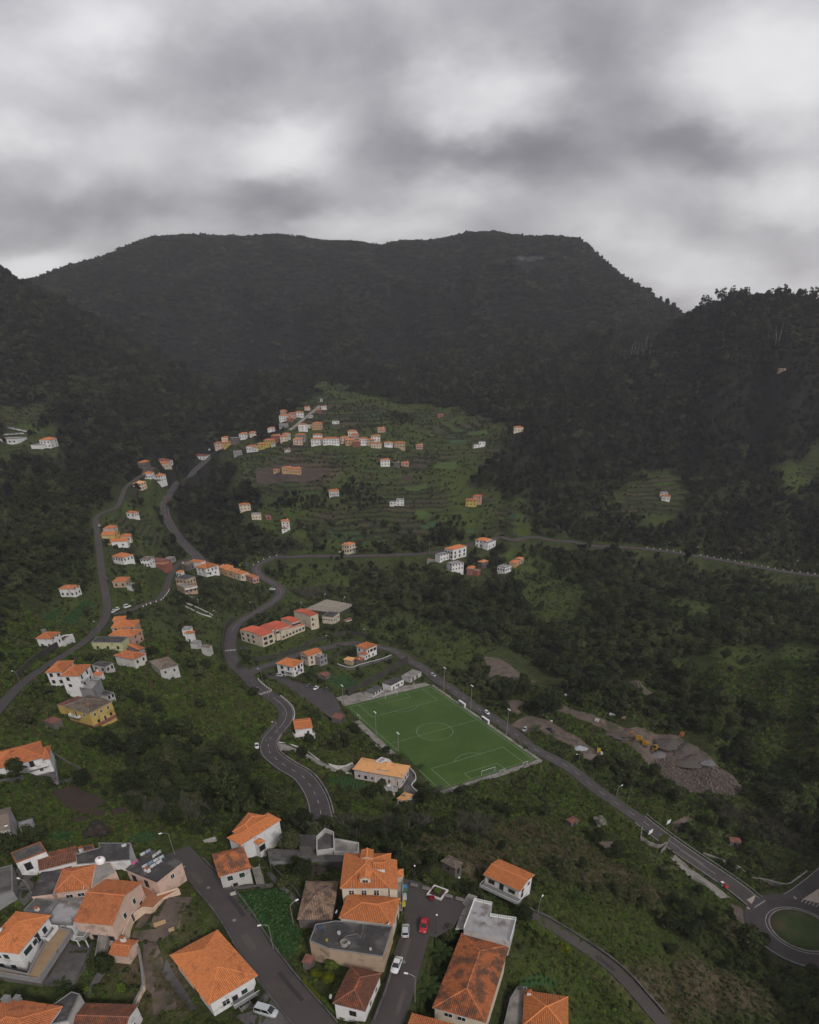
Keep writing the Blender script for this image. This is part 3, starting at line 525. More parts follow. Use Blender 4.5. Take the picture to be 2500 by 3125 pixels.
def dashes(mb, c, off, on, gap, w, dz=.045, a=0, b=None):
    c = c[a:b]; d = np.r_[0, np.cumsum(np.linalg.norm(np.diff(c[:, :2], axis=0), axis=1))]; s = 0.5
    while s < d[-1]-on:
        q = np.linspace(s, s+on, 4); pts = np.stack([np.interp(q, d, c[:, k]) for k in range(3)], 1)
        l, r = ribbon(pts, off-w/2, off+w/2, dz); strip(mb, l, r); s += on+gap
ROADOBJ = {}
def road(key, name, m=M_asph, kerb=None, lift=0.0, a=0, b=None):
    c, w = ROADS[key]; c = c.copy(); c[:, 2] += lift; mb = MB()
    prof = [(-w/2, 0), (-w/4, .03), (0, .045), (w/4, .03), (w/2, 0), (w/2, -1.6), (-w/2, -1.6)]
    o = sweep(c, prof, a, b).build(name, m); tag(o, kind='structure'); ROADOBJ[key] = o
    return o, c, w
o, c, w = road('main', 'road'); mb = MB(); dashes(mb, c, 0, 3, 5, .14, .06); strip(mb, *ribbon(c, w/2-.3, w/2-.15, .03)); strip(mb, *ribbon(c, -w/2+.15, -w/2+.3, .03)); mb.build('marking', M_paint, o)
o, c, w = road('right', 'road'); mb = MB()
D = np.array([to_px(p) for p in c]); iJ = int(np.argmin(np.hypot(D[:, 0]-712, D[:, 1]-2020))); iK = int(np.argmin(np.hypot(D[:, 0]-835, D[:, 1]-2130))); iL = int(np.argmin(np.hypot(D[:, 0]-845, D[:, 1]-2232)))
iJ2 = int(np.argmin(np.hypot(D[:, 0]-752, D[:, 1]-2063))); iC = int(np.argmin(np.hypot(D[:, 0]-704, D[:, 1]-1985)))
dashes(mb, c, 0, 2.2, 2.6, .17, .06, iJ2+3, iK); strip(mb, *ribbon(c, -.09, .09, .06, iK, iL)); dashes(mb, c, 0, 3.2, 5.5, .2, .06, iL, None)
strip(mb, *ribbon(c, w/2-.5, w/2-.36, .03, iL-4, None)); strip(mb, *ribbon(c, -w/2+.36, -w/2+.5, .03, iK, None)); strip(mb, *ribbon(c, -.07, .07, .06, 150, iC-12))
dashes(mb, c, -w/2+.3, .01, 30, .01)
for k in range(7):                                              # zebra crossings
    for ii in (iC, int(np.argmin(np.hypot(D[:, 0]-818, D[:, 1]-2114)))):
        l, r = ribbon(c, -w/2+.35+k*.95, -w/2+.9+k*.95, .065, ii-1, ii+1); strip(mb, l, r)
mb.build('marking', M_paint, o)
o, c, w = road('pitchside', 'road'); mb = MB(); D = np.array([to_px(p) for p in c]); iA = int(np.argmin(np.hypot(D[:, 0]-1210, D[:, 1]-1991)))
dashes(mb, c, 0, 3.2, 4.6, .16, .06, iA, None); dashes(mb, c, 0, 1.2, 1.4, .14, .06, 4, 30); strip(mb, *ribbon(c, -.08, .08, .06, 36, iA))
mb.build('marking', M_paint, o)
o, c, w = road('dual', 'road', lift=.012); mb = MB()
strip(mb, *ribbon(c, w/2-.55, w/2-.35, .03)); strip(mb, *ribbon(c, -w/2+.35, -w/2+.55, .03)); strip(mb, *ribbon(c, -.5, -.34, .062, 0, -8)); strip(mb, *ribbon(c, .3, .46, .062, 8, -6)); dashes(mb, c, -.02, .7, 1.4, .55, .066, 18, -6)
mb.build('marking', M_paint, o)
o, c, w = road('exit', 'road', lift=.008); mb = MB(); strip(mb, *ribbon(c, w/2-.5, w/2-.3, .03, 2)); strip(mb, *ribbon(c, -w/2+.3, -w/2+.5, .03, 2)); mb.build('marking', M_paint, o)
road('lane', 'lane', M_asph2); road('street', 'road', M_asph2); road('square', 'road', M_asph2)
road('left', 'road', M_asph2); road('leftup', 'road', M_asph2); road('loop', 'road', M_asph2); road('village', 'road', M_asph2); road('hamlet', 'road', M_conc)
# draped sheets: fields, yards, paths
def drape(name, W, m, dz=.12, step=1.6, kind='structure', label=None, flat=None, rows_=None, keep=True, parent=None):
    W = np.array(W); x0, y0 = W[:, :2].min(0); x1, y1 = W[:, :2].max(0); step = max(step, (x1-x0)/90, (y1-y0)/90)
    bm = bmesh.new(); vs = [bm.verts.new((p[0], p[1], 0)) for p in W]
    try: f = bm.faces.new(vs)
    except ValueError: return None
    for ax, lo, hi in ((0, x0, x1), (1, y0, y1)):
        for s in np.arange(lo+step*.5, hi, step):
            pc = [0, 0, 0]; pn = [0, 0, 0]; pc[ax] = s; pn[ax] = 1
            bmesh.ops.bisect_plane(bm, geom=bm.verts[:]+bm.edges[:]+bm.faces[:], plane_co=pc, plane_no=pn)
    bm.normal_update()
    if bm.faces and sum(q.normal.z*q.calc_area() for q in bm.faces) < 0: bmesh.ops.reverse_faces(bm, faces=bm.faces[:])
    co = np.array([v.co[:] for v in bm.verts]); zz = ground(co[:, 0], co[:, 1])+dz if flat is None else np.full(len(co), flat)
    if rows_: zz = zz+rows_[0]*np.sin((co[:, 0]*math.cos(rows_[2])+co[:, 1]*math.sin(rows_[2]))/rows_[1]*2*math.pi)
    for v, q in zip(bm.verts, zz): v.co.z = q
    me = bpy.data.meshes.new(name); bm.to_mesh(me); bm.free(); me.materials.append(m); me.polygons.foreach_set('use_smooth', [True]*len(me.polygons))
    o = link(name, me, parent)
    if parent is None: tag(o, label, kind=kind)
    if keep: NOPLANT.append(W)
    return o
NOPLANT = []
drape('car_park', W_park, M_asph, flat=Z_park+.02); drape('pavement', W_sq, M_asph2, flat=Z_sq-.05)
cx_, cy_ = on_z(2445, 2837, -25)[:2]
def ring(name, r0, r1, z, m, parent=None, a0=0, a1=2*math.pi, seg=64, h=0.0, top=None):
    mb = MB(); P = []
    for k in range(seg+1):
        a = a0+(a1-a0)*k/seg; P.append((math.cos(a), math.sin(a)))
    l = np.array([(cx_+r0*p[0], cy_+r0*p[1], z) for p in P]); r = np.array([(cx_+r1*p[0], cy_+r1*p[1], z) for p in P])
    strip(mb, l, r)
    if h: strip(mb, r, r-[0, 0, h]); strip(mb, l-[0, 0, h], l)
    o = mb.build(name, m, parent)
    return o
o = tag(ring('roundabout', 10.8, 20.2, -24.93, M_asph, h=1.0), kind='structure'); NOPLANT.append(W_circ)
ring('marking', 12.3, 12.55, -24.92, M_paint, o); ring('marking', 19.3, 19.5, -24.92, M_paint, o, R(170), R(330))
o = tag(ring('kerb', 10.9, 11.5, -24.78, M_conc, h=.3), kind='structure')
mbk = MB(); mbk.lathe([(10.95, -24.95), (10.95, -24.72), (6, -24.2), (.05, -24.0)], 40, c=(cx_, cy_, 0)); tag(mbk.build('roundabout_island', M_grassm, smooth=True), kind='structure')

# ------------------------------------------------------------------ football pitch
def pitch_poly(pts, z): return [(*pitch(u, v), z) for u, v in pts]
mb = MB(); mb.prism([p[:2] for p in pitch_poly([(-PL/2-2.5, -PW/2-2), (PL/2+1.2, -PW/2-2), (PL/2+1.2, PW/2+1.4), (-PL/2-2.5, PW/2+1.4)], 0)], -.5, .06)
turf = tag(mb.build('football_pitch', M_turf), kind='structure'); NOPLANT.append(W_pitch)
mb = MB()
def pline(u0, v0, u1, v1, w=.13):
    d = np.array([u1-u0, v1-v0]); d = d/np.linalg.norm(d); nn = np.array([-d[1], d[0]])*w/2
    mb.face(pitch_poly([(u0-nn[0], v0-nn[1]), (u1-nn[0], v1-nn[1]), (u1+nn[0], v1+nn[1]), (u0+nn[0], v0+nn[1])], .066))
h, q = PL/2, PW/2
for a in ((-h, -q, h, -q), (-h, q, h, q), (-h, -q, -h, q), (h, -q, h, q), (0, -q, 0, q)): pline(*a)
for sgn in (-1, 1):
    for dd, ww in ((16.5, 20.16), (5.5, 9.16)):
        x = sgn*(h-dd); pline(x, -ww, x, ww)
        for e in (-1, 1): pline(x, e*ww, sgn*h, e*ww)
    A_ = [(sgn*(h-11-9.15*math.cos(a)), 9.15*math.sin(a)) for a in np.linspace(-.92, .92, 25)]
    for a, b in zip(A_[:-1], A_[1:]): pline(*a, *b)
A_ = [(9.15*math.cos(a), 9.15*math.sin(a)) for a in np.linspace(0, 2*math.pi, 65)]
for a, b in zip(A_[:-1], A_[1:]): pline(*a, *b)
mb.build('marking', mat('turf_line', (.30, .36, .26), .9), turf)
mb = MB(); mb.prism([p[:2] for p in pitch_poly([(PL/2+1.25, -30), (PL/2+4.2, -30.5), (PL/2+3.4, 28), (PL/2+1.25, 28)], 0)], -.4, .05)
mb.prism([p[:2] for p in pitch_poly([(-PL/2-2.55, -PW/2-2), (-PL/2-2.55, PW/2+1.4), (-PL/2-7, PW/2), (-PL/2-17, -PW/2+2), (-PL/2-16, -PW/2-2)], 0)], -.4, .04)
mb.prism([p[:2] for p in pitch_poly([(-PL/2-2, PW/2+1.45), (PL/2+3, PW/2+1.45), (PL/2+3, PW/2+3.1), (-PL/2-2, PW/2+3.1)], 0)], -.4, .045)
mb.prism([p[:2] for p in pitch_poly([(-30, -PW/2-2.05), (-30, -PW/2-8.5), (8, -PW/2-7), (25, -PW/2-2.05)], 0)], -.4, .042)
tag(mb.build('pavement', M_conc), kind='structure')

# ------------------------------------------------------------------ buildings
PADS = []; PADBASE = []
REG = {'a': (0, 2500, .371), 'b': (600, 2450, .3768), 'c': (1150, 2450, .4058), 'd': (1800, 2350, .4058), 'e': (0, 1950, .371), 'f': (600, 1900, .4348), 'g': (0, 1200, .4058),
       'h': (500, 1150, .4057), 'i': (1100, 1150, .4058), 'j': (550, 1650, .4058), 'k': (1200, 1900, .4058), 'l': (1700, 1950, .4638), 'm': (1700, 850, .4638), 'x': (0, 0, 1)}
def sv(reg, x, y): a, b, s_ = REG[reg]; return a+x*s_, b+y*s_
def Gh(px, py, h):                 # where a sight line passes h above the ground
    d = sight(px, py); t = _T/d[1]; q = HCAM+d[2]*t-ground(d[0]*t, _T)-h; k = int(np.argmax(q < 0))
    if q[k] >= 0: k = len(_T)-1
    f = q[k-1]/(q[k-1]-q[k]+1e-9) if k else 0; tq = t[max(k-1, 0)]+(t[k]-t[max(k-1, 0)])*f
    return np.array([d[0]*tq, d[1]*tq, HCAM+d[2]*tq])
WALL = {}
def wallmat(key, c, dirt=.5):
    WALL[key] = mat('wall_'+key, c, .9, tuple(q*.80 for q in c), .5, .45, .12, 8, col3=tuple(q*.55 for q in c), scale3=.35, amt3=dirt*.5, coords='World', spec=.15)
for k_, c_ in dict(white=(.70, .685, .68), offwhite=(.60, .57, .53), cream=(.58, .50, .39), pink=(.60, .43, .35), yellow=(.50, .36, .11), tan=(.42, .31, .22), grey=(.25, .245, .245), stone=(.13, .115, .105), peach=(.66, .50, .38), orange=(.46, .30, .16), salmon=(.46, .29, .235), brick=(.26, .10, .075), lilac=(.56, .50, .50), green=(.46, .46, .26), oldwhite=(.46, .445, .43)).items(): wallmat(k_, c_)
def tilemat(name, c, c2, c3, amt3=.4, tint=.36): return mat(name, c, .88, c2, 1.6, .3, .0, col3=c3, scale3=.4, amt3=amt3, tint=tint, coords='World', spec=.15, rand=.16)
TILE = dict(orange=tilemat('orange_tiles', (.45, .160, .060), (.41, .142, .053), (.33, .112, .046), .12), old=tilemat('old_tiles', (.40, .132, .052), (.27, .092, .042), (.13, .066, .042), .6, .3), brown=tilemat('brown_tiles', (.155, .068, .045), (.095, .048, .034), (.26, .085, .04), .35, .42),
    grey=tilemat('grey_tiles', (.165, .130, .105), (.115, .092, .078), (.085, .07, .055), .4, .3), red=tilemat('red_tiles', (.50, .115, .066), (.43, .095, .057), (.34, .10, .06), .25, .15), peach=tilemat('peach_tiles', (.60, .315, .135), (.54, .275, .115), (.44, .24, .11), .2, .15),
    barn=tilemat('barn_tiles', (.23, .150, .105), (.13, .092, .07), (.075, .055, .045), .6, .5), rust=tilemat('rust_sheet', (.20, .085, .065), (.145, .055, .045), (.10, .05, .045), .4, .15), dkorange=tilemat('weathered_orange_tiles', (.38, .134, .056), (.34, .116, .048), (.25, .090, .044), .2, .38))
FLAT = dict(dark=mat('dark_roof_felt', (.062, .056, .056), .92, (.038, .035, .036), .5, .6, .2, 6, col3=(.10, .092, .088), scale3=.3, amt3=.35, coords='World'), pale=mat('pale_roof_screed', (.36, .35, .355), .85, (.26, .25, .25), .4, .6, .1, 6, col3=(.14, .12, .11), scale3=.28, amt3=.35, coords='World'), conc=M_conc, dconc=M_concd, tan=mat('terrace_tiles', (.30, .21, .125), .85, (.24, .16, .09), .6, .5, coords='World'), terra=mat('terracotta_floor', (.34, .15, .075), .85, (.27, .115, .06), .7, .5, coords='World'))
M_glass = mat('window_glass', (.018, .020, .022), .18, spec=.5)
M_frame = mat('window_frame_white', (.62, .61, .60), .6); M_green = mat('green_shutter', (.020, .038, .032), .6); M_brown = mat('brown_joinery', (.085, .040, .026), .7); M_dark = mat('dark_opening', (.016, .015, .016), .9)
M_eave = mat('eaves', (.42, .39, .37), .9); M_eaved = mat('dark_eaves', (.12, .10, .095), .9); M_gut = mat('parapet_grey', (.21, .205, .21), .9, (.14, .135, .14), .8, .5, coords='World')
_WM = {}
def window_mesh(w, h, style):
    k = (round(w, 2), round(h, 2), style)
    if k in _WM: return _WM[k]
    fr = MB(); t = .09
    for x0, x1, z0, z1 in ((-w/2-t, w/2+t, -t, 0), (-w/2-t, w/2+t, h, h+t), (-w/2-t, -w/2, 0, h), (w/2, w/2+t, 0, h)): fr.box(x0, x1, -.07, .02, z0, z1)
    if style in ('white', 'brown', 'grey') and w > .7: fr.box(-.035, .035, -.05, .02, 0, h)
    if style in ('white', 'brown') and h > 1.4: fr.box(-w/2, -.035, -.045, .02, h*.62, h*.62+.05); fr.box(.035, w/2, -.045, .02, h*.62, h*.62+.05)
    pn = MB(); pn.box(-w/2, w/2, -.03, .0, 0, h)
    if style == 'green':
        sl = MB(); n_ = max(int(h/.16), 3)
        for q in range(n_): sl.box(-w/2, w/2, -.055 if q % 2 else -.04, .0, h*q/n_, h*(q+1)/n_)
        pn = sl
    fm = {'white': M_frame, 'green': M_frame, 'brown': M_brown, 'dark': M_eaved, 'grey': M_gut}[style]
    _WM[k] = (fr.mesh('window', fm), pn.mesh('pane', M_green if style == 'green' else M_glass)); return _WM[k]
_DM = {}
def door_mesh(w, h, style):
    k = (w, h, style)
    if k not in _DM:
        d = MB(); d.box(-w/2-.08, w/2+.08, -.06, .02, h, h+.1); d.box(-w/2-.08, -w/2, -.06, .02, 0, h); d.box(w/2, w/2+.08, -.06, .02, 0, h)
        p = MB(); p.box(-w/2, w/2, -.03, 0, .0, h); p.box(-w/2+.12, w/2-.12, -.045, -.03, .2, h*.45); p.box(-w/2+.12, w/2-.12, -.045, -.03, h*.52, h-.15)
        hd = MB(); hd.box(w/2-.2, w/2-.1, -.1, -.045, h*.47, h*.5)
        _DM[k] = (d.mesh('door', M_frame if style != 'dark' else M_eaved), p.mesh('door_leaf', {'brown': M_brown, 'green': M_green, 'dark': M_dark, 'white': M_frame}[style]), hd.mesh('handle', M_metal))
    return _DM[k]
def set_tint(me, vals):
    at = me.attributes.new('tint', 'FLOAT', 'FACE'); at.data.foreach_set('value', np.array(vals, np.float32))
def tile_plane(mb, tint, P0, P1, top, vm, near, g):
    """tiles over a roof plane: eave P0->P1, up-slope unit 'top', vm = [(u, v)] outline of the upper edge"""
    P0 = np.array(P0, float); P1 = np.array(P1, float); Lh = np.linalg.norm(P1-P0); e = (P1-P0)/Lh; top = np.array(top, float); nrm = np.cross(e, top)
    if nrm[2] < 0: nrm = -nrm
    us, vs_ = zip(*vm); f = lambda u: np.interp(u, us, vs_)
    vmax = max(vs_)
    if not near:
        nn = len(vm); pts = [P0+e*u+top*v for u, v in vm]; pts = ([P0] if vm[0][1] > 1e-6 else [])+pts+([P1] if vm[-1][1] > 1e-6 else [])
        pl = pts[::-1]; a = [Vector(p) for p in pl]; nn_ = (a[1]-a[0]).cross(a[2]-a[0])
        if nn_.z < 0: pl = pl[::-1]
        mb.face(pl); tint.append(.62); return
    tw, ch = (.38, .5) if near == 1 else (.42, .7)
    n_ = max(int(round(Lh/tw)), 1); tw = Lh/n_; m_ = max(int(math.ceil(vmax/ch)), 1); prof = [(0, 0), (.2, .09), (.5, .125), (.8, .09), (1, 0)] if near == 1 else [(0, 0), (.5, .085), (1, 0)]
    k0 = len(prof)
    for c_ in range(n_):
        ub = c_*tw; um = [ub+p*tw for p, _ in prof]; fm = [f(u) for u in um]
        for r_ in range(m_):
            v0, v1 = r_*ch, (r_+1)*ch+.03
            if max(fm) <= v0+.02: break
            k = len(mb.v); j = g.uniform(-.012, .012)
            for (p, hh), u, q in zip(prof, um, fm): mb.v.append(tuple(P0+e*u+top*min(v0+j, q)+nrm*(hh+.045)))
            for (p, hh), u, q in zip(prof, um, fm): mb.v.append(tuple(P0+e*u+top*min(v1, q)+nrm*(hh+.004)))
            tv = .45+.55*g.random()
            for q in range(k0-1): mb.f.append((k+q, k+q+1, k+k0+q+1, k+k0+q)); mb.m.append(0); tint.append(tv if 0 < q < k0-2 or k0 == 3 and q else tv*.25)          # channels tinted darker: painted shade between the ribs
def roof_shape(kind, W, D, h, rise, ridge, near, g):
    """returns tile builder, its tints, ridge lines, gable triangles"""
    mb = MB(); tint = []; rl = []; gables = []
    sw = (ridge == 'y')
    A_, B_ = (D, W) if sw else (W, D)               # A along the ridge, B across
    def q(x, y, z): return np.array([-y, x, z]) if sw else np.array([x, y, z])
    r = rise*B_/2; s_ = math.hypot(B_/2, r)
    if kind == 'hip':
        i = min(B_/2, A_/2-.15) if A_ > B_ else A_/2-.1
        for sg in (-1, 1):
            P0, P1 = q(-A_/2*-sg*-1, sg*-B_/2*-1*-1, h), None
            P0 = q(-A_/2*sg*1, -B_/2*sg, h); P1 = q(A_/2*sg, -B_/2*sg, h); top = (q(0, B_/2*sg, r)-q(0, 0, 0)); top = top/np.linalg.norm(top)
            tile_plane(mb, tint, P0, P1, top, [(0, 0), (i, s_), (A_-i, s_), (A_, 0)], near, g)
            P0 = q(A_/2*sg, -B_/2*sg, h); P1 = q(A_/2*sg, B_/2*sg, h); top = q(-i*sg, 0, r); ll = np.linalg.norm(top); top = top/ll
            tile_plane(mb, tint, P0, P1, top, [(0, 0), (B_/2, ll), (B_, 0)], near, g)
            for e in (-1, 1): rl.append((q(A_/2*sg, B_/2*e, h+.03), q((A_/2-i)*sg, 0, h+r+.05)))
        rl.append((q(-A_/2+i, 0, h+r+.06), q(A_/2-i, 0, h+r+.06)))
    elif kind == 'gable':
        for sg in (-1, 1):
            P0 = q(-A_/2*sg, -B_/2*sg, h); P1 = q(A_/2*sg, -B_/2*sg, h); top = q(0, B_/2*sg, r); top = top/np.linalg.norm(top)
            tile_plane(mb, tint, P0, P1, top, [(0, s_), (A_, s_)], near, g)
        rl.append((q(-A_/2, 0, h+r+.05), q(A_/2, 0, h+r+.05))); gables = [sw]
    elif kind == 'shed':                            # falls towards -B
        P0 = q(-A_/2, -B_/2, h); P1 = q(A_/2, -B_/2, h); r2 = rise*B_; top = q(0, B_, r2); l2 = np.linalg.norm(top); tile_plane(mb, tint, P0, P1, top/l2, [(0, l2), (A_, l2)], near, g)
    return mb, tint, rl, r
def add_windows(t, M, W, D, face, spec, style, z0=1.0, storey=2.9, ww=1.0, wh=1.3, near=False):
    """spec: (columns, rows) or list of (u, z, w, h[, style|'door...'])"""
    L_, a, off = {'a': (W, 0.0, -D/2), 'b': (D, -math.pi/2, -W/2), 'c': (W, math.pi, -D/2), 'd': (D, math.pi/2, -W/2)}[face]
    F = M @ Matrix.Rotation(a, 4, 'Z') @ Matrix.Translation((0, off-.012, 0))
    if isinstance(spec, tuple):
        c_, r_ = spec; spec = [((k+.5)/c_, z0+storey*q, ww, wh) for q in range(r_) for k in range(c_)]
    for s_ in spec:
        u, z, w, h = s_[:4]; st = s_[4] if len(s_) > 4 else style; X = F @ Matrix.Translation(((u-.5)*L_, 0, z))
        if st.startswith('door'):
            d, p, hd = door_mesh(w, h, st[4:] or 'brown'); o = link('door', d, t, X); link('door_leaf', p, o)
            if near: link('handle', hd, o)
        else:
            f, p = window_mesh(w, h, st); o = link('window', f, t, X); link('pane', p, o)
class House:
    def __init__(s, label, cat='house', name='house', group=None): s.label, s.cat, s.name, s.group = label, cat, name, group; s.t = None
    def root(s, x, y, z):
        if s.t is None: s.t = thing(s.name, s.label, s.cat, (x, y, z), 0, s.group); s.z0 = z
        return s.t
    def frame(s, c, th, z):
        t = s.root(c[0], c[1], z); return Matrix.Translation((c[0]-t.location.x, c[1]-t.location.y, z-t.location.z)) @ Matrix.Rotation(th, 4, 'Z')
    def mass(s, reg, Lp, Np, Rp, h, roof='hip', wall='white', tile='orange', rise=.40, over=.45, near=0, ridge=None, a=None, b=None, win='green', zb=None, chim=(), flat='dark', parapet=.35, down=4.0, par='grey', ww=1.0, wh=1.3, ze=None, z0=1.0, storey=2.9, c=None, d=None, lift=0.0, maxd=None, eave=True):
        Np, Lp, Rp = sv(reg, *Np), sv(reg, *Lp), sv(reg, *Rp)
        if ze is not None: N3 = on_z(*Np, ze)
        elif s.t is not None and zb is None: N3 = on_z(*Np, s.z0+h+lift)
        elif zb is not None: N3 = on_z(*Np, zb+h)
        else: N3 = Gh(*Np, h)
        zE = N3[2]; L3 = on_z(*Lp, zE); R3 = on_z(*Rp, zE); u = (R3-N3)[:2]; v = (L3-N3)[:2]; lu, lv = np.linalg.norm(u), np.linalg.norm(v)
        au = math.atan2(u[1], u[0]); av = math.atan2(v[1], v[0])-math.pi/2; dd = (av-au+math.pi) % (2*math.pi)-math.pi; th = au+dd*lv**2/(lu**2+lv**2)
        W, D = lu*math.cos(th-au), lv*math.cos(dd+au-th); W, D = max(W, 2.0), max(D, 2.0)
        if maxd: D = min(D, maxd)
        ux, uy = np.array([math.cos(th), math.sin(th)]), np.array([-math.sin(th), math.cos(th)]); c3 = N3[:2]+ux*W/2+uy*D/2
        return s.block(c3, th, W, D, h, zE-h, roof, wall, tile, rise, over, near, ridge, a, b, win, chim, flat, parapet, down, par, ww, wh, z0, storey, c, d)
    def at(s, reg, p, W, D, h, rot=0.0, **k):       # base centre seen at p, turned by rot degrees
        q = G(*sv(reg, *p)); o = dict(roof='hip', wall='white', tile='orange', rise=.40, over=.4, near=0, ridge=None, a=None, b=None, win='dark', chim=(), flat='dark', parapet=.35, down=4.0, par='grey', ww=1.0, wh=1.3, z0=1.0, storey=2.9, c=None, d=None); o.update(k)
        return s.block(q[:2], R(rot), W+2*o['over']*(o['roof'] != 'flat'), D+2*o['over']*(o['roof'] != 'flat'), h, q[2], **o)
    def block(s, c3, th, W, D, h, zb, roof, wall, tile, rise, over, near, ridge, a, b, win, chim, flat, parapet, down, par, ww, wh, z0, storey, c=None, d=None):
        M = s.frame(c3, th, zb); t = s.t; g = random.Random(int(c3[0]*7+c3[1]*13)); s.M, s.W, s.D, s.h, s.over = M, W, D, h, over
        PADS.append((c3[0], c3[1], W, D, th)); PADBASE.append(zb); ridge = ridge or ('x' if W >= D else 'y')
        if roof == 'flat': over = 0.0
        w, dd = W-2*over, D-2*over; s.w, s.d = w, dd; wm = WALL[wall]
        mb = MB(); hw = h-(.0 if roof == 'flat' else .14); mb.box(-w/2, w/2, -dd/2, dd/2, -down, hw)
        if roof == 'gable':
            for sg in (-1, 1):
                if ridge == 'x': mb.face([(sg*(w/2), -dd/2, hw), (sg*(w/2), dd/2, hw), (sg*(w/2), 0, hw+rise*dd/2+.1)][::sg])
                else: mb.face([(-w/2, sg*dd/2, hw), (w/2, sg*dd/2, hw), (0, sg*dd/2, hw+rise*w/2+.1)][::-sg])
        if roof == 'shed':
            e0, e1 = hw, hw+rise*(D if ridge == 'x' else W)-.1; mb = MB(); k = 0
            if ridge == 'x': P = [(-w/2, -dd/2, e0), (w/2, -dd/2, e0), (w/2, dd/2, e1), (-w/2, dd/2, e1)]
            else: P = [(-w/2, -dd/2, e1), (w/2, -dd/2, e0), (w/2, dd/2, e0), (-w/2, dd/2, e1)]
            Bt = [(p[0], p[1], -down) for p in P]; mb.face(P); mb.face(Bt[::-1])
            for q in range(4): e = (q+1) % 4; mb.face([Bt[q], Bt[e], P[e], P[q]])
        wo = mb.build('wall', wm, t); wo.matrix_local = M
        if roof == 'flat':
            rb = MB(); rb.box(-W/2+.02, W/2-.02, -D/2+.02, D/2-.02, h+.003, h+.06); ro = rb.build('roof', FLAT[flat], t); ro.matrix_local = M
            if parapet:
                pb = MB(); k = .22; pm = {'grey': M_gut, 'tile': TILE['orange'], 'white': WALL['white'], 'wall': wm, 'dark': FLAT['dark']}[par]
                for x0, x1, y0, y1 in ((-W/2-.04, W/2+.04, -D/2-.04, -D/2+k), (-W/2-.04, W/2+.04, D/2-k, D/2+.04), (-W/2-.04, -W/2+k, -D/2+k, D/2-k), (W/2-k, W/2+.04, -D/2+k, D/2-k)): pb.box(x0, x1, y0, y1, h-.12, h+parapet)
                po = pb.build('parapet', pm, ro)
        else:
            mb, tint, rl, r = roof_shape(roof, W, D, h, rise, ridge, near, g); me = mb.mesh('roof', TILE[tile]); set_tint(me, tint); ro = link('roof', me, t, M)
            eb = MB()
            if roof == 'hip' or (roof == 'gable' and near == 0): eb.box(-W/2+.03, W/2-.03, -D/2+.03, D/2-.03, h-.13, h-.012)
            if roof == 'gable':                       # boards under the slopes
                eb = MB(); B_ = D if ridge == 'x' else W; A_ = W if ridge == 'x' else D; rr = rise*B_/2
                for sg in (-1, 1):
                    P = [(-A_/2+.02, sg*B_/2, h-.02), (A_/2-.02, sg*B_/2, h-.02), (A_/2-.02, 0, h+rr-.02), (-A_/2+.02, 0, h+rr-.02)]; P2 = [(p[0], p[1], p[2]-.12) for p in P]
                    if ridge != 'x': P = [(-p[1], p[0], p[2]) for p in P]; P2 = [(-p[1], p[0], p[2]) for p in P2]
                    eb.face(P); eb.face(P2[::-1])
                    for q in range(4): e = (q+1) % 4; eb.face([P2[q], P2[e], P[e], P[q]])
            if roof == 'shed':
                r2 = rise*(D if ridge == 'x' else W); P = [(-W/2, -D/2, h-.03), (W/2, -D/2, h-.03), (W/2, D/2, h+r2-.03), (-W/2, D/2, h+r2-.03)] if ridge == 'x' else [(-W/2, -D/2, h+r2-.03), (W/2, -D/2, h-.03), (W/2, D/2, h-.03), (-W/2, D/2, h+r2-.03)]
                P2 = [(p[0], p[1], p[2]-.11) for p in P]; eb.face(P); eb.face(P2[::-1])
                for q in range(4): e = (q+1) % 4; eb.face([P2[q], P2[e], P[e], P[q]])
            eb.build('eaves', M_eave if wall not in ('stone', 'grey') else M_eaved, ro)
            if near and rl:
                rb = MB()
                for p, q in rl: rb.tube([p, q], .17, 6)
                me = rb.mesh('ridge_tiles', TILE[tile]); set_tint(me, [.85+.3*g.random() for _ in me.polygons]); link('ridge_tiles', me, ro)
        s.ro = ro
        for f_, sp in (('a', a), ('b', b), ('c', c), ('d', d)):
            if sp: add_windows(t, M, w, dd, f_, sp, win, z0, storey, ww, wh, near)
        for cc in chim:
            s.chimney(*cc)
        return s
    def chimney(s, u, v, hh, sz=.7, cap='tile'):
        cb = MB(); cb.box(-sz/2, sz/2, -sz/2, sz/2, 0, hh); M = s.M @ Matrix.Translation((u*s.W, v*s.D, s.h-.1)); o = cb.build('chimney', WALL['white' if cap != 'dark' else 'grey'], s.ro); o.matrix_local = Matrix.Translation((u*s.W, v*s.D, s.h-.1))
        k = MB(); k.box(-sz*.62, sz*.62, -sz*.62, sz*.62, hh, hh+.12)
        if cap == 'tile': k.face([(-sz*.62, -sz*.62, hh+.12), (sz*.62, -sz*.62, hh+.12), (0, 0, hh+.5)]); k.face([(sz*.62, -sz*.62, hh+.12), (sz*.62, sz*.62, hh+.12), (0, 0, hh+.5)]); k.face([(sz*.62, sz*.62, hh+.12), (-sz*.62, sz*.62, hh+.12), (0, 0, hh+.5)]); k.face([(-sz*.62, sz*.62, hh+.12), (-sz*.62, -sz*.62, hh+.12), (0, 0, hh+.5)])
        me = k.mesh('chimney_cap', TILE['orange'] if cap == 'tile' else M_gut); kk = link('chimney_cap', me, s.t, M)
    def part(s, name, mb, m, smooth=False):            # mesh in the frame of the last block
        o = mb.build(name, m, s.t, smooth); o.matrix_local = s.M; return o
    def sub(s, name, mb, m, parent): return mb.build(name, m, parent)
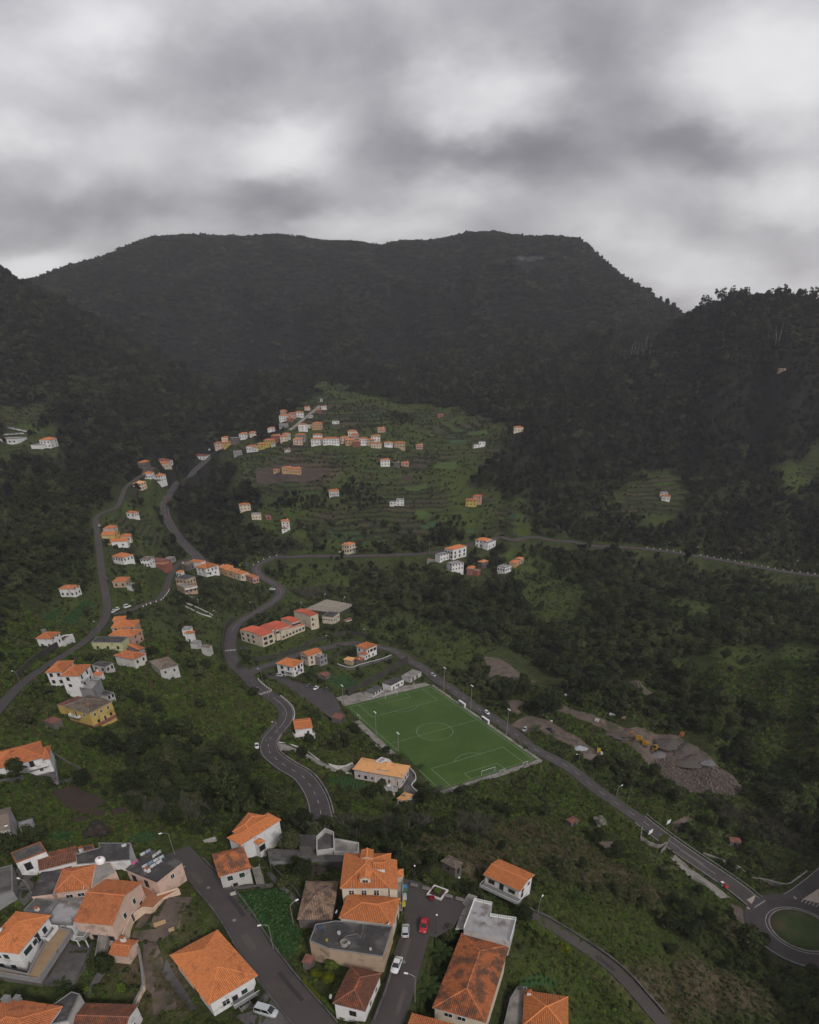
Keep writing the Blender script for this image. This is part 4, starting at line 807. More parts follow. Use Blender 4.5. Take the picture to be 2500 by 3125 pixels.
    def balcony(s, face, u0, u1, z, depth=1.3, rail='bars', post=False, roof=None):
        L_ = s.w if face in 'ac' else s.d; a, off = {'a': (0.0, -s.d/2), 'b': (-math.pi/2, -s.w/2), 'c': (math.pi, -s.d/2), 'd': (math.pi/2, -s.w/2)}[face]
        X = s.M @ Matrix.Rotation(a, 4, 'Z') @ Matrix.Translation((0, off, z)); x0, x1 = (u0-.5)*L_, (u1-.5)*L_
        b_ = MB(); b_.box(x0, x1, -depth, -.004, -.18, 0); o = b_.build('balcony', M_gut, s.t); o.matrix_local = X
        r_ = MB()
        if rail == 'wall': r_.box(x0, x1, -depth, -depth+.12, 0, .95); r_.box(x0, x0+.12, -depth+.12, -.004, 0, .95); r_.box(x1-.12, x1, -depth+.12, -.004, 0, .95)
        else:
            r_.box(x0, x1, -depth, -depth+.06, .9, .97); r_.box(x0, x0+.06, -depth+.06, -.004, .9, .97); r_.box(x1-.06, x1, -depth+.06, -.004, .9, .97)
            n_ = max(int((x1-x0)/.28), 2)
            for k in range(n_+1): x = x0+.02+(x1-x0-.07)*k/n_; r_.box(x, x+.035, -depth+.01, -depth+.05, 0, .9)
        r_.build('railing', WALL['white'] if rail == 'wall' else M_lampw, o)
        if post:
            for k in (x0+.1, x1-.1): p = MB(); p.box(k-.1, k+.1, -depth+.14, -depth+.34, -z-1.0, -.18); p.build('post', WALL['white'], o)
        return o
    def deck(s, reg, pts, h, top='tan', wall='grey', parapet=.9, pw=.16, down=5.0, name='terrace', zabs=None, pm=None, open_=(), lip=0.0):
        """terrace: outline seen at deck height, h above the foot of the house"""
        z = zabs if zabs is not None else (s.z0+h if s.t is not None else float(Gh(*sv(reg, *pts[-1]), h)[2])); P = [on_z(*sv(reg, *p), z)[:2] for p in pts]
        ar = sum(P[k][0]*P[(k+1) % len(P)][1]-P[(k+1) % len(P)][0]*P[k][1] for k in range(len(P)))
        if ar < 0: P = P[::-1]; open_ = [(len(P)-2-k) % len(P) for k in open_]
        t = s.root(*np.mean(P, 0), z-h); loc = np.array(t.location); Q = [(p[0]-loc[0], p[1]-loc[1]) for p in P]; zl = z-loc[2]
        mb = MB(); mb.prism(Q, zl-down, zl, 0, 1); o = mb.build(name, [WALL.get(wall, M_gut), FLAT.get(top, M_conc)], t); NOPLANT.append(np.array([(p[0], p[1], z) for p in P]))
        if parapet:
            pb = MB()
            for k in range(len(Q)):
                if k in open_: continue
                a, b = np.array(Q[k]), np.array(Q[(k+1) % len(Q)]); dv = b-a; L_ = np.linalg.norm(dv)
                if L_ < .3: continue
                dv /= L_; nn = np.array([-dv[1], dv[0]])*pw; a = a+dv*.001*k
                pb.prism([tuple(a), tuple(b), tuple(b+nn-dv*pw*.98), tuple(a+nn+dv*pw*.98)], zl-.1, zl+parapet+.004*k)
            pb.build('parapet', WALL.get(pm or wall, M_gut), o)
        return o
    def stairs(s, reg, p0, p1, h0, h1, w=1.4, n_=12, m=None):
        t = s.t; loc = np.array(t.location); A_ = on_z(*sv(reg, *p0), s.z0+h0)-loc; B_ = on_z(*sv(reg, *p1), s.z0+h1)-loc; d = (B_-A_)[:2]; L_ = np.linalg.norm(d); d /= L_; a = math.atan2(d[1], d[0])
        M = Matrix.Translation((A_[0], A_[1], A_[2])) @ Matrix.Rotation(a, 4, 'Z'); st = None; me = None
        o = bpy.data.objects.new('staircase', None); C.objects.link(o); o.parent = t; o.matrix_local = M
        tr = L_/n_; rs = (h1-h0)/n_; me = MB().box(0, tr*1.05, -w/2, w/2, -.6, .0).mesh('step', m or M_conc)
        for k in range(n_): link('step', me, o, Matrix.Translation((tr*k, 0, rs*(k+1))))
        for e in (-1, 1):
            b_ = MB(); y = e*(w/2+.08); P = [(0, y-.07, -1.2), (L_, y-.07, h1-h0-1.2), (L_, y-.07, h1-h0+.75), (0, y-.07, .75)]; Q = [(p[0], y+.07, p[2]) for p in P]; b_.face(P); b_.face(Q[::-1])
            for k in range(4): q = (k+1) % 4; b_.face([Q[k], Q[q], P[q], P[k]])
            b_.build('side_wall', m or M_conc, o)
        return o
# --- foreground, left group
H = House('white two-storey house with bright orange roof and dark green shutters above a tan terrace')
H.mass('a', (-105, 1022), (150, 1110), (372, 787), 6.0, near=1, a=[(.22, 3.6, 2.3, 1.3, 'green'), (.45, 3.6, 1.3, 1.2, 'green'), (.55, 3.2, 1.0, 2.1, 'doordark'), (.78, 3.5, 1.2, 1.5, 'green')], b=[(.22, 3.6, 2.2, 1.3, 'green'), (.55, 3.6, 1.2, 1.3, 'green'), (.2, .7, 1.4, 1.2, 'green'), (.6, .7, 1.2, 1.2, 'green')], rise=.36)
m_ = MB(); m_.tube([(-.9, 0, 0), (.9, 0, 0)], .28, 10); o = H.part('solar_tank', m_, M_lampw, True); o.matrix_local = H.M @ Matrix.Translation((-H.W*.18, H.D*.22, H.h+1.9))
H.deck('a', [(440, 890), (590, 925), (325, 1328), (-60, 1262), (-60, 1215), (232, 1282), (395, 985)], 2.9, 'tan', 'grey', .55, down=.9); H.deck('a', [(440, 910), (540, 935), (300, 1290), (-60, 1240), (-60, 1215), (232, 1262), (395, 985)], 1.9, 'dark', 'stone', 0, down=4.5, name='undercroft')  # undercroft: solid dark block, its colour stands in for shade beneath the terrace
H.balcony('a', .6, .98, 3.0, 1.6, 'wall'); H.stairs('a', (260, 1270), (330, 990), 0.6, 3.0, 1.3, 14)
H = House('low building with pale grey roof terrace behind railings beside the white house')
H.mass('a', (370, 838), (592, 872), (692, 672), 3.4, 'flat', 'white', flat='pale', par='grey', parapet=.6, near=1, a=[(.35, 1.0, 1.1, 1.5, 'green')], b=[(.4, 1.0, 1.0, 1.3, 'green')]); H.stairs('a', (510, 990), (540, 880), .2, 3.3, 1.2, 12)
H = House('small mossy concrete outbuilding with a wood stack beside the pale roof terrace', 'outbuilding', 'outbuilding')
H.mass('a', (218, 728), (365, 778), (425, 668), 2.7, 'flat', 'oldwhite', flat='dconc', parapet=.15, chim=[(-.35, -.1, 1.0, .7)], a=[(.6, .9, 1.0, 1.3, 'dark')])
H = House('pink house with long ribbed orange gable roof and verandah at the garden stairs')
H.mass('a', (610, 835), (925, 880), (1165, 520), 5.8, 'gable', 'pink', 'dkorange', .34, .35, 1, 'y', a=[(.35, 3.3, 1.0, 1.4, 'green'), (.68, 3.5, 1.0, 1.4, 'green'), (.82, .3, 1.3, 2.1, 'doorbrown'), (.52, .3, 1.2, 2.1, 'doorbrown')], b=[(.75, .9, 2.4, 1.2, 'dark'), (.45, .9, 2.2, 1.2, 'dark'), (.12, .2, 1.2, 2.1, 'doordark')])
H.balcony('b', .0, .28, 2.7, 2.2, 'bars', True)
H.stairs('a', (810, 1240), (860, 940), -2.4, 2.4, 1.6, 18)
H.deck('a', [(1010, 960), (1090, 800), (1180, 735), (1265, 745), (1345, 665), (1480, 590), (1465, 575), (1290, 630), (1170, 530), (1000, 860)], 1.6, 'terra', 'peach', .5, open_=(7, 8, 9))
H = House('pink flat-roofed house with laundry drying on its dark roof')
H.mass('a', (1068, 392), (1290, 517), (1462, 342), 3.3, 'flat', 'pink', flat='dark', par='dark', parapet=.28, near=1, a=[(.55, 1.1, 1.0, 1.2, 'white')], b=[(.2, .1, 1.2, 2.1, 'doordark'), (.6, .1, 1.1, 2.1, 'doordark')])
LAUN = H
H.chimney(-.28, -.05, 1.3, .8)
H = House('pale house with square orange hip roof in the middle of the left group')
H.mass('a', (430, 607), (740, 574), (782, 374), 3.2, 'hip', 'pink', 'dkorange', .42, .4, 1, b=[(.38, 1.2, 1.4, .9, 'white'), (.72, 1.2, 1.4, .9, 'white')])
H = House('low house with plain charcoal flat roof against the square orange roof')
H.mass('a', (270, 608), (428, 612), (482, 422), 3.1, 'flat', 'pink', flat='dark', parapet=.12, par='dark')
H = House('long white cottage under a dark brown tiled roof')
H.mass('a', (320, 417), (637, 347), (606, 224), 3.0, 'gable', 'white', 'brown', .22, .3, 1, 'y', b=[(.4, 1.1, 1.6, .9, 'green'), (.72, 1.1, 1.6, .9, 'green')])
H = House('white shed with grey slab roof edged in orange tiles')
H.mass('a', (80, 282), (132, 360), (383, 267), 3.2, 'flat', 'white', flat='dconc', par='tile', parapet=.14, near=1, a=[(.3, .1, 1.4, 2.0, 'doordark')])
H = House('wide low building with dark slab roof and chimney pots behind the brown cottage')
H.deck('a', [(632, 375), (625, 292), (822, 235), (812, 197), (1075, 197), (1072, 335), (905, 350)], 3.1, 'dark', 'white', .12, name='roof', zabs=float(Gh(*sv('a', 632, 375), 3.1)[2]), pm='grey')
H = House('tiny outhouse with dark roof and tiled white chimney at the back', 'outbuilding', 'outbuilding')
H.mass('a', (612, 275), (765, 247), (762, 212), 2.6, 'flat', 'oldwhite', flat='dark', par='tile', parapet=.12, chim=[(-.42, .1, 1.2, .9)])
H = House('concrete roof terrace carrying the white water tank', 'terrace', 'roof_terrace')
H.deck('a', [(748, 575), (785, 372), (905, 352), (960, 440), (880, 480)], 3.3, 'conc', 'pink', .08, name='slab', zabs=float(Gh(*sv('a', 748, 575), 3.3)[2]))
H = House('little pink outhouse with orange roof and tall chimney in the garden', 'outbuilding', 'outbuilding')
H.mass('a', (890, 1113), (1050, 1137), (1137, 1000), 2.5, 'gable', 'pink', 'dkorange', .38, .25, 1, 'y', chim=[(.28, .1, 1.9, .8)])
H = House('large orange roof with white chimneys cut by the bottom left corner')
H.mass('a', (-190, 1745), (250, 1905), (415, 1527), 5.0, 'hip', 'white', 'dkorange', .36, .4, 1, chim=[(.42, .38, 1.5, 1.1, 'dark'), (.5, .25, 1.1, .9, 'dark')])
H = House('white house with mottled brown roof at the bottom edge of the garden')
H.mass('a', (540, 1765), (1015, 1795), (1117, 1527), 4.2, 'gable', 'white', 'brown', .32, .25, 1, 'y', a=[(.55, 1.2, 1.2, 1.3, 'green')])
H = House('flat terrace with white parapet posts between the two bottom left roofs', 'terrace', 'roof_terrace')
H.deck('a', [(420, 1540), (590, 1420), (660, 1440), (560, 1660), (420, 1690), (345, 1640)], 3.6, 'dark', 'oldwhite', .15, name='slab', pm='grey')
H = House('grey roofed building at the left edge above the concrete steps')
H.mass('a', (-70, 585), (108, 592), (50, 392), 2.6, 'flat', 'grey', flat='dconc', parapet=.2)
H = House('big house with ribbed orange hip roof beside the steep foreground street')
H.mass('x', (506, 2923), (636, 3068), (799, 2990), 4.6, 'hip', 'white', 'orange', .40, .6, 1, a=[(.3, 1.1, 1.5, 1.5, 'white'), (.72, 1.2, 1.3, 1.3, 'green'), (.5, .1, 1.1, 2.1, 'doordark')], b=[(.55, .4, 2.2, 1.5, 'brown')])
H.balcony('a', .38, 1.02, .9, 1.8, 'bars'); H.stairs('b', (490, 1790), (390, 1640), -2.4, .7, 2.2, 12)
# --- foreground, middle
H = House('white house with stepped orange hip roofs beyond the head of the street')
H.mass('b', (246, 287), (357, 347), (686, 138), 4.6, 'hip', 'white', 'orange', .42, .35, 1, win='dark'); H.mass('b', (292, 235), (440, 262), (562, 106), 4.6, 'hip', 'white', 'orange', .42, .3, 1, lift=.35)
H.mass('b', (452, 318), (505, 343), (557, 312), 2.9, 'hip', 'white', 'orange', .4, .15, 1, a=[(.5, .6, 1.8, 1.6, 'dark')], lift=.0)
H = House('old whitewashed house with patched orange and brown roof beside the cabbage field')
H.mass('b', (118, 420), (181, 602), (446, 538), 4.3, 'hip', 'oldwhite', 'old', .44, .3, 1, a=[(.3, 2.2, 1.3, 1.4, 'green'), (.7, 2.2, 1.3, 1.4, 'green'), (.42, .2, 1.0, .8, 'dark')])
H.stairs('b', (520, 660), (480, 520), .2, 2.6, 1.6, 14)
H = House('roofless concrete ruin with white gable fragments and pillars', 'ruin', 'ruin')
H.deck('b', [(570, 372), (832, 380), (832, 478), (590, 470)], 2.6, 'dconc', 'grey', .0, name='slab'); H.deck('b', [(835, 255), (968, 262), (965, 358), (832, 350)], 3.2, 'dark', 'stone', .0, name='roof'); H.deck('b', [(832, 400), (1190, 425), (1185, 475), (832, 480)], 1.9, 'dconc', 'stone', .0, name='floor')
H.deck('b', [(1120, 300), (1315, 335), (1310, 415), (1115, 410)], 2.4, 'conc', 'oldwhite', .6, name='floor'); H.deck('b', [(975, 300), (1045, 235), (1115, 265), (1120, 400), (975, 420)], 2.2, 'dconc', 'oldwhite', 1.3, name='floor', pw=.2)
H = House('yellow guest house with tall orange hip roof and dormers above the square')
H.mass('b', (1163, 692), (1566, 693), (1571, 412), 7.6, 'hip', 'cream', 'orange', .46, .35, 1, b=[(.2, 5.3, 1.1, 1.5, 'white'), (.47, 5.3, 1.1, 1.5, 'white'), (.74, 5.3, 1.1, 1.5, 'white')]); YB = H
H.mass('b', (1566, 705), (1632, 706), (1622, 462), 7.2, 'shed', 'cream', 'orange', .25, .15, 1, 'x')
H.mass('b', (1158, 918), (1590, 992), (1617, 772), 5.2, 'hip', 'cream', 'orange', .34, .3, 1, b=[(.12, 3.0, 1.2, 1.4, 'white'), (.38, 3.0, 1.2, 1.4, 'white')], a=[(.3, 2.9, 1.1, 1.4, 'white'), (.7, .1, 1.2, 2.2, 'doordark')])
H.mass('b', (1318, 620), (1412, 622), (1420, 540), 9.2, 'gable', 'cream', 'orange', .5, .12, 1, 'x', b=[(.5, 8.2, 1.2, .8, 'white')], down=-7.0); H.mass('b', (1425, 545), (1528, 540), (1535, 465), 9.3, 'gable', 'white', 'orange', .35, .12, 1, 'y', down=-7.2); H.mass('b', (1330, 450), (1430, 450), (1432, 380), 10.0, 'gable', 'cream', 'orange', .35, .12, 1, 'x', down=-7.2)
H.mass('b', (1592, 605), (1678, 600), (1676, 538), 6.0, 'hip', 'cream', 'orange', .4, .12, 1); H.stairs('b', (1640, 870), (1645, 640), .4, 4.4, 1.3, 18)
H = House('derelict barn with crumbling grey brown tiles between the gardens', 'barn', 'barn')
H.mass('b', (822, 925), (1096, 950), (1132, 640), 2.8, 'hip', 'stone', 'barn', .36, .2, 1, 'y')
H = House('tan workshop with big cluttered dark flat roof below the guest house', 'workshop', 'workshop')
H.deck('b', [(915, 1120), (965, 985), (1130, 957), (1588, 1003), (1512, 1250), (1068, 1182)], 4.4, 'dark', 'tan', .15, name='wall', zabs=float(on_z(*sv('b', 1512, 1250), 49.4+4.4)[2]), down=7, pm='grey')
TW = H
H = House('white cottage with mossy red brown hip roof below the workshop')
H.mass('b', (1103, 1622), (1366, 1692), (1496, 1380), 3.6, 'hip', 'white', 'brown', .42, .3, 1, a=[(.35, 1.0, 1.0, 1.4, 'white'), (.72, 1.0, 1.0, 1.4, 'white')], b=[(.6, 1.0, 1.2, 1.3, 'brown')])
H = House('rusty tin lean-to beside the tan workshop', 'shed', 'shed')
H.mass('b', (850, 1295), (925, 1308), (962, 1240), 2.2, 'shed', 'stone', 'rust', .12, .1, 0, 'x')
H = House('white house with plain orange gable roof over a railed verandah below the square')
H.mass('c', (797, 542), (1078, 668), (1194, 544), 5.2, 'gable', 'white', 'orange', .24, .5, 1, 'y', a=[(.3, 1.0, 1.0, 1.5, 'dark'), (.3, 3.0, 1.0, .9, 'dark'), (.75, 3.1, .9, .8, 'dark')], b=[(.2, 3.0, 1.7, 1.2, 'brown'), (.5, 2.4, 1.1, 2.1, 'doordark'), (.8, 3.0, 1.8, 1.0, 'brown')])
H.balcony('b', -.02, 1.12, 2.3, 2.4, 'bars')
H = House('small grey hut with weathered pyramid roof standing in the field', 'hut', 'hut')
H.mass('c', (478, 441), (592, 501), (656, 456), 2.8, 'hip', 'stone', 'grey', .42, .3, 1, a=[(.5, .1, 1.0, 1.9, 'doordark')], b=[(.5, 1.0, .8, .9, 'dark')])
H = House('building with stained pale flat roof and white railings behind the palm trees')
H.deck('c', [(735, 737), (868, 768), (850, 852), (1046, 882), (1002, 1045), (655, 950)], 3.6, 'pale', 'oldwhite', .0, name='wall', down=4.4); PALE = H
H.deck('c', [(590, 832), (690, 682), (756, 702), (690, 852)], 2.4, 'conc', 'tan', .0, name='annex', down=4); H.deck('c', [(592, 948), (625, 850), (687, 856), (662, 945)], 2.2, 'white', 'white', .0, name='awning', down=.25)
H = House('long cream house under a big mottled orange hip roof beside the palms')
H.mass('c', (417, 1546), (821, 1657), (1001, 1072), 5.0, 'hip', 'cream', 'old', .36, .4, 1, 'x', b=[(.28, 3.1, 1.6, 1.1, 'white'), (.55, 3.1, 1.6, 1.1, 'white')], a=[(.2, 2.6, 1.2, 1.3, 'white'), (.5, 2.6, 1.2, 1.3, 'white'), (.8, 2.6, 1.2, 1.3, 'white')])
H = House('house with neat orange roof and tall chimney at the bottom edge beyond the long roof')
H.mass('c', (1095, 1690), (1440, 1730), (1454, 1463), 4.0, 'hip', 'white', 'orange', .36, .35, 1, chim=[(.38, .4, 1.6, .9)])
H.deck('c', [(1130, 1395), (1100, 1690), (950, 1690), (1000, 1480), (1055, 1390)], 3.0, 'conc', 'grey', .5, down=6)
H = House('reddish roof corner cut by the bottom edge below the street lamp')
H.mass('c', (200, 1760), (560, 1840), (640, 1680), 4.2, 'hip', 'salmon', 'dkorange', .3, .3, 1)
# --- left hillside
H = House('big white two-storey house with two orange roofs beside the steep left road')
H.mass('e', (362, 284), (512, 275), (620, 180), 5.8, 'hip', 'white', 'dkorange', .36, .4, 2, b=(2, 2), a=(2, 2), win='dark', ww=1.2, wh=1.3); H.mass('e', (498, 297), (648, 306), (737, 212), 5.6, 'hip', 'white', 'dkorange', .36, .4, 2, b=[(.35, 3.5, 1.2, 1.4), (.35, .8, 1.2, 1.1)], a=[(.2, 3.4, 1.0, 1.5), (.65, 3.4, 1.0, 1.5), (.25, .2, 1.0, 2.0, 'doordark'), (.75, .8, 1.2, 1.1)], win='dark'); H.balcony('a', .0, .45, 2.8, 1.4)
H.deck('e', [(655, 405), (745, 300), (830, 330), (760, 415)], .6, 'pale', 'grey', .3)
H = House('derelict white outbuilding with dark slab roofs right of the big white house', 'outbuilding', 'outbuilding')
H.mass('e', (757, 215), (865, 232), (932, 198), 3.0, 'flat', 'oldwhite', flat='dark', parapet=.15, a=(2, 1), b=(2, 1), win='dark')
H = House('tiny orange roofed kiosk with white chimney below the derelict outbuilding', 'outbuilding', 'outbuilding')
H.mass('e', (765, 303), (815, 308), (848, 272), 2.3, 'shed', 'white', 'dkorange', .25, .2, 0, 'x', chim=[(.3, .2, 1.8, .6)])
H = House('yellow two-storey house with grey brown hip roof on the green slope')
H.mass('e', (515, 562), (730, 612), (937, 512), 6.0, 'hip', 'yellow', 'grey', .38, .4, 2, a=[(.2, 3.7, 1.0, 1.3, 'white'), (.48, 3.7, 1.0, 1.3, 'white'), (.78, 3.7, 1.0, 1.3, 'white'), (.26, .7, 1.0, 1.1, 'brown'), (.55, .0, 1.1, 2.1, 'doorbrown'), (.82, .9, 1.0, 1.1, 'brown')], b=[(.75, 3.7, 1.0, 1.3, 'white'), (.4, 3.2, 1.0, 2.0, 'doorbrown')], chim=[(-.2, -.22, 1.5, .8)]); H.balcony('b', .15, .55, 2.9, 1.3, 'wall')
m_ = MB(); m_.box(-H.w/2-.03, H.w/2+.03, -H.d/2-.03, H.d/2+.03, -1, .45); H.part('plinth', m_, WALL['brick'])
H.mass('e', (480, 557), (530, 570), (690, 478), 3.2, 'shed', 'yellow', 'rust', .1, .1, 0, 'y')
H = House('open shed with red tin roof below the yellow house', 'shed', 'shed'); H.mass('e', (383, 670), (435, 700), (490, 655), 2.2, 'shed', 'stone', 'rust', .12, .1, 0, 'x')
H = House('low dark roofed outbuilding tucked behind the yellow house', 'outbuilding', 'outbuilding'); H.mass('e', (790, 455), (880, 470), (942, 440), 2.6, 'flat', 'oldwhite', flat='dark', parapet=.1, a=(2, 1), win='dark')
H = House('white villa with long orange roof and porches cut by the left edge')
H.mass('e', (-70, 1088), (378, 972), (345, 838), 5.6, 'hip', 'white', 'dkorange', .36, .4, 2, 'y', b=[(.28, .9, 1.6, 1.2, 'white'), (.72, 3.2, 1.3, 2.2, 'doordark'), (.45, 3.4, .6, .6, 'white'), (.6, 3.5, .6, .6, 'white'), (.85, .9, 1.0, 1.0, 'white')], chim=[(-.05, .05, 2.2, 1.0)]); H.balcony('b', .62, 1.02, 2.8, 1.4, 'wall', True)
H.mass('e', (355, 965), (412, 985), (388, 882), 5.2, 'hip', 'white', 'dkorange', .3, .3, 2, 'y')
H.deck('e', [(250, 1235), (480, 1180), (445, 945), (400, 950), (410, 1100), (200, 1150)], .3, 'dconc', 'grey', .3)
H = House('pair of joined white houses with orange roofs among the trees below the left road')
H.mass('e', (934, 137), (1100, 172), (1207, 122), 4.6, 'hip', 'offwhite', 'dkorange', .36, .4, 2, a=(2, 1), win='dark', z0=2.2, chim=[(-.1, .2, 1.4, .7)]); H.mass('e', (1040, 52), (1140, 92), (1200, 76), 4.6, 'hip', 'grey', 'dkorange', .36, .3, 2)
H = House('low white house with weathered brown roof on the slope above the ravine')
H.mass('e', (1236, 182), (1312, 256), (1467, 212), 3.4, 'hip', 'oldwhite', 'grey', .34, .35, 2, a=(2, 1), win='green', chim=[(-.1, .15, 1.2, .8), (.2, .2, 1.2, .7)])
H = House('orange roofed pink terrace houses beside the road junction')
H.mass('g', (836, 1762), (1020, 1758), (1034, 1707), 5.8, 'hip', 'salmon', 'orange', .34, .35, 2, b=(3, 2), win='dark'); H.mass('g', (836, 1808), (1000, 1832), (1028, 1778), 5.4, 'hip', 'salmon', 'orange', .34, .35, 2, a=(2, 2), win='dark'); H.mass('g', (845, 1712), (940, 1705), (950, 1675), 4.0, 'hip', 'salmon', 'orange', .3, .3, 2, chim=[(0, 0, 1.3, .8)])
H = House('pale green building with dark slab roof beside the pink terrace houses'); H.mass('e', (760, 20), (1000, 30), (1010, -15), 4.2, 'flat', 'green', flat='dark', parapet=.2, b=(3, 1), win='dark')
H = House('white house with orange roof and stout chimney beside the lower left road')
H.mass('g', (268, 1843), (382, 1848), (450, 1798), 4.8, 'hip', 'white', 'dkorange', .36, .4, 2, a=(2, 2), b=(2, 1), win='dark', wh=1.1, chim=[(.25, .35, 2.0, 1.4, 'dark')])
H.deck('g', [(385, 1880), (478, 1825), (550, 1815), (460, 1885)], .3, 'conc', 'white', .4)
H = House('white farmhouse with rusty orange roof above the striped vegetable plots')
H.mass('g', (440, 1468), (552, 1473), (592, 1443), 4.6, 'hip', 'white', 'dkorange', .34, .35, 0, a=(2, 2), b=(3, 1), win='dark', wh=1.2, chim=[(-.2, -.1, 1.2, .8)])
H = House('square white house with orange hip roof inside the road loop')
H.mass('g', (845, 1222), (922, 1238), (998, 1212), 4.6, 'hip', 'white', 'dkorange', .38, .4, 0, a=(3, 1), b=(4, 1), win='dark', z0=2.4)
H = House('unfinished house with pale orange roof beside the narrow left road'); H.mass('g', (846, 1412), (945, 1416), (962, 1382), 3.6, 'hip', 'tan', 'dkorange', .34, .3, 0, a=(2, 1), b=(2, 1), win='dark'); H.mass('g', (958, 1440), (990, 1446), (1005, 1428), 2.4, 'flat', 'oldwhite', flat='conc')
H = House('topmost small orange roofed house of the roadside cluster'); H.mass('g', (780, 1013), (852, 1018), (862, 996), 4.2, 'hip', 'oldwhite', 'dkorange', .36, .3, 0, a=(1, 1), b=(2, 1), win='dark')
H = House('yellow house of the roadside cluster'); H.mass('g', (766, 1062), (862, 1066), (882, 1042), 4.8, 'gable', 'yellow', 'orange', .3, .3, 0, 'y', a=(2, 2), b=(3, 1), win='dark', wh=1.0); H.balcony('b', .0, .5, 2.6, 1.2)
H = House('cream house at the back of the roadside cluster'); H.mass('g', (902, 1085), (985, 1078), (998, 1056), 4.4, 'hip', 'cream', 'dkorange', .34, .3, 0, a=(2, 1), b=(2, 1), win='dark', z0=2.2)
H = House('long white house at the foot of the roadside cluster'); H.mass('g', (832, 1118), (958, 1112), (962, 1092), 4.4, 'gable', 'white', 'orange', .3, .3, 0, 'y', b=[(.3, 1.6, 1.0, 1.0), (.7, 1.6, 1.0, 1.0)], win='dark')
H = House('small white house with orange pyramid roof alone between the two roads'); H.mass('g', (950, 896), (1012, 902), (1032, 891), 4.4, 'hip', 'white', 'dkorange', .4, .3, 0, a=(2, 1), b=(2, 1), win='dark', z0=2.2)
H = House('white house beside the red house on the loop road'); H.mass('g', (1058, 1246), (1120, 1252), (1145, 1226), 4.8, 'hip', 'white', 'grey', .34, .3, 0, a=(2, 2), b=(3, 2), win='dark', wh=1.0)
H = House('dark red house with terraces on the loop road'); H.mass('g', (1140, 1250), (1215, 1262), (1238, 1240), 4.0, 'hip', 'brick', 'rust', .2, .2, 0, a=(1, 1), b=(3, 1), win='white'); H.mass('g', (1160, 1280), (1238, 1295), (1262, 1268), 3.0, 'flat', 'brick', flat='terra', parapet=.5, par='wall')
H = House('grey derelict building with rubble at the bend of the loop road', 'ruin', 'ruin'); H.mass('g', (1242, 1240), (1285, 1246), (1305, 1228), 3.0, 'flat', 'grey', flat='conc', parapet=.1, a=(1, 1), b=(2, 1), win='dark')
H = House('big white house with bright orange roof and balcony at the road fork')
H.mass('g', (1473, 1303), (1545, 1322), (1642, 1292), 5.8, 'hip', 'white', 'orange', .36, .4, 2, a=[(.2, 3.5, 1.0, 1.4), (.5, 3.5, 1.0, 1.4), (.8, 3.5, 1.0, 1.4), (.3, .8, 1.0, 1.2), (.7, .8, 1.0, 1.2)], b=[(.3, 3.5, 1.0, 1.4), (.7, 3.2, 1.0, 2.0, 'doordark'), (.3, .8, 1.0, 1.2)], win='dark', chim=[(-.2, .3, 1.6, .8)]); H.balcony('a', .02, .35, 2.8, 1.2)
H = House('grey stone house with grey hip roof next to the big white house at the fork'); H.mass('g', (1354, 1285), (1405, 1292), (1462, 1275), 4.2, 'hip', 'stone', 'grey', .38, .3, 0, a=(2, 1), b=(1, 1), win='dark', chim=[(-.3, .3, 1.4, .7)]); H.mass('g', (1420, 1262), (1500, 1275), (1545, 1258), 4.4, 'hip', 'white', 'orange', .3, .3, 0, chim=[(-.2, .2, 1.3, .6)])
H = House('tiny white house with orange roof behind the tan modern block'); H.mass('g', (1322, 1345), (1362, 1348), (1382, 1332), 3.2, 'hip', 'white', 'orange', .34, .25, 0, b=(2, 1), win='dark')
H = House('tan modern apartment block with long balconies above the terraced ramps', 'apartment block', 'apartment_block'); H.mass('g', (1303, 1392), (1400, 1402), (1485, 1382), 6.6, 'flat', 'tan', flat='dark', parapet=.25, a=(3, 2), b=(3, 2), win='dark'); H.mass('g', (1325, 1440), (1385, 1468), (1478, 1448), 4.0, 'flat', 'tan', flat='conc', parapet=.6, par='wall', a=(3, 1), win='dark'); H.balcony('a', 0, 1, 3.0, 1.4, 'wall')
for k_, (lab, L_, N_, R_) in enumerate([('first of the row of orange roofed houses at the fork', (1645, 1300), (1700, 1322), (1730, 1300)), ]):
    H = House(lab); H.mass('g', L_, N_, R_, 4.0, 'hip', 'orange', 'orange', .3, .3, 0, chim=[(-.2, .2, 1.3, .6)], a=(2, 1), win='dark')
for lab, L_, N_, R_, wl in [('second orange roofed house from the big white house at the fork', (340, 210), (395, 232), (425, 208), 'orange'), ('third orange roofed house from the big white house at the fork', (395, 235), (450, 255), (510, 235), 'cream'), ('last orange roofed house of the row, next to the bend', (490, 258), (545, 280), (592, 268), 'salmon'), ('orange roofed house with white chimney at the head of the row', (295, 190), (345, 205), (400, 188), 'orange')]:
    H = House(lab); H.mass('j', L_, N_, R_, 4.2, 'hip', wl, 'orange', .3, .3, 0, chim=[(-.2, .2, 1.5, .7)], a=(2, 1), b=(2, 1), win='dark')
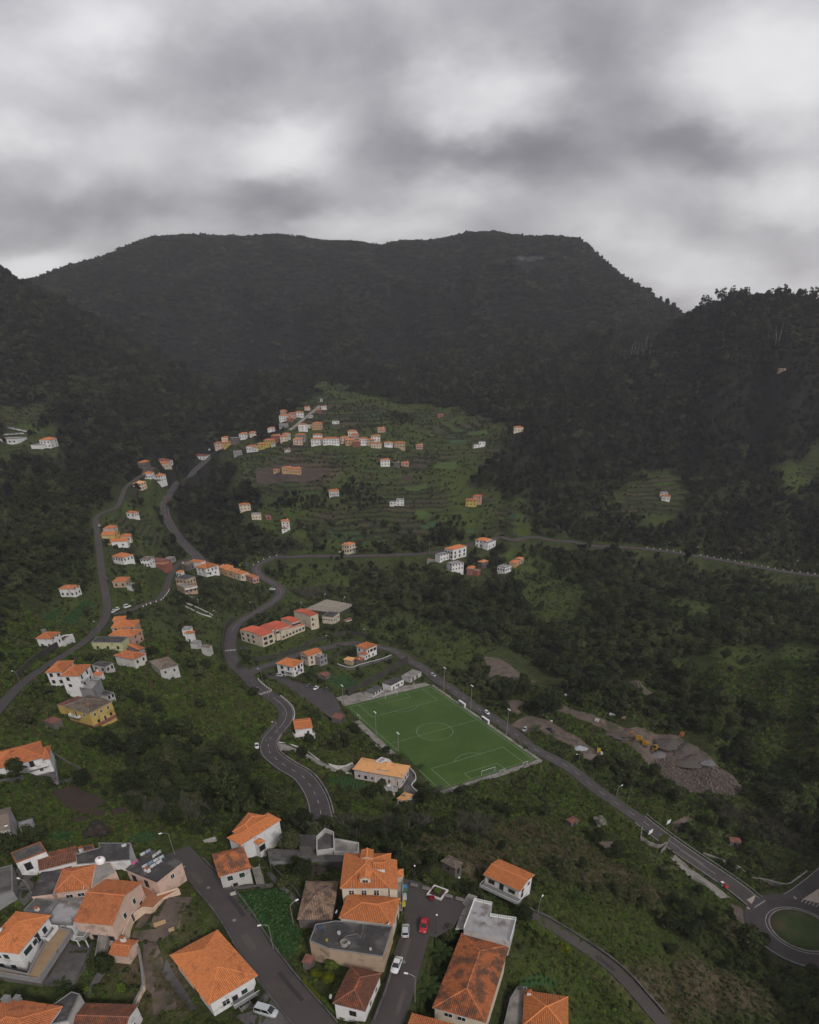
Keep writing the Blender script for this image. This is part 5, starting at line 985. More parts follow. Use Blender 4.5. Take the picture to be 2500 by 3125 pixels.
for lab, L_, N_, R_, wl, tl, kk in [('low house with rust orange roof at the top of the left lane', (1040, 518), (1090, 522), (1112, 508), 'stone', 'dkorange', 0), ('long white house with thin red roof at the top of the left lane', (1160, 508), (1262, 512), (1276, 500), 'white', 'rust', 1), ('cream house with brown roof below the long white house', (1185, 528), (1240, 532), (1272, 516), 'cream', 'dkorange', 1), ('white villa with terrace and pale orange roof on the left lane', (1072, 604), (1130, 606), (1150, 592), 'white', 'orange', 1), ('tall white house with orange roof and chimney on the left lane', (1160, 618), (1205, 622), (1235, 608), 'white', 'orange', 2), ('peach house with orange roof lowest on the left lane', (1005, 676), (1060, 680), (1086, 664), 'peach', 'peach', 2)]:
    H = House(lab); H.mass('g', L_, N_, R_, 5.4 if kk == 2 else 4.2, 'hip', wl, tl, .32, .3, 0, a=(2, max(kk, 1)), b=(3, max(kk, 1)), win='dark', wh=1.2, chim=[(.3, .2, 1.4, .7)] if kk == 2 else ())
    if kk == 2: H.balcony('b', .0, 1.0, 2.7, 1.2, 'wall')
H = House('low white building beside the upper road junction'); H.mass('g', (1448, 470), (1540, 475), (1550, 460), 3.4, 'hip', 'white', 'rust', .2, .2, 0, b=(5, 1), win='dark')
H = House('white building with glass front beside the parked cars on the left terraces'); H.mass('g', (22, 338), (118, 345), (140, 330), 3.6, 'flat', 'white', flat='pale', b=(4, 1), win='dark', ww=1.6)
H = House('white house with orange roof and open storeys on the left terraces'); H.mass('g', (310, 348), (372, 352), (400, 338), 6.4, 'hip', 'white', 'orange', .3, .4, 0, a=(2, 2), b=(3, 2), win='dark'); H.mass('g', (280, 380), (310, 390), (320, 375), 3.0, 'flat', 'white', flat='pale')
# --- school and the houses round the junction
H = House('cream school of stepped blocks with bright red roofs', 'school', 'school')
H.mass('j', (457, 667), (614, 722), (688, 681), 6.6, 'gable', 'cream', 'red', .10, .25, 2, 'x', b=[(.1, 3.9, 1.7, 1.5), (.35, 3.9, 1.7, 1.5), (.58, 3.9, 1.7, 1.5), (.1, .9, 1.7, 1.5), (.35, .9, 1.7, 1.5), (.58, .9, 1.7, 1.5)], a=[(.25, 3.9, 2.6, 1.6), (.7, 3.9, 2.6, 1.6), (.25, .9, 2.6, 1.6), (.7, .9, 2.6, 1.6)], win='grey', down=5)
H.mass('j', (622, 632), (718, 674), (818, 636), 6.6, 'gable', 'cream', 'red', .12, .25, 2, 'x', a=(5, 1), win='grey', z0=4.3, ww=2.0, wh=1.2); H.mass('j', (752, 587), (842, 619), (906, 601), 6.9, 'gable', 'cream', 'red', .12, .25, 2, 'x', a=(4, 1), win='grey', z0=4.8, ww=1.8, wh=1.1)
H.mass('j', (842, 532), (978, 570), (1057, 554), 7.6, 'gable', 'cream', 'red', .10, .25, 2, 'x', a=[(.25, 4.5, 1.4, 1.4), (.25, 1.2, 1.4, 1.4)], win='grey'); H.mass('j', (720, 692), (762, 706), (937, 630), 3.6, 'shed', 'cream', 'red', .12, .2, 2, 'y', a=(7, 1), win='grey', ww=1.6, wh=1.2); H.mass('j', (612, 650), (690, 672), (716, 652), 7.0, 'shed', 'cream', 'red', .12, .2, 2, 'x', a=[(.5, 3.4, 1.2, 2.2)], win='grey')
H = House('cream block with charcoal flat roof between the school and the sports court', 'school', 'school_annex'); H.mass('j', (1058, 575), (1150, 577), (1213, 542), 4.6, 'flat', 'cream', flat='dark', parapet=.2, a=[(.2, 1.8, 1.0, 1.0), (.5, .1, 1.0, 2.0, 'doorgreen'), (.8, 1.8, 1.0, 1.0)], b=(4, 1), win='grey', z0=2.4, wh=.6)
H = House('white two-storey house with wide orange roof at the car park entrance'); H.mass('j', (716, 924), (850, 953), (933, 906), 5.9, 'hip', 'white', 'orange', .36, .5, 2, a=[(.2, 3.4, 1.0, 1.5), (.55, 3.2, 1.6, 1.9, 'brown'), (.85, 3.4, 1.0, 1.5), (.3, .6, 1.2, 1.4), (.75, .6, 1.2, 1.4)], b=[(.3, 3.4, 1.6, 1.6), (.7, 3.2, 1.0, 2.0, 'doordark'), (.3, .6, 1.6, 1.4)], win='dark'); H.balcony('a', .35, .7, 2.8, 1.2, 'bars'); H.balcony('b', .5, 1.0, 2.8, 1.4, 'wall', True)
H = House('yellow house with orange roof and bare block annex behind the white junction house'); H.mass('j', (893, 847), (960, 873), (1072, 838), 5.8, 'gable', 'cream', 'orange', .32, .3, 2, 'x', b=[(.25, 3.4, .9, 1.3), (.5, 3.4, .9, 1.3), (.75, 3.4, .9, 1.3), (.5, .4, 1.0, 2.0, 'doorbrown')], a=(2, 2), win='dark'); H.mass('j', (1018, 868), (1050, 882), (1100, 858), 4.6, 'flat', 'grey', flat='conc', a=(2, 2), win='dark', parapet=.3)
H = House('white house with orange roof standing on the walled garden terrace'); H.mass('j', (1308, 797), (1405, 818), (1497, 788), 6.0, 'hip', 'white', 'orange', .34, .4, 2, a=[(.15, 3.6, 1.0, 1.3), (.45, 3.4, 2.2, 1.5), (.8, 3.4, 2.2, 1.5), (.2, .6, 1.0, 1.2), (.6, .6, 1.0, 1.2)], b=(2, 1), win='dark', z0=3.5, chim=[(-.3, .3, 1.2, .7)]); H.mass('j', (1340, 852), (1395, 862), (1432, 838), 3.2, 'hip', 'white', 'dkorange', .3, .3, 2, a=(2, 1), win='dark'); H.mass('j', (1235, 888), (1290, 905), (1310, 880), 2.4, 'hip', 'tan', 'peach', .25, .2, 2); H.mass('j', (1318, 895), (1365, 905), (1378, 882), 2.4, 'shed', 'stone', 'dkorange', .2, .2, 2, 'x', chim=[(-.2, 0, 1.2, .7)])
H = House('ruined stone hut with broken tiles beside the car park', 'ruin', 'ruin'); H.mass('f', (848, 365), (905, 378), (935, 355), 2.2, 'gable', 'stone', 'rust', .2, .1, 0, 'x')
H = House('white house with plain orange roof and concrete verandahs on the inside of the bend'); H.mass('f', (688, 753), (816, 738), (797, 668), 5.8, 'gable', 'white', 'orange', .24, .35, 2, 'y', b=[(.3, 1.0, 1.2, 1.2), (.75, 3.4, .9, .9)], win='dark'); H.balcony('b', -.1, 1.1, 2.6, 1.6, 'wall', True); H.balcony('c', .0, 1.0, 2.6, 1.2, 'wall')
H.deck('f', [(640, 740), (668, 828), (838, 812), (830, 770)], .1, 'conc', 'grey', .3)
H = House('peach villa with broad pale orange hip roof and round tower beside the pitch', 'villa', 'villa'); H.mass('f', (1094, 1030), (1446, 1092), (1500, 1005), 4.8, 'hip', 'lilac', 'peach', .34, .6, 2, 'y', b=[(.1, 1.2, .8, .9), (.24, .8, 1.2, 1.5), (.38, 1.2, .8, .9), (.6, .2, 1.2, 2.2, 'doorbrown'), (.75, .8, 1.2, 1.6), (.9, .2, 1.2, 2.2, 'doorbrown')], a=(3, 1), win='dark', zb=3.0); V = H
for q in (-.38, -.2, -.02, .12): m_ = MB(); m_.tube([(-H.w/2-.05, -q*H.d*.9-H.d*.28, 0), (-H.w/2-.05, -q*H.d*.9-H.d*.28, 4.6)], .22, 8); H.part('column', m_, WALL['peach'])
m_ = MB(); m_.lathe([(4.0, -3), (4.0, 4.9)], 28); o = H.part('tower', m_, WALL['lilac'], False); o.matrix_local = H.M @ Matrix.Translation((H.w*.42, H.d*.04, 0)); m2 = MB(); m2.lathe([(4.3, 4.9), (4.3, 5.5), (3.8, 5.5), (3.8, 5.05), (.05, 5.05)], 28); o2 = m2.build('tower_roof', WALL['peach'], H.t); o2.matrix_local = o.matrix_local.copy()
H.mass('f', (1285, 1030), (1345, 1040), (1378, 985), 6.2, 'hip', 'peach', 'peach', .4, .2, 2); H.mass('f', (1262, 978), (1295, 992), (1330, 960), 6.0, 'flat', 'white', flat='pale', parapet=.5, par='white')
H.deck('f', [(1285, 1175), (1305, 1120), (1430, 1105), (1440, 1140), (1385, 1215)], .3, 'pale', 'peach', .25)
H = House('small peach garage with orange roof below the villa', 'garage', 'garage'); H.mass('f', (1394, 1245), (1465, 1257), (1532, 1212), 3.0, 'hip', 'lilac', 'peach', .3, .25, 2, b=[(.5, 0, 2.4, 2.0, 'doordark')], chim=[(-.1, 0, 1.2, .8, 'dark')], zb=3.2)
H = House('white clubhouse with black flat roof at the far end of the pitch', 'clubhouse', 'clubhouse'); H.mass('f', (1292, 428), (1366, 442), (1462, 399), 3.2, 'flat', 'white', flat='dark', parapet=.1, par='dark', a=[(.2, .1, .9, 1.9, 'doordark'), (.45, .9, 1.0, 1.0), (.6, .1, .9, 1.9, 'doordark'), (.85, .9, 1.0, 1.0)], win='dark', zb=0.1)
H = House('low grey changing hut with white wall beside the clubhouse', 'hut', 'hut'); H.mass('f', (1166, 490), (1235, 500), (1322, 458), 2.3, 'flat', 'oldwhite', flat='dconc', parapet=.05, a=(4, 1), win='dark', zb=0.1)
H = House('long concrete roofed store below the pitch road', 'store', 'store'); H.mass('f', (1432, 378), (1500, 392), (1582, 345), 2.6, 'flat', 'oldwhite', flat='conc', parapet=.1, a=[(.25, .1, 1.2, 2, 'doordark'), (.6, .1, 1.2, 2, 'doordark')], zb=0.1)
H = House('brown stone store hut at the corner of the car park', 'hut', 'hut'); H.mass('f', (945, 665), (1010, 680), (1035, 645), 2.6, 'shed', 'stone', 'rust', .08, .15, 0, 'x', a=[(.3, .1, 1, 1.9, 'doordark'), (.7, .1, 1, 1.9, 'doordark')])
H = House('white cottage with orange roof on the bank left of the school road'); H.mass('j', (25, 698), (90, 700), (115, 682), 4.6, 'hip', 'white', 'orange', .34, .3, 2, b=[(.5, .1, .8, 1.2)], win='dark')
H = House('pale outbuilding with white flat roof behind the white bank cottage', 'outbuilding', 'outbuilding'); H.mass('j', (14, 665), (70, 668), (84, 645), 4.0, 'flat', 'white', flat='pale')
H = House('ruined white annex with rusty sheets below the bank cottage', 'ruin', 'ruin'); H.mass('j', (78, 770), (128, 775), (150, 748), 2.8, 'flat', 'oldwhite', flat='conc', parapet=.1); H.mass('j', (160, 800), (215, 808), (228, 785), 2.4, 'shed', 'oldwhite', 'grey', .1, .1, 0, 'x')
# --- across the valley
H = House('tall white house with orange roof and dark timber balconies above the ravine'); H.mass('i', (648, 1282), (698, 1302), (792, 1270), 7.4, 'hip', 'white', 'orange', .3, .4, 0, a=(3, 2), b=(3, 2), win='brown', ww=1.6, wh=1.7); H.mass('i', (572, 1330), (600, 1342), (662, 1325), 4.6, 'flat', 'white', flat='pale', a=(3, 2), win='dark', wh=.9, parapet=.3); H.deck('i', [(500, 1375), (560, 1345), (640, 1360), (630, 1385)], 0, 'terra', 'grey', .3)
H = House('white house with pale orange roof and verandah at the valley road'); H.mass('i', (870, 1222), (950, 1236), (972, 1216), 5.6, 'hip', 'white', 'orange', .3, .3, 0, b=(3, 2), win='dark'); H.mass('i', (930, 1240), (960, 1250), (1012, 1228), 4.8, 'flat', 'white', flat='pale', a=(2, 1), win='dark')
H = House('white flat roofed house with outside stair below the tall white house'); H.mass('i', (640, 1398), (690, 1412), (782, 1398), 5.2, 'flat', 'white', flat='pale', parapet=.3, a=(4, 2), b=(2, 2), win='dark', wh=1.0)
H = House('brick red house with small orange roof among the valley houses'); H.mass('i', (796, 1440), (850, 1444), (868, 1424), 5.0, 'hip', 'brick', 'orange', .36, .3, 0, a=(1, 2), b=(2, 2), win='white'); H.mass('i', (850, 1455), (880, 1462), (900, 1450), 3.4, 'flat', 'brick', flat='terra')
H = House('square stone house with orange pyramid roof among the valley houses'); H.mass('i', (870, 1390), (918, 1398), (974, 1386), 4.6, 'hip', 'stone', 'orange', .42, .3, 0, a=(2, 1), win='dark', chim=[(-.3, -.3, 1.6, .6)])
H = House('white flat roofed house with chimney at the edge of the valley houses'); H.mass('i', (1030, 1424), (1090, 1436), (1138, 1420), 4.2, 'flat', 'white', flat='pale', parapet=.25, a=(3, 1), b=(3, 1), win='dark', z0=1.6, chim=[(.3, .2, 1.2, .8, 'dark')])
H = House('low house with split orange roofs on the lawn right of the valley houses'); H.mass('i', (1118, 1395), (1175, 1402), (1200, 1380), 3.2, 'hip', 'orange', 'orange', .3, .3, 0); H.mass('i', (1168, 1362), (1205, 1372), (1225, 1358), 4.0, 'hip', 'tan', 'orange', .3, .3, 0, a=(1, 1), win='dark')
H = House('cream house with balcony above the hidden part of the valley road'); H.mass('h', (1328, 1262), (1392, 1268), (1450, 1250), 6.2, 'hip', 'cream', 'orange', .3, .35, 0, a=(2, 2), b=(3, 2), win='dark', wh=1.2, chim=[(-.3, .2, 1.2, .6)]); H.balcony('a', 0, 1.0, 2.8, 1.3, 'bars'); H.deck('h', [(1312, 1320), (1380, 1332), (1462, 1325), (1450, 1300)], .1, 'conc', 'cream', .5)
# --- the terraced slope and the upper village: base centre, size, storeys
FAR = [('yellow and pink house on the upper terraces', 'i', (835, 965), 13, 9, 5.6, -12, 'yellow', 'orange'), ('pink wing of the yellow terrace house', 'i', (880, 940), 10, 7, 6, -12, 'salmon', 'red'), ('cream house alone at the edge of the high wood', 'i', (1185, 410), 13, 8, 4.4, 4, 'cream', 'orange'), ('white house in two steps on the middle terraces', 'i', (300, 965), 9, 7, 6, -5, 'white', ''), ('low white annex of the stepped terrace house', 'i', (248, 960), 8, 6, 3, -5, 'white', ''),
 ('white terrace house with long shadowed balcony', 'i', (186, 665), 12, 8, 5.8, 6, 'white', 'dkorange'), ('stone barn between the white balcony house and the pink cottage', 'i', (272, 670), 8, 6, 3.4, 6, 'stone', 'grey'), ('pink cottage with orange roof on the terraces', 'i', (336, 668), 10, 7, 3.4, -4, 'salmon', 'orange'), ('orange cottage at the right end of the village', 'i', (445, 538), 9, 6, 4, -8, 'salmon', 'orange'), ('wide tan house at the right end of the village row', 'i', (295, 530), 15, 9, 5, -4, 'tan', 'orange'), ('low white house scattered over the right terraces', 'i', (872, 530), 10, 6, 3, 20, 'white', ''), ('flat white house beside the low white house on the right terraces', 'i', (912, 510), 9, 6, 3.2, 5, 'white', ''), ('pink cottage with orange roof above the village', 'i', (158, 412), 11, 7, 4, 5, 'salmon', 'orange'), ('white house on the wooded knoll with green terraces', 'm', (712, 1453), 10, 8, 3.6, -10, 'offwhite', 'orange'), ('flat roofed shed behind the knoll house', 'm', (700, 1422), 9, 5, 2.6, -5, 'oldwhite', ''),
 ('cream house with brown roof on the lower terraces', 'h', (612, 998), 13, 8, 5.4, 18, 'cream', 'dkorange'), ('unfinished cream house below the brown roofed terrace house', 'h', (700, 1063), 11, 8, 4.6, 8, 'cream', ''), ('tall cream house with orange pyramid roof on the lower terraces', 'h', (918, 1130), 9, 8, 6.4, 14, 'offwhite', 'orange'), ('small white annex of the tall pyramid roof house', 'h', (908, 1162), 6, 5, 3, 14, 'white', 'brown'), ('pale stone house with orange roof beside the terraced orchard', 'h', (1280, 888), 12, 9, 4.4, 10, 'oldwhite', 'dkorange'), ('long orange villa with wings on the brown field', 'h', (990, 722), 15, 9, 4.6, -3, 'orange', 'orange'), ('left wing of the long orange villa', 'h', (930, 712), 12, 8, 4.2, -3, 'orange', 'orange'), ('gatehouse of the long orange villa', 'h', (850, 716), 8, 5, 2.6, 4, 'orange', 'orange')]
VILL = [  # upper village
 ('white house with flat front above the upper village road', (908, 330), 14, 8, 6, 0, 'white', 'dkorange'), ('pale pink house at the top of the hamlet', (905, 282), 11, 7, 4.5, 8, 'salmon', 'dkorange'), ('pink house behind the top white house', (968, 306), 11, 8, 5, -5, 'salmon', 'dkorange'), ('red house beside the hamlet road', (950, 335), 10, 7, 4, 5, 'brick', 'dkorange'), ('white house at the bend of the hamlet road', (1022, 300), 12, 8, 5.5, -8, 'white', 'dkorange'), ('long low pink house on the ridge of the hamlet', (1080, 250), 9, 6, 3.5, 15, 'pink', 'orange'), ('red hut on the hamlet terraces', (1170, 268), 7, 6, 3.5, 0, 'brick', 'orange'), ('white cottage on the hamlet terraces', (1206, 242), 8, 6, 3.5, 0, 'white', 'orange'), ('small white house highest in the hamlet', (1186, 184), 4, 4, 3, 0, 'oldwhite', ''), ('flat grey house at the hamlet terraces', (1106, 308), 7, 5, 3, 0, 'oldwhite', ''),
 ('white three storey house below the hamlet road', (1050, 405), 13, 8, 7, 5, 'white', 'orange'), ('orange house right of the three storey house', (1158, 392), 14, 9, 6.5, -5, 'orange', 'orange'), ('row of garages between the white and orange houses', (1105, 380), 13, 5, 3, 0, 'cream', ''), ('grey house left of the village', (905, 380), 13, 7, 4.2, 0, 'grey', ''), ('white cottage with red roof below the wood', (812, 408), 10, 7, 3.6, -5, 'white', 'orange'), ('flat white shed on the terraces above the village', (1295, 352), 10, 5, 3, 0, 'white', ''), ('peach house above the upper junction', (470, 482), 12, 9, 4.4, 5, 'peach', 'orange'), ('pink house at the upper junction', (424, 530), 13, 8, 5.5, -10, 'pink', 'dkorange'), ('yellow house at the upper junction', (486, 525), 12, 9, 5, -12, 'yellow', 'orange'), ('white house with orange roof beside the block yard', (606, 462), 12, 9, 5.5, -8, 'white', 'orange'), ('bare block building left of the white house', (540, 490), 13, 8, 5, 0, 'stone', ''), ('low cottage with orange roof under the wood', (675, 435), 11, 7, 3, 6, 'cream', 'orange'), ('orange roofed white house below the village street', (668, 550), 14, 9, 4.4, -15, 'white', 'dkorange'), ('white gable beside the orange roofed house', (690, 560), 7, 6, 4, -15, 'white', 'orange'), ('grey house with block walls at the lower street', (560, 585), 12, 8, 4, 10, 'grey', ''), ('yellow stepped house on the village street', (740, 535), 10, 8, 5, -18, 'yellow', 'orange'), ('second yellow house on the village street', (800, 515), 14, 9, 6, -14, 'yellow', 'orange'), ('dark roofed brick house behind the yellow houses', (850, 478), 13, 8, 5.5, -5, 'brick', 'dkorange'), ('cream house behind the yellow houses', (908, 480), 10, 8, 5, 0, 'cream', 'dkorange'), ('pale house in the middle of the street', (925, 455), 11, 7, 4, 5, 'oldwhite', 'orange'), ('grey house with brown roof in the village middle', (1032, 475), 14, 9, 6, -8, 'grey', 'dkorange'), ('pink two storey house in the village middle', (1012, 508), 12, 8, 6, -4, 'pink', 'orange'),
 ('long white terrace house, first of the village row', (1168, 508), 20, 9, 6, -5, 'white', 'dkorange'), ('long white terrace house, second of the village row', (1262, 505), 22, 9, 6, 3, 'white', 'dkorange'), ('orange roof behind the first terrace house', (1160, 468), 12, 7, 5, -4, 'white', 'orange'), ('pink house in the crowded village row', (1365, 495), 11, 9, 6, -6, 'pink', 'dkorange'), ('orange house in the crowded village row', (1398, 510), 11, 9, 5.5, 5, 'orange', 'orange'), ('brick house in front of the crowded row', (1452, 520), 10, 8, 5, -5, 'brick', 'dkorange'), ('white house in the crowded village row', (1502, 505), 11, 9, 6, 0, 'white', 'orange'), ('cream house behind the crowded row', (1420, 438), 13, 8, 4.5, 6, 'cream', 'orange'), ('salmon house behind the crowded row', (1440, 462), 10, 7, 4.5, -8, 'salmon', 'orange'), ('tan house in the crowded village row', (1555, 508), 11, 8, 5, 4, 'tan', 'dkorange'), ('white gabled house at the end of the row', (1595, 482), 12, 8, 5.5, -5, 'white', 'orange'), ('cream house in front of the row end', (1600, 528), 14, 8, 4, -6, 'cream', 'dkorange'), ('low white house after the row end', (1690, 515), 11, 6, 3.2, 5, 'white', 'orange'), ('white shed below the second yellow house', (826, 520), 6, 5, 3, 0, 'oldwhite', ''), ('white roofed greenhouse on the village terraces', (930, 560), 8, 5, 2.4, 10, 'oldwhite', 'rust')]
for rec in FAR+[(l, 'h', *r) for l, *r in VILL]:
    lab, rg, p, W_, D_, hh, rot, wl, tl = rec; H = House(lab); nw = max(int(W_/3.4), 1); ns = 2 if hh > 4.9 else 1
    W_, D_, hh = W_*.74, D_*.76, hh*.80; H.at(rg, p, W_, D_, hh, rot, wall=wl, tile=('dkorange' if tl == 'orange' and rnd.random() < .6 else tl) or 'orange', roof='hip' if tl else 'flat', flat='pale', rise=.30, a=(nw, ns), b=(2, ns), d=(2, ns), win='dark', wh=.9, ww=.75, storey=2.3, z0=.7, chim=[(.3, .2, 1.2, .7)] if (tl and rnd.random() < .4) else ())
for lab, rg, p, W_, D_, hh, rot, wl, tl in [('pink tin hut on the green slope below the pitch', 'l', (95, 1215), 4.2, 3.2, 2.0, 35, 'stone', 'rust'), ('pink tin hut in the vegetable field by the bypass', 'l', (1160, 1345), 4.5, 3.4, 2.2, -8, 'stone', 'rust'), ('white tin roof shed on the grass at the left edge', 'a', (235, 75), 3.5, 2.6, 1.6, 30, 'oldwhite', ''), ('tiny orange hut on the lower terraces', 'h', (787, 1068), 5, 4, 2.2, 20, 'brick', 'rust'), ('tent shaped white shelter on the school lawn', 'j', (1262, 600), 4.5, 3.0, .6, 40, 'white', 'rust'), ('orange roofed hut on the far right slope', 'm', (1478, 605), 6, 4, 1.6, 0, 'tan', 'rust'), ('small red roofed hut high on the terraces', 'i', (600, 300), 7, 5, 2.6, 10, 'brick', 'rust')]:
    H = House(lab, 'hut', 'hut'); H.at(rg, p, W_, D_, hh, rot, wall=wl, tile=tl or 'orange', roof='gable' if tl else 'flat', flat='pale', rise=.15 if lab[0] != 't' else .5, over=.15, a=[(.5, .05, .9, min(1.7, hh-.2), 'doordark')] if hh > 1.5 else None)
H = House('big white roofed shed cut by the left edge', 'shed', 'shed'); H.mass('e', (-160, 1560), (85, 1562), (5, 1400), 3.0, 'gable', 'oldwhite', 'grey', .25, .3, 0, 'y')

# ------------------------------------------------------------------ level the ground under the buildings
def pads_into_ground():
    global Z
    for t_ in PADZ:
        hx, hy, hw, hd, ha, zb = t_; r = (hw+hd)*.75+7
        i0, i1 = np.searchsorted(YR, [hy-r, hy+r]); sl = slice(max(i0-1, 0), i1+1); x, y = GX[sl]-hx, GY[sl]-hy
        u = np.abs(x*math.cos(ha)+y*math.sin(ha))-hw/2; v = np.abs(-x*math.sin(ha)+y*math.cos(ha))-hd/2; d = np.maximum(np.maximum(u, v), 0)
        cell = .6*HALF[sl][:, None]/NC_*2; lim = zb-.05+np.clip(d-1.2-cell, 0, None)*.75; w = d < 7+cell
        Z[sl] = np.where(w, np.minimum(Z[sl], lim), Z[sl])
        up = np.clip(1-(d-.2)/5.0, 0, 1); Z[sl] = np.where((Z[sl] < zb-2.2), Z[sl]*(1-up)+(zb-2.2)*up, Z[sl])
PADZ = [(p[0], p[1], p[2], p[3], p[4], z) for p, z in zip(PADS, PADBASE)]
pads_into_ground()
for k in ('main', 'left', 'loop', 'lane', 'street', 'right', 'pitchside', 'square'): carve(ROADS[k][0], ROADS[k][1]/2+.5, 1.5)

# ------------------------------------------------------------------ fields and yards
def fld(name, reg, pts, m, dz=.10, **k): return drape(name, [G(*sv(reg, *p)) for p in pts], m, dz, **k)
fld('ploughed_field', 'e', [(410, 1240), (600, 1196), (760, 1275), (885, 1350), (700, 1440), (530, 1365)], M_soil, rows_=(.16, 1.5, 2.2), step=.7); fld('ploughed_field', 'e', [(735, 1425), (820, 1395), (900, 1430), (800, 1475)], M_soil, rows_=(.14, 1.4, 2.0), step=.7); fld('ploughed_field', 'e', [(590, 1490), (680, 1455), (740, 1480), (640, 1520)], M_soil, step=1.2); fld('ploughed_field', 'e', [(910, 1410), (1000, 1380), (1065, 1420), (960, 1460)], M_soil, step=1.2)
fld('ploughed_field', 'h', [(690, 690), (900, 660), (1060, 680), (1270, 690), (1190, 760), (960, 790), (700, 800)], mat('brown_terrace_soil', (.075, .052, .042), .97, (.05, .036, .03), .12, .6, coords='World'), .25)
fld('ploughed_field', 'i', [(310, 745), (365, 735), (395, 775), (350, 785)], M_soil, .3); fld('ploughed_field', 'i', [(385, 655), (450, 650), (500, 690), (420, 690)], M_soil, .3)
fld('bare_ground', 'k', [(685, 255), (800, 270), (940, 370), (1080, 450), (960, 440), (720, 410)], M_dirt, .15); fld('bare_ground', 'k', [(860, 590), (960, 585), (1000, 610), (930, 640), (970, 690), (900, 690)], M_dirt, .15); fld('bare_ground', 'k', [(880, 775), (1000, 700), (1180, 740), (1290, 810), (1400, 870), (1600, 1000), (1500, 1040), (1380, 950), (1180, 850), (990, 830), (950, 800)], M_dirt, .15)
fld('gravel_yard', 'l', [(0, 410), (120, 470), (320, 530), (480, 590), (650, 625), (800, 640), (930, 720), (1040, 820), (1140, 880), (1240, 1000), (1150, 1035), (900, 1015), (780, 965), (640, 870), (560, 780), (430, 680), (300, 590), (150, 530), (0, 470)], M_dirt, .15)
M_cliff = mat('cliff_rock', (.085, .08, .082), .95, (.028, .028, .028), .06, .7, .5, .3, coords='World')
for x0, x1, y0, y1 in ((1578, 1604, 780, 799), (1602, 1640, 783, 803), (1638, 1662, 786, 796), (1714, 1728, 783, 792)): drape('cliff', [G(x0, y0+5), G((x0+x1)/2, y0), G(x1, y0+4), G(x1-3, y1-4), G((x0+x1)/2+4, y1), G(x0+2, y1-3)], M_cliff, 1.5)
NOPLANT.append(np.array([G(*p) for p in ((1572, 774), (1670, 780), (1668, 815), (1575, 812))]))
fld('bare_ground', 'l', [(470, 280), (560, 300), (690, 375), (650, 395), (540, 350)], M_dirt, .15); fld('bare_ground', 'd', [(30, 525), (200, 540), (250, 590), (100, 585)], M_dirt, .12); fld('bare_ground', 'd', [(480, 600), (640, 640), (700, 760), (560, 740), (420, 640)], M_grassm, .1, keep=False)
fld('bare_ground', 'd', [(1060, 1000), (1130, 1030), (1200, 1120), (1160, 1170), (1070, 1080)], M_dirt, .12)
fld('farm_plot', 'd', [(640, 450), (760, 360), (920, 380), (1080, 520), (1070, 660), (880, 640)], M_grassm, .1, keep=False); fld('bare_ground', 'd', [(620, 400), (740, 340), (755, 365), (650, 470)], M_dirt, .12)
fld('pavement', 'd', [(600, 660), (640, 640), (800, 770), (1060, 965), (985, 970), (800, 840)], M_conc, .2); fld('bare_ground', 'a', [(1200, 740), (1440, 640), (1590, 640), (1480, 900), (1330, 1000), (1080, 1000)], M_dirt, .08); fld('bare_ground', 'a', [(1250, 1440), (1420, 1390), (1460, 1560), (1260, 1620)], M_dirt, .08)
fld('yard', 'a', [(520, 1000), (760, 1030), (700, 1250), (560, 1400), (330, 1380)], M_concd, .1); fld('path', 'a', [(830, 1240), (900, 1240), (800, 1380), (740, 1480), (690, 1470), (760, 1340)], M_concd, .12); fld('path', 'a', [(100, 400), (270, 450), (280, 640), (200, 720), (100, 600)], M_concd, .1); fld('path', 'a', [(1180, 1010), (1290, 1010), (1350, 1180), (1260, 1450), (1190, 1380)], M_dirt, .07)
fld('yard', 'b', [(320, 1740), (560, 1490), (870, 1790), (500, 1830)], M_concd, .1); fld('yard', 'a', [(1370, 1140), (1420, 1250), (1620, 1560), (1560, 1570), (1330, 1260)], M_concd, .1); fld('path', 'b', [(560, 560), (620, 640), (720, 760), (830, 830), (830, 800), (720, 690), (600, 560)], M_concd, .15); fld('yard', 'c', [(960, 1480), (1050, 1390), (1080, 1650), (960, 1663)], M_dirt, .1)
CABB = [G(*sv('b', *p)) for p in [(320, 775), (430, 712), (640, 692), (770, 800), (725, 890), (860, 1080), (765, 1270), (640, 1190), (500, 990)]]; drape('vegetable_field', CABB, M_crop, .06)
CROPS = [np.array(CABB)]
for rg, pts in (('g', [(460, 1722), (620, 1560), (720, 1585), (560, 1740)]), ('g', [(310, 1722), (340, 1650), (480, 1600), (420, 1700)]), ('a', [(1040, 175), (1180, 100), (1310, 120), (1250, 200)]), ('a', [(390, 170), (500, 90), (640, 110), (560, 170)]), ('f', [(930, 400), (1030, 360), (1150, 420), (1060, 470), (960, 450)]), ('f', [(900, 1090), (1000, 1090), (1120, 1110), (1210, 1150), (1140, 1170), (960, 1140)]), ('c', [(1075, 1330), (1180, 1290), (1350, 1340), (1330, 1400), (1080, 1400)])):
    W = [G(*sv(rg, *p)) for p in pts]; drape('vegetable_field', W, M_crop, .06, step=1.0, rows_=(.1, 1.3, .9)); CROPS.append(np.array(W))
for pts in ([(445, 1125), (500, 1115), (540, 1140), (480, 1160)], [(490, 1105), (540, 1090), (600, 1110), (540, 1135)], [(1095, 1060), (1200, 1040), (1210, 1070), (1110, 1085)], [(800, 1150), (850, 1150), (860, 1175), (810, 1175)], [(670, 480), (790, 475), (800, 500), (680, 505)], [(700, 405), (780, 400), (780, 418), (700, 420)]): fld('vegetable_field', 'i', pts, M_crop, .3)
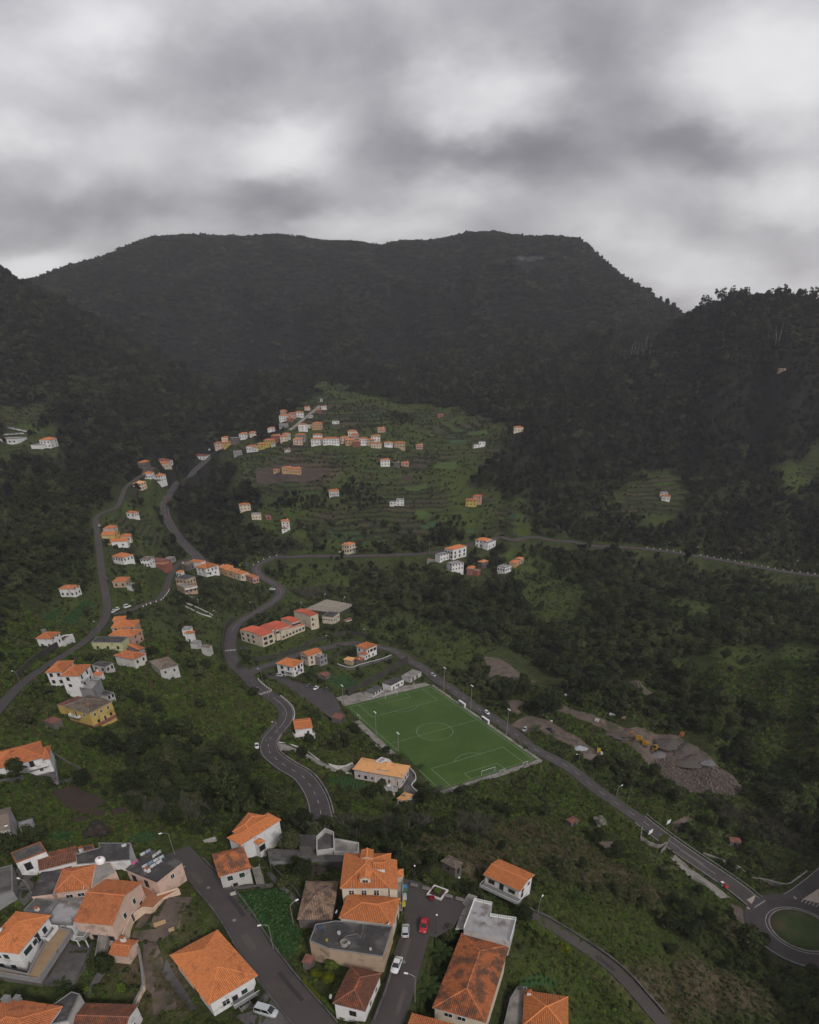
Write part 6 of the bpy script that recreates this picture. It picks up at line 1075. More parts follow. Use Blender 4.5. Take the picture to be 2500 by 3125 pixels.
for pts in ([(800, 420), (950, 400), (960, 440), (820, 445)], [(550, 665), (720, 640), (730, 690), (560, 700)], [(330, 840), (500, 790), (500, 840), (350, 860)], [(420, 1000), (540, 1030), (520, 1070), (400, 1060)], [(950, 1345), (1080, 1330), (1150, 1380), (1010, 1380)]): fld('meadow', 'i', pts, mat('bright_grass', (.058, .088, .016), .95, (.040, .064, .014), .2, .6, .3, 3, coords='World'), .3)
drape('driveway', [G(*sv('f', *p)) for p in [(575, 850), (640, 862), (760, 912), (900, 990), (1000, 1022), (1060, 1012), (1105, 985), (1110, 1010), (1060, 1060), (960, 1050), (860, 1000), (700, 920), (590, 905)]], M_conc, .15); drape('driveway', [on_z(*sv('f', *p), 3) for p in [(1480, 1010), (1520, 1060), (1545, 1110), (1510, 1150), (1550, 1185), (1520, 1250), (1440, 1210), (1470, 1090)]], M_concd, .1, flat=3.08)
# sports court of the school
W_court = np.array([on_z(*sv('j', *p), 10.6) for p in [(930, 517), (1100, 440), (1315, 482), (1192, 545)]]); mb = MB(); mb.prism([tuple(p[:2]) for p in W_court][::-1] if np.cross(W_court[1][:2]-W_court[0][:2], W_court[2][:2]-W_court[1][:2]) < 0 else [tuple(p[:2]) for p in W_court], 3, 10.6, 0, 1); tag(mb.build('sports_court', [M_stone, mat('court_surface', (.30, .26, .21), .9, (.24, .21, .17), .3, .5, coords='World')]), kind='structure'); NOPLANT.append(W_court)

# ------------------------------------------------------------------ walls
def wall(label, reg, pts, h, th=.3, m=M_stone, name='retaining_wall', cope=None, below=2.0, flat=None, cat='wall', world=None, over=0.0):
    W = spline([np.array(G(*sv(reg, *p))) for p in pts] if world is None else world, 2.0)
    if flat is not None: W[:, 2] = flat
    else: W[:, 2] = smooth1(W[:, 2], 5)
    c0 = W[len(W)//2].copy(); t = thing(name, label, cat, c0); L = W-c0
    sweep(L, [(-th/2, h), (th/2, h), (th/2, -below), (-th/2, -below)]).build('stonework', m, t)
    if cope: sweep(L, [(-th/2-.06, h+.14), (th/2+.06, h+.14), (th/2+.06, h+.003), (-th/2-.06, h+.003)]).build('coping', cope, t)
    KEEPOUT.append((W, th/2+.4)); return t
wall('dark stone wall along the uphill side of the school road', 'j', [(395, 600), (345, 660), (332, 740), (325, 820), (335, 905)], 3.2, .5); wall('long dark wall under the school lawn beside the pitch road', 'j', [(560, 905), (700, 885), (850, 842), (1000, 775), (1120, 735), (1250, 705)], 2.4, .5); wall('dark wall of the sports court bank', 'j', [(1250, 705), (1380, 722), (1460, 735)], 2.6, .5)
wall('tall dark wall behind the clubhouse', 'f', [(1065, 520), (1150, 470), (1300, 390), (1400, 330), (1480, 280)], 4.2, .5); wall('white topped wall around the terrace garden', 'j', [(1185, 945), (1275, 975), (1350, 952), (1420, 932), (1520, 905), (1590, 878)], 1.6, .3, M_concd, 'garden_wall', M_wwall); wall('dark hedge wall at the back of the terrace garden', 'f', [(985, 170), (1045, 185), (1000, 225), (940, 265)], 1.6, .5, M_stone, 'garden_wall')
wall('white edged wall along the upper side of the villa drive', 'f', [(578, 845), (650, 852), (760, 902), (870, 968), (960, 1008), (1040, 1010), (1095, 988)], .55, .3, M_wwall, 'drive_wall'); wall('white edged wall along the lower side of the villa drive', 'f', [(975, 1045), (1040, 1055), (1090, 1062)], .6, .3, M_wwall, 'drive_wall')
wall('curved white wall around the villa forecourt', 'f', None, .7, .3, M_wwall, 'drive_wall', world=[on_z(*sv('f', *p), 3.1) for p in [(1482, 1012), (1525, 1055), (1540, 1100), (1508, 1150), (1553, 1192)]], flat=3.1)
wall('dark retaining wall below the villa garage', 'f', [(1380, 1290), (1450, 1300), (1540, 1270), (1640, 1225), (1720, 1160)], 1.6, .5)
_pw = [np.array((*pitch(u, v), 0.0)) for u, v in ((PL/2+4.4, -30), (PL/2+3.9, 0), (PL/2+3.5, 28))]; wall('concrete retaining wall along the near end of the pitch', 'x', None, .0, .5, M_conc, world=_pw, flat=.02, below=5.5)
_pw = [np.array((*pitch(u, v), 0.0)) for u, v in ((-45, -31.4), (0, -31.4), (PL/2+4, -31.4))]; wall('low concrete wall along the villa side of the pitch', 'x', None, .5, .3, M_concd, world=_pw, flat=.0)
wall('pale stone wall along the stream beside the bypass', 'd', [(850, 632), (1000, 685), (1120, 745), (1200, 800), (1330, 845), (1480, 862), (1560, 820), (1630, 768)], .9, .6, M_conc, 'stream_wall'); wall('curved concrete culvert wall under the bypass', 'd', [(380, 530), (430, 560), (520, 590), (575, 575), (530, 630)], 2.0, .4, M_conc, 'culvert_wall'); wall('short sloping culvert wall beside the road sign', 'd', [(390, 440), (380, 520)], 1.2, .4, M_conc, 'culvert_wall')
wall('peach garden wall leading up from the bottom edge', 'a', [(1150, 1075), (1175, 1220), (1195, 1400), (1150, 1480), (1112, 1570)], 1.5, .3, WALL['peach'], 'garden_wall', M_gut); wall('grey garden wall beside the yard below the terrace', 'a', [(770, 1030), (700, 1200), (600, 1400)], 1.0, .3, M_concd, 'garden_wall'); wall('low dark wall at the edge of the cabbage field', 'b', [(215, 712), (440, 690), (620, 675)], .8, .3, M_concd, 'garden_wall')
wall('dark angular wall of the lawn beside the left edge villa', 'e', [(430, 945), (560, 1030), (700, 1120), (490, 1200)], 1.2, .35, M_concd, 'garden_wall'); wall('grey wall along the foot of the left edge villa', 'e', [(0, 1185), (150, 1165), (200, 1155)], 1.2, .3, M_concd, 'garden_wall')
wall('stone wall above the left road', 'e', [(140, 330), (300, 180), (420, 105), (560, 15)], 2.6, .5); wall('white zigzag wall of the ramps, upper line', 'j', [(0, 455), (90, 490), (170, 525), (245, 565)], .8, .3, M_wwall, 'ramp_wall'); wall('white zigzag wall of the ramps, lower line', 'j', [(0, 480), (80, 518), (160, 555), (235, 578)], .8, .3, M_wwall, 'ramp_wall'); wall('curved pale stone steps above the ramps', 'j', [(0, 420), (70, 425), (130, 445), (135, 475)], .9, .4, M_conc, 'ramp_wall')
wall('old stone wall across the ruin garden', 'b', [(575, 480), (640, 560), (720, 640), (800, 720), (850, 800)], 1.4, .4); wall('concrete garden wall beside the cottage and the car street', 'b', [(1575, 1400), (1540, 1520), (1490, 1650), (1440, 1780)], 1.2, .3, M_concd, 'garden_wall')
def roadwall(label, key, off, a, b, h, th=.3, m=M_conc, name='road_wall', cope=None, below=1.2, cat='wall'):
    c, w = ROADS[key]; l, _ = ribbon(c, off, off, 0, a, b); return wall(label, 'x', None, h, th, m, name, cope, below, None, cat, world=list(l[::2]))
c, w = ROADS['right']; D = np.array([to_px(p) for p in c]); near_i = lambda x, y: int(np.argmin(np.hypot(D[:, 0]-x, D[:, 1]-y)))
roadwall('low parapet on the outside of the bend above the villa', 'right', -w/2-.35, near_i(833, 2243), None, .7, .35, M_conc); roadwall('low parapet along the grassy side of the winding road', 'right', w/2+.35, near_i(865, 2200), near_i(822, 2285), .6, .35, M_concd); roadwall('pale kerb on the inside of the bend by the car park', 'right', -w/2-.3, near_i(835, 2130), near_i(872, 2205), .35, .3, M_wwall, 'kerb_wall')
c, w = ROADS['lane']; roadwall('dark wall along the lower side of the narrow lane', 'lane', -w/2-.3, 0, None, .5, .3, M_stone, cope=M_concd); c, w = ROADS['main']; roadwall('dark parapet along the upper winding road', 'main', -w/2-.4, 40, None, .9, .35, M_concd)
c, w = ROADS['street']; roadwall('low kerb wall on the field side of the foreground street', 'street', -w/2-.25, 3, None, .35, .3, M_concd, 'kerb_wall'); roadwall('low kerb wall on the house side of the foreground street', 'street', w/2+.25, 6, None, .3, .3, M_concd, 'kerb_wall')
c, w = ROADS['dual']                                           # steel crash barrier
l, _ = ribbon(c, -w/2-.6, -w/2-.6, 0); l = l[::2]; t = thing('crash_barrier', 'steel crash barrier along the field side of the bypass', 'barrier', l[0]); q = l-l[0]; sweep(q, [(-.04, .45), (.04, .5), (.04, .78), (-.04, .82)]).build('rail', M_metal, t)
pm_ = MB().box(-.06, .06, -.06, .06, -.6, .7).mesh('post', M_metal)
for p in q: link('post', pm_, t, Matrix.Translation(p))
for pts in ([(1090, 900), (1165, 915), (1245, 950), (1232, 985), (1215, 1008)], [(1600, 972), (1730, 890), (1790, 900), (1790, 1010), (1725, 1005)]):
    P = [on_z(*sv('d', *p), -24.9)[:2] for p in pts]; P = P if sum(P[k][0]*P[(k+1) % len(P)][1]-P[(k+1) % len(P)][0]*P[k][1] for k in range(len(P))) > 0 else P[::-1]; mb = MB(); mb.prism([tuple(p) for p in P], -25.2, -24.72); tag(mb.build('traffic_island', mat('island_paving', (.42, .36, .30), .9, (.34, .29, .24), .6, .5, coords='World')), kind='structure')
mb = MB()
for k in range(5):
    for (x0, y0), (dx, dy) in (((1250, 1028), (15, -9)), ((1600, 985), (28, 9))): mb.face([on_z(*sv('d', x0+k*dx+a, y0+k*dy+b), -24.915) for a, b in ((-14, 8), (-6, 8), (14, -12), (5, -14))][::-1])
for cx, cy in ((1195, 1035), (1548, 957)): mb.face([on_z(*sv('d', cx+a, cy+b), -24.915) for a, b in ((-14, -12), (-10, 8), (14, 12))])
mb.build('marking', M_paint, ROADOBJ['dual'])
P = [on_z(*sv('f', *p), float(G(*sv('f', 320, 330))[2])) for p in [(275, 320), (290, 300), (340, 305), (375, 325), (355, 345), (310, 350), (282, 340)]]; fld('traffic_island', 'f', [(275, 320), (290, 300), (340, 305), (375, 325), (355, 345), (310, 350), (282, 340)], M_grassm, .3)

# ------------------------------------------------------------------ cars
def paint(nm, c): return mat('paint_'+nm, c, .32, spec=.5)
M_tyre = mat('tyre', (.015, .015, .016), .9); M_rim = mat('rim', (.32, .32, .33), .4, metal=.6); M_cglass = mat('car_glass', (.012, .014, .016), .12, spec=.6); M_hl = mat('headlight', (.6, .6, .62), .2); M_tl = mat('taillight', (.35, .02, .02), .3)
CARP = {}
def car_proto(kind):
    if kind in CARP: return CARP[kind]
    if kind == 'van': S_ = [(-2.35, .78, .4, 1.05), (-2.25, .9, .3, 1.25), (-1.0, .93, .28, 1.25), (1.2, .93, .28, 1.2), (2.0, .88, .3, 1.05), (2.35, .7, .4, .85)]; cab = (-2.2, 1.55, .86, 1.22, -2.05, .75, .76, 1.98)
    elif kind == 'pickup': S_ = [(-2.5, .8, .45, .95), (-2.4, .88, .4, 1.05), (-.6, .9, .38, 1.05), (1.0, .9, .38, 1.05), (2.1, .85, .4, 1.0), (2.4, .7, .45, .85)]; cab = (-.9, 1.1, .8, 1.04, -.7, .5, .68, 1.72)
    elif kind == 'hatch': S_ = [(-1.95, .66, .38, .85), (-1.85, .82, .3, .98), (-.9, .85, .26, .98), (.9, .85, .26, .95), (1.7, .8, .28, .84), (2.0, .6, .4, .68)]; cab = (-1.8, 1.1, .78, .95, -1.5, .25, .63, 1.48)
    else: S_ = [(-2.2, .64, .4, .8), (-2.1, .82, .3, .92), (-1.2, .86, .26, .95), (.9, .86, .26, .93), (1.85, .8, .28, .82), (2.2, .6, .4, .66)]; cab = (-1.65, 1.05, .78, .93, -1.0, .2, .62, 1.42)
    b = MB()
    for x, w, z0, z1 in S_:
        for y, z in ((-w, z0+.12), (-w*.9, z0), (w*.9, z0), (w, z0+.12), (w, z1-.14), (w*.86, z1), (-w*.86, z1), (-w, z1-.14)): b.v.append((x, y, z))
    for i in range(len(S_)-1):
        for q in range(8): e = (q+1) % 8; b.f.append((i*8+q, i*8+e, (i+1)*8+e, (i+1)*8+q)[::-1]); b.m.append(0)
    b.f.append(tuple(range(8))); b.m.append(0); e = (len(S_)-1)*8; b.f.append(tuple(e+q for q in reversed(range(8)))); b.m.append(0)
    x0, x1, w0, z0, x2, x3, w1, z1 = cab; g = MB(); lo = [(x0, -w0, z0), (x1, -w0, z0), (x1, w0, z0), (x0, w0, z0)]; hi = [(x2, -w1, z1), (x3, -w1, z1), (x3, w1, z1), (x2, w1, z1)]
    for q in range(4): e = (q+1) % 4; g.face([lo[q], lo[e], hi[e], hi[q]])
    r = MB(); r.face([(p[0], p[1], p[2]+.05) for p in hi])
    for q in range(4): e = (q+1) % 4; r.face([hi[q], hi[e], (hi[e][0], hi[e][1], z1+.05), (hi[q][0], hi[q][1], z1+.05)])
    for q in range(4): r.tube([lo[q], hi[q]], .05, 4)
    for s_ in (-1, 1): r.tube([((x0+x1)/2-.15, s_*w0, z0), ((x2+x3)/2, s_*w1, z1)], .045, 4)
    wh = MB(); wh.lathe([(.2, -.1), (.31, -.1), (.33, -.06), (.33, .06), (.31, .1), (.2, .1)], 14); ri = MB(); ri.lathe([(.03, -.11), (.2, -.105), (.2, .105), (.03, .11)], 10)
    CARP[kind] = (b, r, g.mesh('window', M_cglass), wh.mesh('wheel', M_tyre), ri.mesh('rim', M_rim), S_); return CARP[kind]
HLm = MB().box(-.04, .04, -.16, .16, -.07, .07).mesh('headlight', M_hl); TLm = MB().box(-.04, .04, -.13, .13, -.1, .1).mesh('taillight', M_tl); PLm = MB().box(-.01, .01, -.24, .24, -.06, .06).mesh('number_plate', M_lampw)
BODY = {}
def car(label, reg, pf, pb, kind, col, nm, group=None, z=None, L=None):
    A_, B_ = (G(*sv(reg, *pf)), G(*sv(reg, *pb))) if z is None else (on_z(*sv(reg, *pf), z), on_z(*sv(reg, *pb), z)); d = A_-B_; rz = math.atan2(d[1], d[0]); c = (A_+B_)/2
    for kk, lv in ((W_park, Z_park+.02), (W_sq, Z_sq-.05)):
        if inpoly(np.array([c[0]]), np.array([c[1]]), kk)[0]: c[2] = lv
    for kk in ROADS:
        rc, rw = ROADS[kk]; dd = np.hypot(rc[:, 0]-c[0], rc[:, 1]-c[1]); i = int(dd.argmin())
        if dd[i] < rw/2+.3: c[2] = max(c[2], rc[i, 2]+.03)
    b, r, gm, wm, rm, S_ = car_proto(kind); k = (kind, nm)
    if k not in BODY: BODY[k] = (b.mesh('body', paint(nm, col), True), r.mesh('cabin', paint(nm, col)))
    t = thing('parked_car' if kind != 'van' else 'parked_van', label, 'car' if kind != 'van' else 'van', c, rz, group); link('body', BODY[k][0], t); link('cabin', BODY[k][1], t); link('window', gm, t)
    for x in (-1.3, 1.3):
        for s_ in (-1, 1): w_ = link('wheel', wm, t, Matrix.Translation((x, s_*.76, .33)) @ Matrix.Rotation(math.pi/2, 4, 'X')); link('rim', rm, w_)
    for s_ in (-1, 1): link('headlight', HLm, t, Matrix.Translation((S_[-2][0]+.16, s_*.55, .66))); link('taillight', TLm, t, Matrix.Translation((S_[0][0]+.02, s_*.58, .72)))
    link('number_plate', PLm, t, Matrix.Translation((S_[0][0]-.01, 0, .55))); KEEPOUT.append((np.array([c]), 2.8)); return t
WHT, SIL, DRK, RED = (.62, .62, .63), (.36, .37, .38), (.022, .023, .026), (.40, .018, .026)
car('silver hatchback parked at the kerb of the car street', 'c', (218, 925), (213, 1042), 'hatch', (.45, .46, .47), 'silver'); car('red saloon car parked in the middle of the square', 'c', (343, 995), (364, 893), 'sedan', RED, 'red'); car('white saloon car parked below the silver hatchback', 'c', (130, 1296), (168, 1188), 'sedan', WHT, 'white'); car('silver minibus beside the stairs of the big orange roof', 'b', (662, 1725), (478, 1685), 'van', (.42, .44, .45), 'vansilver')
car('white car on the verge of the winding road', 'f', (424, 892), (426, 856), 'sedan', WHT, 'white'); car('black car nearest the entrance of the car park', 'f', (498, 368), (538, 363), 'hatch', DRK, 'black'); car('silver estate car next to the black car in the car park', 'f', (604, 380), (562, 378), 'hatch', SIL, 'grey'); car('dark grey car left of the white car in the car park', 'f', (766, 462), (812, 444), 'hatch', (.06, .062, .066), 'dark'); car('white car in the middle of the car park', 'f', (824, 482), (856, 456), 'sedan', WHT, 'white'); car('dark green car at the end of the car park', 'f', (897, 512), (934, 490), 'hatch', (.035, .045, .042), 'darkgreen'); car('dark car parked in front of the school', 'f', (308, 188), (360, 184), 'sedan', (.05, .053, .058), 'slate')
car('silver car driving past the goal on the pitch road', 'k', (316, 414), (284, 396), 'hatch', SIL, 'grey'); car('white car driving past the dugouts on the pitch road', 'k', (720, 702), (688, 676), 'hatch', WHT, 'white'); car('silver car under the bush at the scrap yard gate', 'k', (978, 820), (1002, 800), 'hatch', SIL, 'grey'); car('black pickup with white roof in the scrap yard', 'k', (1205, 834), (1162, 802), 'pickup', DRK, 'black')
t = car('rally car painted green, white and red on the bypass', 'd', (1033, 900), (972, 852), 'hatch', RED, 'red'); m_ = MB(); m_.box(-1.96, -.55, -.862, .862, .34, .9); m_.build('green_panel', paint('green', (.02, .22, .13)), t); m_ = MB(); m_.box(-.549, .25, -.86, .86, .34, .88); m_.build('white_panel', paint('white', WHT), t); m_ = MB(); m_.box(-1.45, -.3, -.6, .6, 1.532, 1.545); m_.build('roof_panel', paint('white', WHT), t)
car('white car at the bend below the last orange roof', 'j', (712, 372), (676, 369), 'sedan', WHT, 'white'); car('yellow van at the road fork', 'j', (455, 190), (480, 190), 'van', (.45, .33, .03), 'yellow'); car('blue car beside the yellow van at the fork', 'j', (484, 190), (506, 190), 'hatch', (.05, .12, .22), 'blue')
car('white delivery van on the loop road', 'g', (985, 1613), (934, 1612), 'van', WHT, 'white'); car('white car nearest the junction, lower one', 'g', (838, 1652), (872, 1645), 'sedan', WHT, 'white'); car('white car nearest the junction, upper one', 'g', (864, 1638), (902, 1628), 'hatch', WHT, 'white'); car('dark car on the narrow left road', 'g', (802, 1396), (806, 1420), 'hatch', DRK, 'black'); car('pale green car beside the roadside cluster', 'g', (752, 1004), (753, 1020), 'hatch', (.35, .40, .38), 'pale'); car('white van at the upper road junction', 'h', (345, 560), (346, 548), 'van', WHT, 'white'); car('dark car on the valley road, left one', 'i', (1088, 1196), (1064, 1196), 'hatch', DRK, 'black'); car('dark car on the valley road, right one', 'i', (1182, 1197), (1158, 1197), 'hatch', DRK, 'black')
for k in range(9):
    x = 70+k*16; car('pale car in the upper row parked on the left terraces', 'g', (x, 268+k*3.4), (x+9, 264+k*3.4), 'hatch', WHT if k % 3 else SIL, 'white' if k % 3 else 'grey', 'cars in the upper row on the left terraces')
for k in range(8): x = 36+k*18; car('pale car in the lower row parked on the left terraces', 'g', (x, 320-k*1.2), (x+11, 316-k*1.2), 'hatch', WHT if k % 2 else SIL, 'white' if k % 2 else 'grey', 'cars in the lower row on the left terraces')
car('blue car at the end of the upper terrace row', 'g', (300, 300), (316, 299), 'hatch', (.1, .14, .2), 'steel')
# ------------------------------------------------------------------ lamps, poles, floodlights
def lamp(label, reg, p, h=8.0, arm=1.6, az=0.0, kind='arm', group=None, z=None):
    q = G(*sv(reg, *p)) if z is None else on_z(*sv(reg, *p), z); t = thing('street_lamp', label, 'street lamp', q, R(az), group); mb = MB(); mb.tube([(0, 0, -.4), (0, 0, h*.5), (0, 0, h)], [.1, .085, .06], 6); mb.build('pole', M_pole if kind == 'arm' else M_dmetal, t)
    if arm: a = MB(); a.tube([(0, 0, h-.1), (arm*.5, 0, h+.35), (arm, 0, h+.45)], .045, 5); a.build('arm', M_metal, t); e = MB(); e.box(arm-.1, arm+.65, -.16, .16, h+.38, h+.52); e.build('lamp_head', M_lampw, t)
    else: e = MB(); e.lathe([(.08, h), (.2, h+.1), (.18, h+.3), (.04, h+.42)], 10); e.build('lamp_head', M_lampw, t)
    return t
for lab, rg, p, h, az in [('concrete street lamp behind the laundry roof', 'a', (1440, 295), 7, 200), ('street lamp at the left edge beside the white shed', 'a', (75, 240), 6, 30), ('street lamp on the steps beside the charcoal roof', 'a', (275, 635), 4.5, 160), ('street lamp rising from the middle of the cabbage field', 'b', (625, 1192), 7.5, 195), ('street lamp at the garden path above the cabbage field', 'b', (786, 988), 6, 40), ('street lamp beside the lower palm tree', 'c', (288, 1505), 8, 165), ('street lamp at the end of the narrow lane', 'c', (1208, 852), 5.5, 60), ('street lamp behind the guest house', 'c', (190, 425), 6, 180), ('street lamp at the grassy bank of the bypass', 'd', (195, 212), 6, 20), ('street lamp at the car park entrance', 'f', (465, 420), 7, 160), ('street lamp at the inside of the hairpin', 'f', (577, 808), 7, 170), ('street lamp beside the school gate wall', 'j', (556, 548), 7, 160), ('street lamp on the grass bank above the school road', 'j', (286, 602), 6, 180), ('street lamp at the back of the court meadow', 'j', (1405, 738), 6, 200), ('street lamp beside the pitch road bend', 'j', (1126, 788), 6, 200), ('street lamp of the scrap yard bushes', 'k', (1392, 1060), 5, 200), ('street lamp at the lower end of the pitch road', 'k', (1683, 1305), 5, 30), ('first street lamp of the valley road from the left', 'm', (713, 1812), 8, 20), ('second street lamp of the valley road from the left', 'm', (897, 1842), 8, 20), ('third street lamp of the valley road from the left', 'm', (1175, 1892), 9, 20), ('fourth street lamp of the valley road from the left', 'm', (1540, 1948), 9, 20), ('street lamp below the big white house on the left road', 'e', (172, 372), 5, 160), ('street lamp beside the pink terrace houses', 'g', (756, 1812), 6, 160), ('street lamp on the loop road', 'g', (1038, 1640), 6, 160)]: lamp(lab, rg, p, h, 1.5, az)
for lab, p, h in [('thin dark lamp post behind the first bench', (285, 598), 5), ('thin dark lamp post behind the planter', (612, 682), 5), ('thin dark post beside the dark tree of the square', (445, 1042), 8)]: lamp(lab, 'c', p, h, 0, 0, 'dark')
for lab, rg, p, h in [('leaning wooden pole beside the bypass bank', 'd', (280, 252), 8), ('thin mast at the road edge of the bypass', 'd', (570, 592), 6), ('tall antenna mast beside the tall white house', 'i', (520, 1325), 11)]:
    q = G(*sv(rg, *p)); t = thing('pole', lab, 'pole', q); mb = MB(); mb.tube([(0, 0, -.5), (.25, 0, h)], [.12, .07], 6); mb.build('mast', M_pole, t); mb = MB(); mb.box(-.3, .8, -.06, .06, h-.5, h-.4); mb.build('crossarm', M_pole, t)
def floodlight(label, u, v, h, az):
    t = thing('floodlight_mast', label, 'floodlight', (*pitch(u, v), 0.0), az, 'floodlights round the pitch'); mb = MB(); mb.tube([(0, 0, -.5), (0, 0, h*.5), (0, 0, h)], [.22, .18, .12], 8); mb.build('pole', M_pole, t); mb = MB(); mb.box(-1.0, 1.0, -.08, .08, h-.15, h); mb.build('crossbar', M_metal, t)
    for x in (-.85, -.28, .28, .85): b = MB(); b.box(x-.22, x+.22, -.3, .12, h, h+.4); b.build('lamp_head', M_lampw, t)
for lab, u, v in [('floodlight mast at the far corner on the road side', -37, 28.2), ('floodlight mast between the dugouts', -10, 28.2), ('floodlight mast at the near end on the road side', 22, 28.2), ('floodlight mast at the far corner on the hut side', -44, -30.0), ('floodlight mast at halfway on the villa side', -8, -29), ('floodlight mast beside the villa', 16, -29.5)]: floodlight(lab, u, v, 14.0, PITCH_A+(math.pi if v > 0 else 0))
# goals, dugouts, fence
M_net = mat('goal_net', (.20, .21, .20), .9)
def goal(label, u, v, a, w=7.32, h=2.44, dpt=1.9, lying=False):
    t = thing('goal', label, 'goal', (*pitch(u, v), .07), a, 'goals'); fr = MB(); fr.tube([(0, -w/2, 0), (0, -w/2, h)], .06, 6); fr.tube([(0, w/2, 0), (0, w/2, h)], .06, 6); fr.tube([(0, -w/2-.05, h), (0, w/2+.05, h)], .06, 6); fr.build('frame', M_lampw, t)
    bk = MB()
    for y in (-w/2, w/2): bk.tube([(0, y, h), (dpt*.45, y, h), (dpt, y, .03), (0, y, .03)], .03, 5)
    bk.tube([(dpt, -w/2, .03), (dpt, w/2, .03)], .03, 5); bk.build('stays', M_metal, t); nt = MB(); n_ = int(w/.5)
    for k in range(1, n_): y = -w/2+w*k/n_; nt.tube([(0, y, h), (dpt*.45, y, h), (dpt, y, .03)], .012, 3, cap=False)
    for k in range(1, 5): z = h*k/5; x = dpt*.45+(dpt*.55)*(1-z/h); nt.tube([(x, -w/2, z), (x, w/2, z)], .012, 3, cap=False)
    nt.build('net', M_net, t)
goal('white goal at the near end of the pitch', PL/2, 0, PITCH_A); goal('white goal at the far end of the pitch', -PL/2, 0, PITCH_A+math.pi)
for lab, u, v, a in [('small training goal standing on the near pavement', PL/2+2.4, 19, .2), ('small training goal beside the touchline on the hut side', -PL/2+14, -PW/2-1.2, 1.6), ('small training goal on the far pavement', -PL/2-6, 18, 1.4), ('small training goal behind the near goal', PL/2+2.6, 6, 0)]: goal(lab, u, v, PITCH_A+a, 3.0, 1.6, 1.0)
for lab, u in (('white dugout shelter nearer the far goal', -18), ('white dugout shelter nearer the near goal', 4)):
    t = thing('dugout', lab, 'dugout', (*pitch(u, PW/2+2.3), .05), PITCH_A, 'dugouts'); mb = MB(); mb.box(-3, 3, .5, .6, 0, 1.9); mb.box(-3, 3, -.5, .6, 1.9, 1.98); mb.build('shell', M_lampw, t); 
    for x in (-3, 2.94): m_ = MB(); m_.box(x, x+.06, -.4, .5, 0, 1.9); m_.build('end_panel', M_lampw, t)
    m_ = MB(); m_.box(-2.7, 2.7, .1, .45, .4, .48); m_.build('bench', M_metal, t)
def fence(label, world, h, gap=3.0, mesh=True, m=M_dmetal):
    W = spline(world, gap); t = thing('fence', label, 'fence', W[0]); q = W-W[0]; pm_ = MB().tube([(0, 0, -.3), (0, 0, h)], .05, 5).mesh('post', m)
    for p in q: link('post', pm_, t, Matrix.Translation(p))
    rl = MB()
    for z in (h-.03, h*.5, .12): rl.tube([(p[0], p[1], p[2]+z) for p in q], .025, 4)
    rl.build('rail', m, t); return t
fence('tall wire fence along the near end of the pitch', [np.array((*pitch(u, v), 0.05)) for u, v in ((PL/2+4.0, -29), (PL/2+3.2, 27.5))], 3.0, 4.0); fence('wire fence along the lower side of the sports court', [W_court[0], W_court[3]], 3.2, 2.4); fence('wire fence along the short side of the sports court', [W_court[3], W_court[2]], 3.2, 2.4)
for lab, p in (('basketball hoop at the near side of the court', (905, 505)), ('basketball hoop at the far side of the court', (1085, 440)), ('basketball hoop at the right end of the court', (1230, 465))):
    t = thing('basketball_hoop', lab, 'basketball hoop', on_z(*sv('j', *p), 10.6), .5); mb = MB(); mb.tube([(0, 0, -1), (0, 0, 3.0), (.9, 0, 3.3)], .09, 6); mb.build('pole', M_metal, t); mb = MB(); mb.box(.9, .96, -.9, .9, 2.9, 3.95); mb.build('backboard', M_lampw, t)
# guard stones
gs = MB(); gs.box(-.45, .45, -.2, .2, -.3, .55); gs_me = gs.mesh('guard_stone', M_wwall)
def stones(label, group, key, off, a, b, every):
    l, _ = ribbon(ROADS[key][0], off, off, 0, a, b)
    for k in range(0, len(l)-1, every): d = l[k+1]-l[k]; o = link('guard_stone', gs_me); o.location = l[k]; o.rotation_euler = (0, 0, math.atan2(d[1], d[0])); tag(o, label, 'guard stone', group)
c, w = ROADS['right']; stones('white guard stone along the edge of the right-hand valley road', 'guard stones on the valley road', 'right', w/2+.4, 0, near_i(1957, 1674), 2); stones('white guard stone at the hairpin behind the school', 'guard stones at the school hairpin', 'right', w/2+.4, near_i(849, 1699), near_i(785, 1735), 2); stones('white guard stone between the winding road and the car park', 'guard stones at the car park', 'right', -w/2-.5, near_i(765, 2080), near_i(822, 2120), 1); stones('white guard stone along the loop road', 'guard stones on the loop road', 'loop', -ROADS['loop'][1]/2-.4, 40, 62, 2)
# benches, planter, bins in the square
for lab, p in (('bench nearest the bins in the square', (280, 632)), ('second bench from the bins in the square', (370, 658)), ('bench right of the planter in the square', (540, 715)), ('last bench, nearest the concrete block', (622, 738))):
    t = thing('park_bench', lab, 'bench', on_z(*sv('c', *p), Z_sq-.03), R(-22), 'benches in the square'); mb = MB(); mb.box(-.95, .95, -.25, .2, .42, .5); mb.build('seat', M_pole, t); mb = MB(); mb.box(-.95, .95, .2, .28, .55, .9); mb.build('backrest', M_pole, t)
    for x in (-.75, .65): m_ = MB(); m_.box(x, x+.1, -.2, .22, 0, .42); m_.build('leg', M_concd, t)
t = thing('planter', 'white edged square planter with a shrub in the square', 'planter', on_z(*sv('c', 457, 680), Z_sq-.03), R(-30))
mb = MB()
for a in ((-1.9, 1.9, -1.9, -1.55), (-1.9, 1.9, 1.55, 1.9), (-1.9, -1.55, -1.549, 1.549), (1.55, 1.9, -1.549, 1.549)): mb.box(a[0], a[1], a[2], a[3], 0, .45)
mb.build('rim', M_wwall, t); mb = MB(); mb.box(-1.549, 1.549, -1.549, 1.549, 0, .3); mb.build('soil', M_soil, t); PLANTER = t
